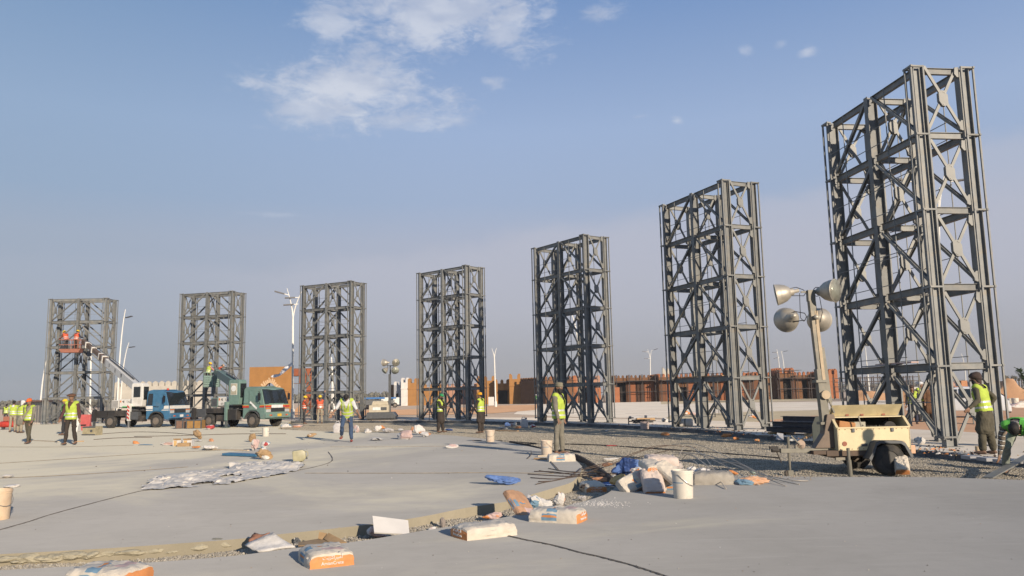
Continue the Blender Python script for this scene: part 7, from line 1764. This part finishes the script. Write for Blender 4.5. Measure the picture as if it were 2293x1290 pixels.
for k in range(5): link('frame_bar', MB().bar((rnd.uniform(0,.3), .12*k, .08+.06*(k%3)), (L_-rnd.uniform(0,.4), .12*k+.1, .10+.06*(k%3)), .05, m=m_black).mesh('frame_bar'), t)
link('frame_end', MB().bar((0,0,0),(0,0,.32),.05,m=m_black).bar((0,0,.32),(.25,.1,.32),.05,m=m_black).mesh('frame_end'), t)
for k, (xa, xb_, yy_, l_, mt_) in enumerate(((1411,1437,938,'grey block board on the plinth, left of two',m_grey),(1446,1470,936,'grey block board on the plinth, right of two',m_grey),(1425,1465,943,'raw timber length beside the grey boards',m_timb))):
    P, Q = at(xa, yy_), at(xb_, yy_-1); o = MB().bar(P+Vector((0,0,.08)), Q+Vector((0,0,.08)), .25, .16, m=mt_).build('board_stack', bevel=.01); tag(o, l_, 'board')
# boards resting on the first level of the two near towers
for (ti, u0, u1, l_, k) in ((6,-3.6,-1.9,'grey board resting on the first level of the tallest tower, left side',0),(6,-2.9,-1.2,'pinkish board across the first level of the tallest tower',1),(5,-3.5,-.9,'timber board lying along the first level of the second tallest tower',2)):
    x, y, th, dz = TOWERS[ti]; e1 = Vector((math.cos(th), -math.sin(th), 0)); e2 = Vector((math.sin(th), math.cos(th), 0)); O = Vector((x, y, TL+.125+.03*(k == 1)))
    o = MB().bar(O+e1*u0+e2*(.0+.03*k), O+e1*u1+e2*(.04), .22, .03, m=(m_grey, m_spink, m_timb)[k]).build('plank'); tag(o, l_, 'plank')
# white step blocks, pipe stub and the cut plate at the right edge
for k, (xa, xb_, yy_) in enumerate(((2166,2200,1029),(2202,2236,1033),(2238,2290,1038))):
    P, Q = at(xa, yy_), at(xb_, yy_); o = MB().box(((P.x+Q.x)/2, (P.y+Q.y)/2+.1, .035), ((Q-P).length*.97, .35, .07), m_grey).build('step_block', bevel=.008); o.rotation_euler = (0,0,0); tag(o, ('leftmost','middle','rightmost')[k] + ' of three grey blocks on the plinth edge by the barefoot worker', 'block')
P = at(2193, 1016); o = MB().lathe([(.05,0),(.05,.16),(.04,.16),(.04,.02)], P + Vector((0,.05,0)), 'z', 16, m_mastlit).build('pipe_stub', smooth=True); tag(o, 'short grey pipe stub standing on the plinth left of the barefoot worker', 'pipe')
P, Q = at(2212, 1074, -.08), at(2300, 1040, -.02); o = MB().bar(P+Vector((0,0,.03)), Q+Vector((0,-.2,.22)), .16, .02, m=m_plate).build('steel_plate'); tag(o, 'long grey steel plate slanting up under the bending worker hands', 'steel plate')
# ladder in the middle tower
t = thing('step_ladder', 'small dark step ladder behind the left legs of the middle tower', 'ladder', at(968, 944)); 
for x in (-.2,.2): link('stile', MB().bar((x,0,0),(x*.7,.35,1.5),.04,m=m_dgrey).mesh('stile'), t)
for k in range(5): link('rung', MB().bar((-.2+.012*k,.07+.07*k,.3+.28*k),(.2-.012*k,.07+.07*k,.3+.28*k),.03,m=m_dgrey).mesh('rung'), t)
# rebar and wires
m_rebar = M('rusty_rebar', (.12,.085,.065), .8, .3); m_wire = M('pale_wire', (.50,.44,.36), .5, .3)
def wires(name, label_, cat, sets, r, mat, z0=.012):
    b = MB()
    for pts in sets:
        P = []
        for q in pts:
            if len(q) == 3: P.append(at(q[0], q[1], 0) + Vector((0,0,q[2])))
            else: P.append(at(q[0], q[1], 0) + Vector((0,0,z0)))
        S_ = []
        for i in range(len(P)-1):
            for k in range(4): S_.append(P[i].lerp(P[i+1], k/4))
        S_.append(P[-1])
        # gentle smoothing
        for _ in range(3): S_ = [S_[0]] + [(S_[i-1]+S_[i]*2+S_[i+1])/4 for i in range(1, len(S_)-1)] + [S_[-1]]
        b.tube(S_, r, 5, mat)
    o = b.build(name, smooth=2); return tag(o, label_, cat)
wires('rebar_bundle', 'fan of thin dark rebar lying across the slab corner', 'rebar', [[(1196,1057),(1240,1057),(1290,1066),(1335,1068,.05),(1370,1074,.02)],[(1182,1063),(1230,1066),(1280,1069),(1335,1072,.05)],[(1188,1071),(1240,1075),(1290,1070),(1340,1056,.06)],[(1205,1080),(1240,1079),(1280,1068),(1304,1049,.02)],
  [(1207,1055),(1255,1063),(1310,1061,.04),(1380,1068,.05)],[(1228,1050),(1262,1057),(1310,1063,.04)],[(1200,1086),(1216,1082),(1262,1074),(1300,1062)],[(1233,1034),(1251,1054)],[(1181,1028),(1190,1020),(1189,1013,.05)]], .008, m_rebar)
wires('rebar_bundle', 'long thin dark rods arching from the slab corner over the sack pile', 'rebar', [[(1300,1056,.03),(1380,1052,.12),(1440,1040,.30),(1500,1036,.36)],[(1310,1052,.03),(1390,1046,.16),(1470,1040,.42),(1560,1034,.30)],[(1322,1058,.02),(1400,1055,.20),(1500,1060,.42)]], .007, m_rebar)
wires('wire_bundle', 'spray of pale thin wires sagging onto the near slab right of the bucket', 'wire', [[(1500,1030,.10),(1540,1040,.25),(1590,1060,.12),(1640,1085,.01)],[(1510,1034,.2),(1570,1050,.30),(1640,1066,.12),(1700,1088,.01)],[(1520,1040,.25),(1600,1056,.30),(1680,1070,.10),(1760,1090,.01)],[(1525,1044,.10),(1545,1050,.35),(1600,1072,.10),(1626,1096,.01)],[(1505,1026,.3),(1555,1030,.38),(1620,1046,.25),(1690,1064,.08),(1735,1074,.01)],[(1515,1050,.1),(1535,1036,.42),(1575,1048,.28),(1618,1080,.02)],
  [(1560,1046,.3),(1640,1060,.18),(1740,1078,.02),(1790,1086,.01)],[(1530,1046,.15),(1560,1060,.25),(1580,1080,.02)],[(1610,1050,.1),(1650,1060,.22),(1720,1075,.02)],[(1700,1070,.06),(1780,1080,.02),(1810,1078,.01)]], .0075, m_wire)
wires('cable', 'black cable snaking over the gravel towards the trailer', 'cable', [[(1100,982,-.13),(1180,986,-.13),(1300,985,-.13),(1430,992,-.13),(1560,1000,-.13),(1650,1006,-.13),(1745,1014,-.12)]], .018, m_black)
wires('cable', 'black cable across the gravel behind the two robed workers', 'cable', [[(560,966),(760,962,-.12),(900,963,-.13),(1060,975,-.13),(1200,984,-.13)]], .018, m_black)
wires('rope', 'thin dark ropes lying on the slab before the white crane', 'rope', [[(230,972),(300,967),(380,969),(440,975)],[(300,978),(420,976),(520,972),(640,972)],[(210,985),(260,981),(340,980)]], .014, m_rebar)
# small crumbs on the slabs: too many to count
cb_ = MB(); rr = random.Random(4)
def crumb(x, y, s_, m_): 
    a_ = rr.uniform(0,6.28); q = [Vector((math.cos(a_+k*2.1)*s_*rr.uniform(.6,1.2), math.sin(a_+k*2.1)*s_*rr.uniform(.6,1.2), 0)) for k in range(3)]
    c = Vector((x, y, 0)); cb_.add([c+q[0]+Vector((0,0,.001)), c+q[1]+Vector((0,0,.001)), c+q[2]+Vector((0,0,.001)), c+Vector((0,0,s_*.7))], [(0,1,3),(1,2,3),(2,0,3)], m_)
for i in range(420):
    px = rr.uniform(-20, 2310); py = rr.choice([rr.uniform(958, 1010), rr.uniform(1000, 1285)])
    p = at(px, py)
    if inpoly(p.x, p.y, midp) or inpoly(p.x, p.y, forep): crumb(p.x, p.y, rr.uniform(.003,.010)*(1 if p.y < 14 else 2.6), rr.choice([m_rebar, m_rebar, m_paper2, m_card, m_stone, m_form]))
for i in range(420):                          # dust spill at the bay between the slabs
    p = at(rr.gauss(1345, 32), rr.gauss(1128, 3.5)); crumb(p.x, p.y, rr.uniform(.004,.015), m_paper2)
    if i % 2: q = at(rr.uniform(1380,1830), rr.gauss(1070, 3)); crumb(q.x, q.y, rr.uniform(.006,.02), m_rebar if rr.random() < .4 else m_card)
for i in range(700):
    px = rr.uniform(380, 2290); u = rr.random(); p = KERB[int(rr.uniform(8, len(KERB)-10))]; q = Vector(p) + Vector((rr.gauss(0,.5), rr.uniform(.1,3.5)))
    crumb(q.x, q.y, rr.uniform(.02,.06), rr.choice([m_rebar, m_card, m_form, m_sorange, m_paper2]))
tag(cb_.build('debris'), 'fine crumbs, splinters and grit strewn over slabs and plinth', 'debris', kind='stuff')
# ------------------------------------------------------------------ haze
hm = bpy.data.materials.new('air_haze'); hm.use_nodes = True; hn = NT(hm.node_tree)
pv = hn.node('ShaderNodeVolumePrincipled', {'Color': (.86,.88,.93,1), 'Density': 0.0003, 'Anisotropy': 0.0}); ho = hn.node('ShaderNodeOutputMaterial'); hn.l.new(pv.outputs[0], ho.inputs['Volume'])
hz = MB().box((0, 400, 15.0-1.35/2), (2400, 1400, 32.7)).build('haze', hm); tag(hz, 'thin dusty haze lying over the whole site', 'haze', kind='stuff')
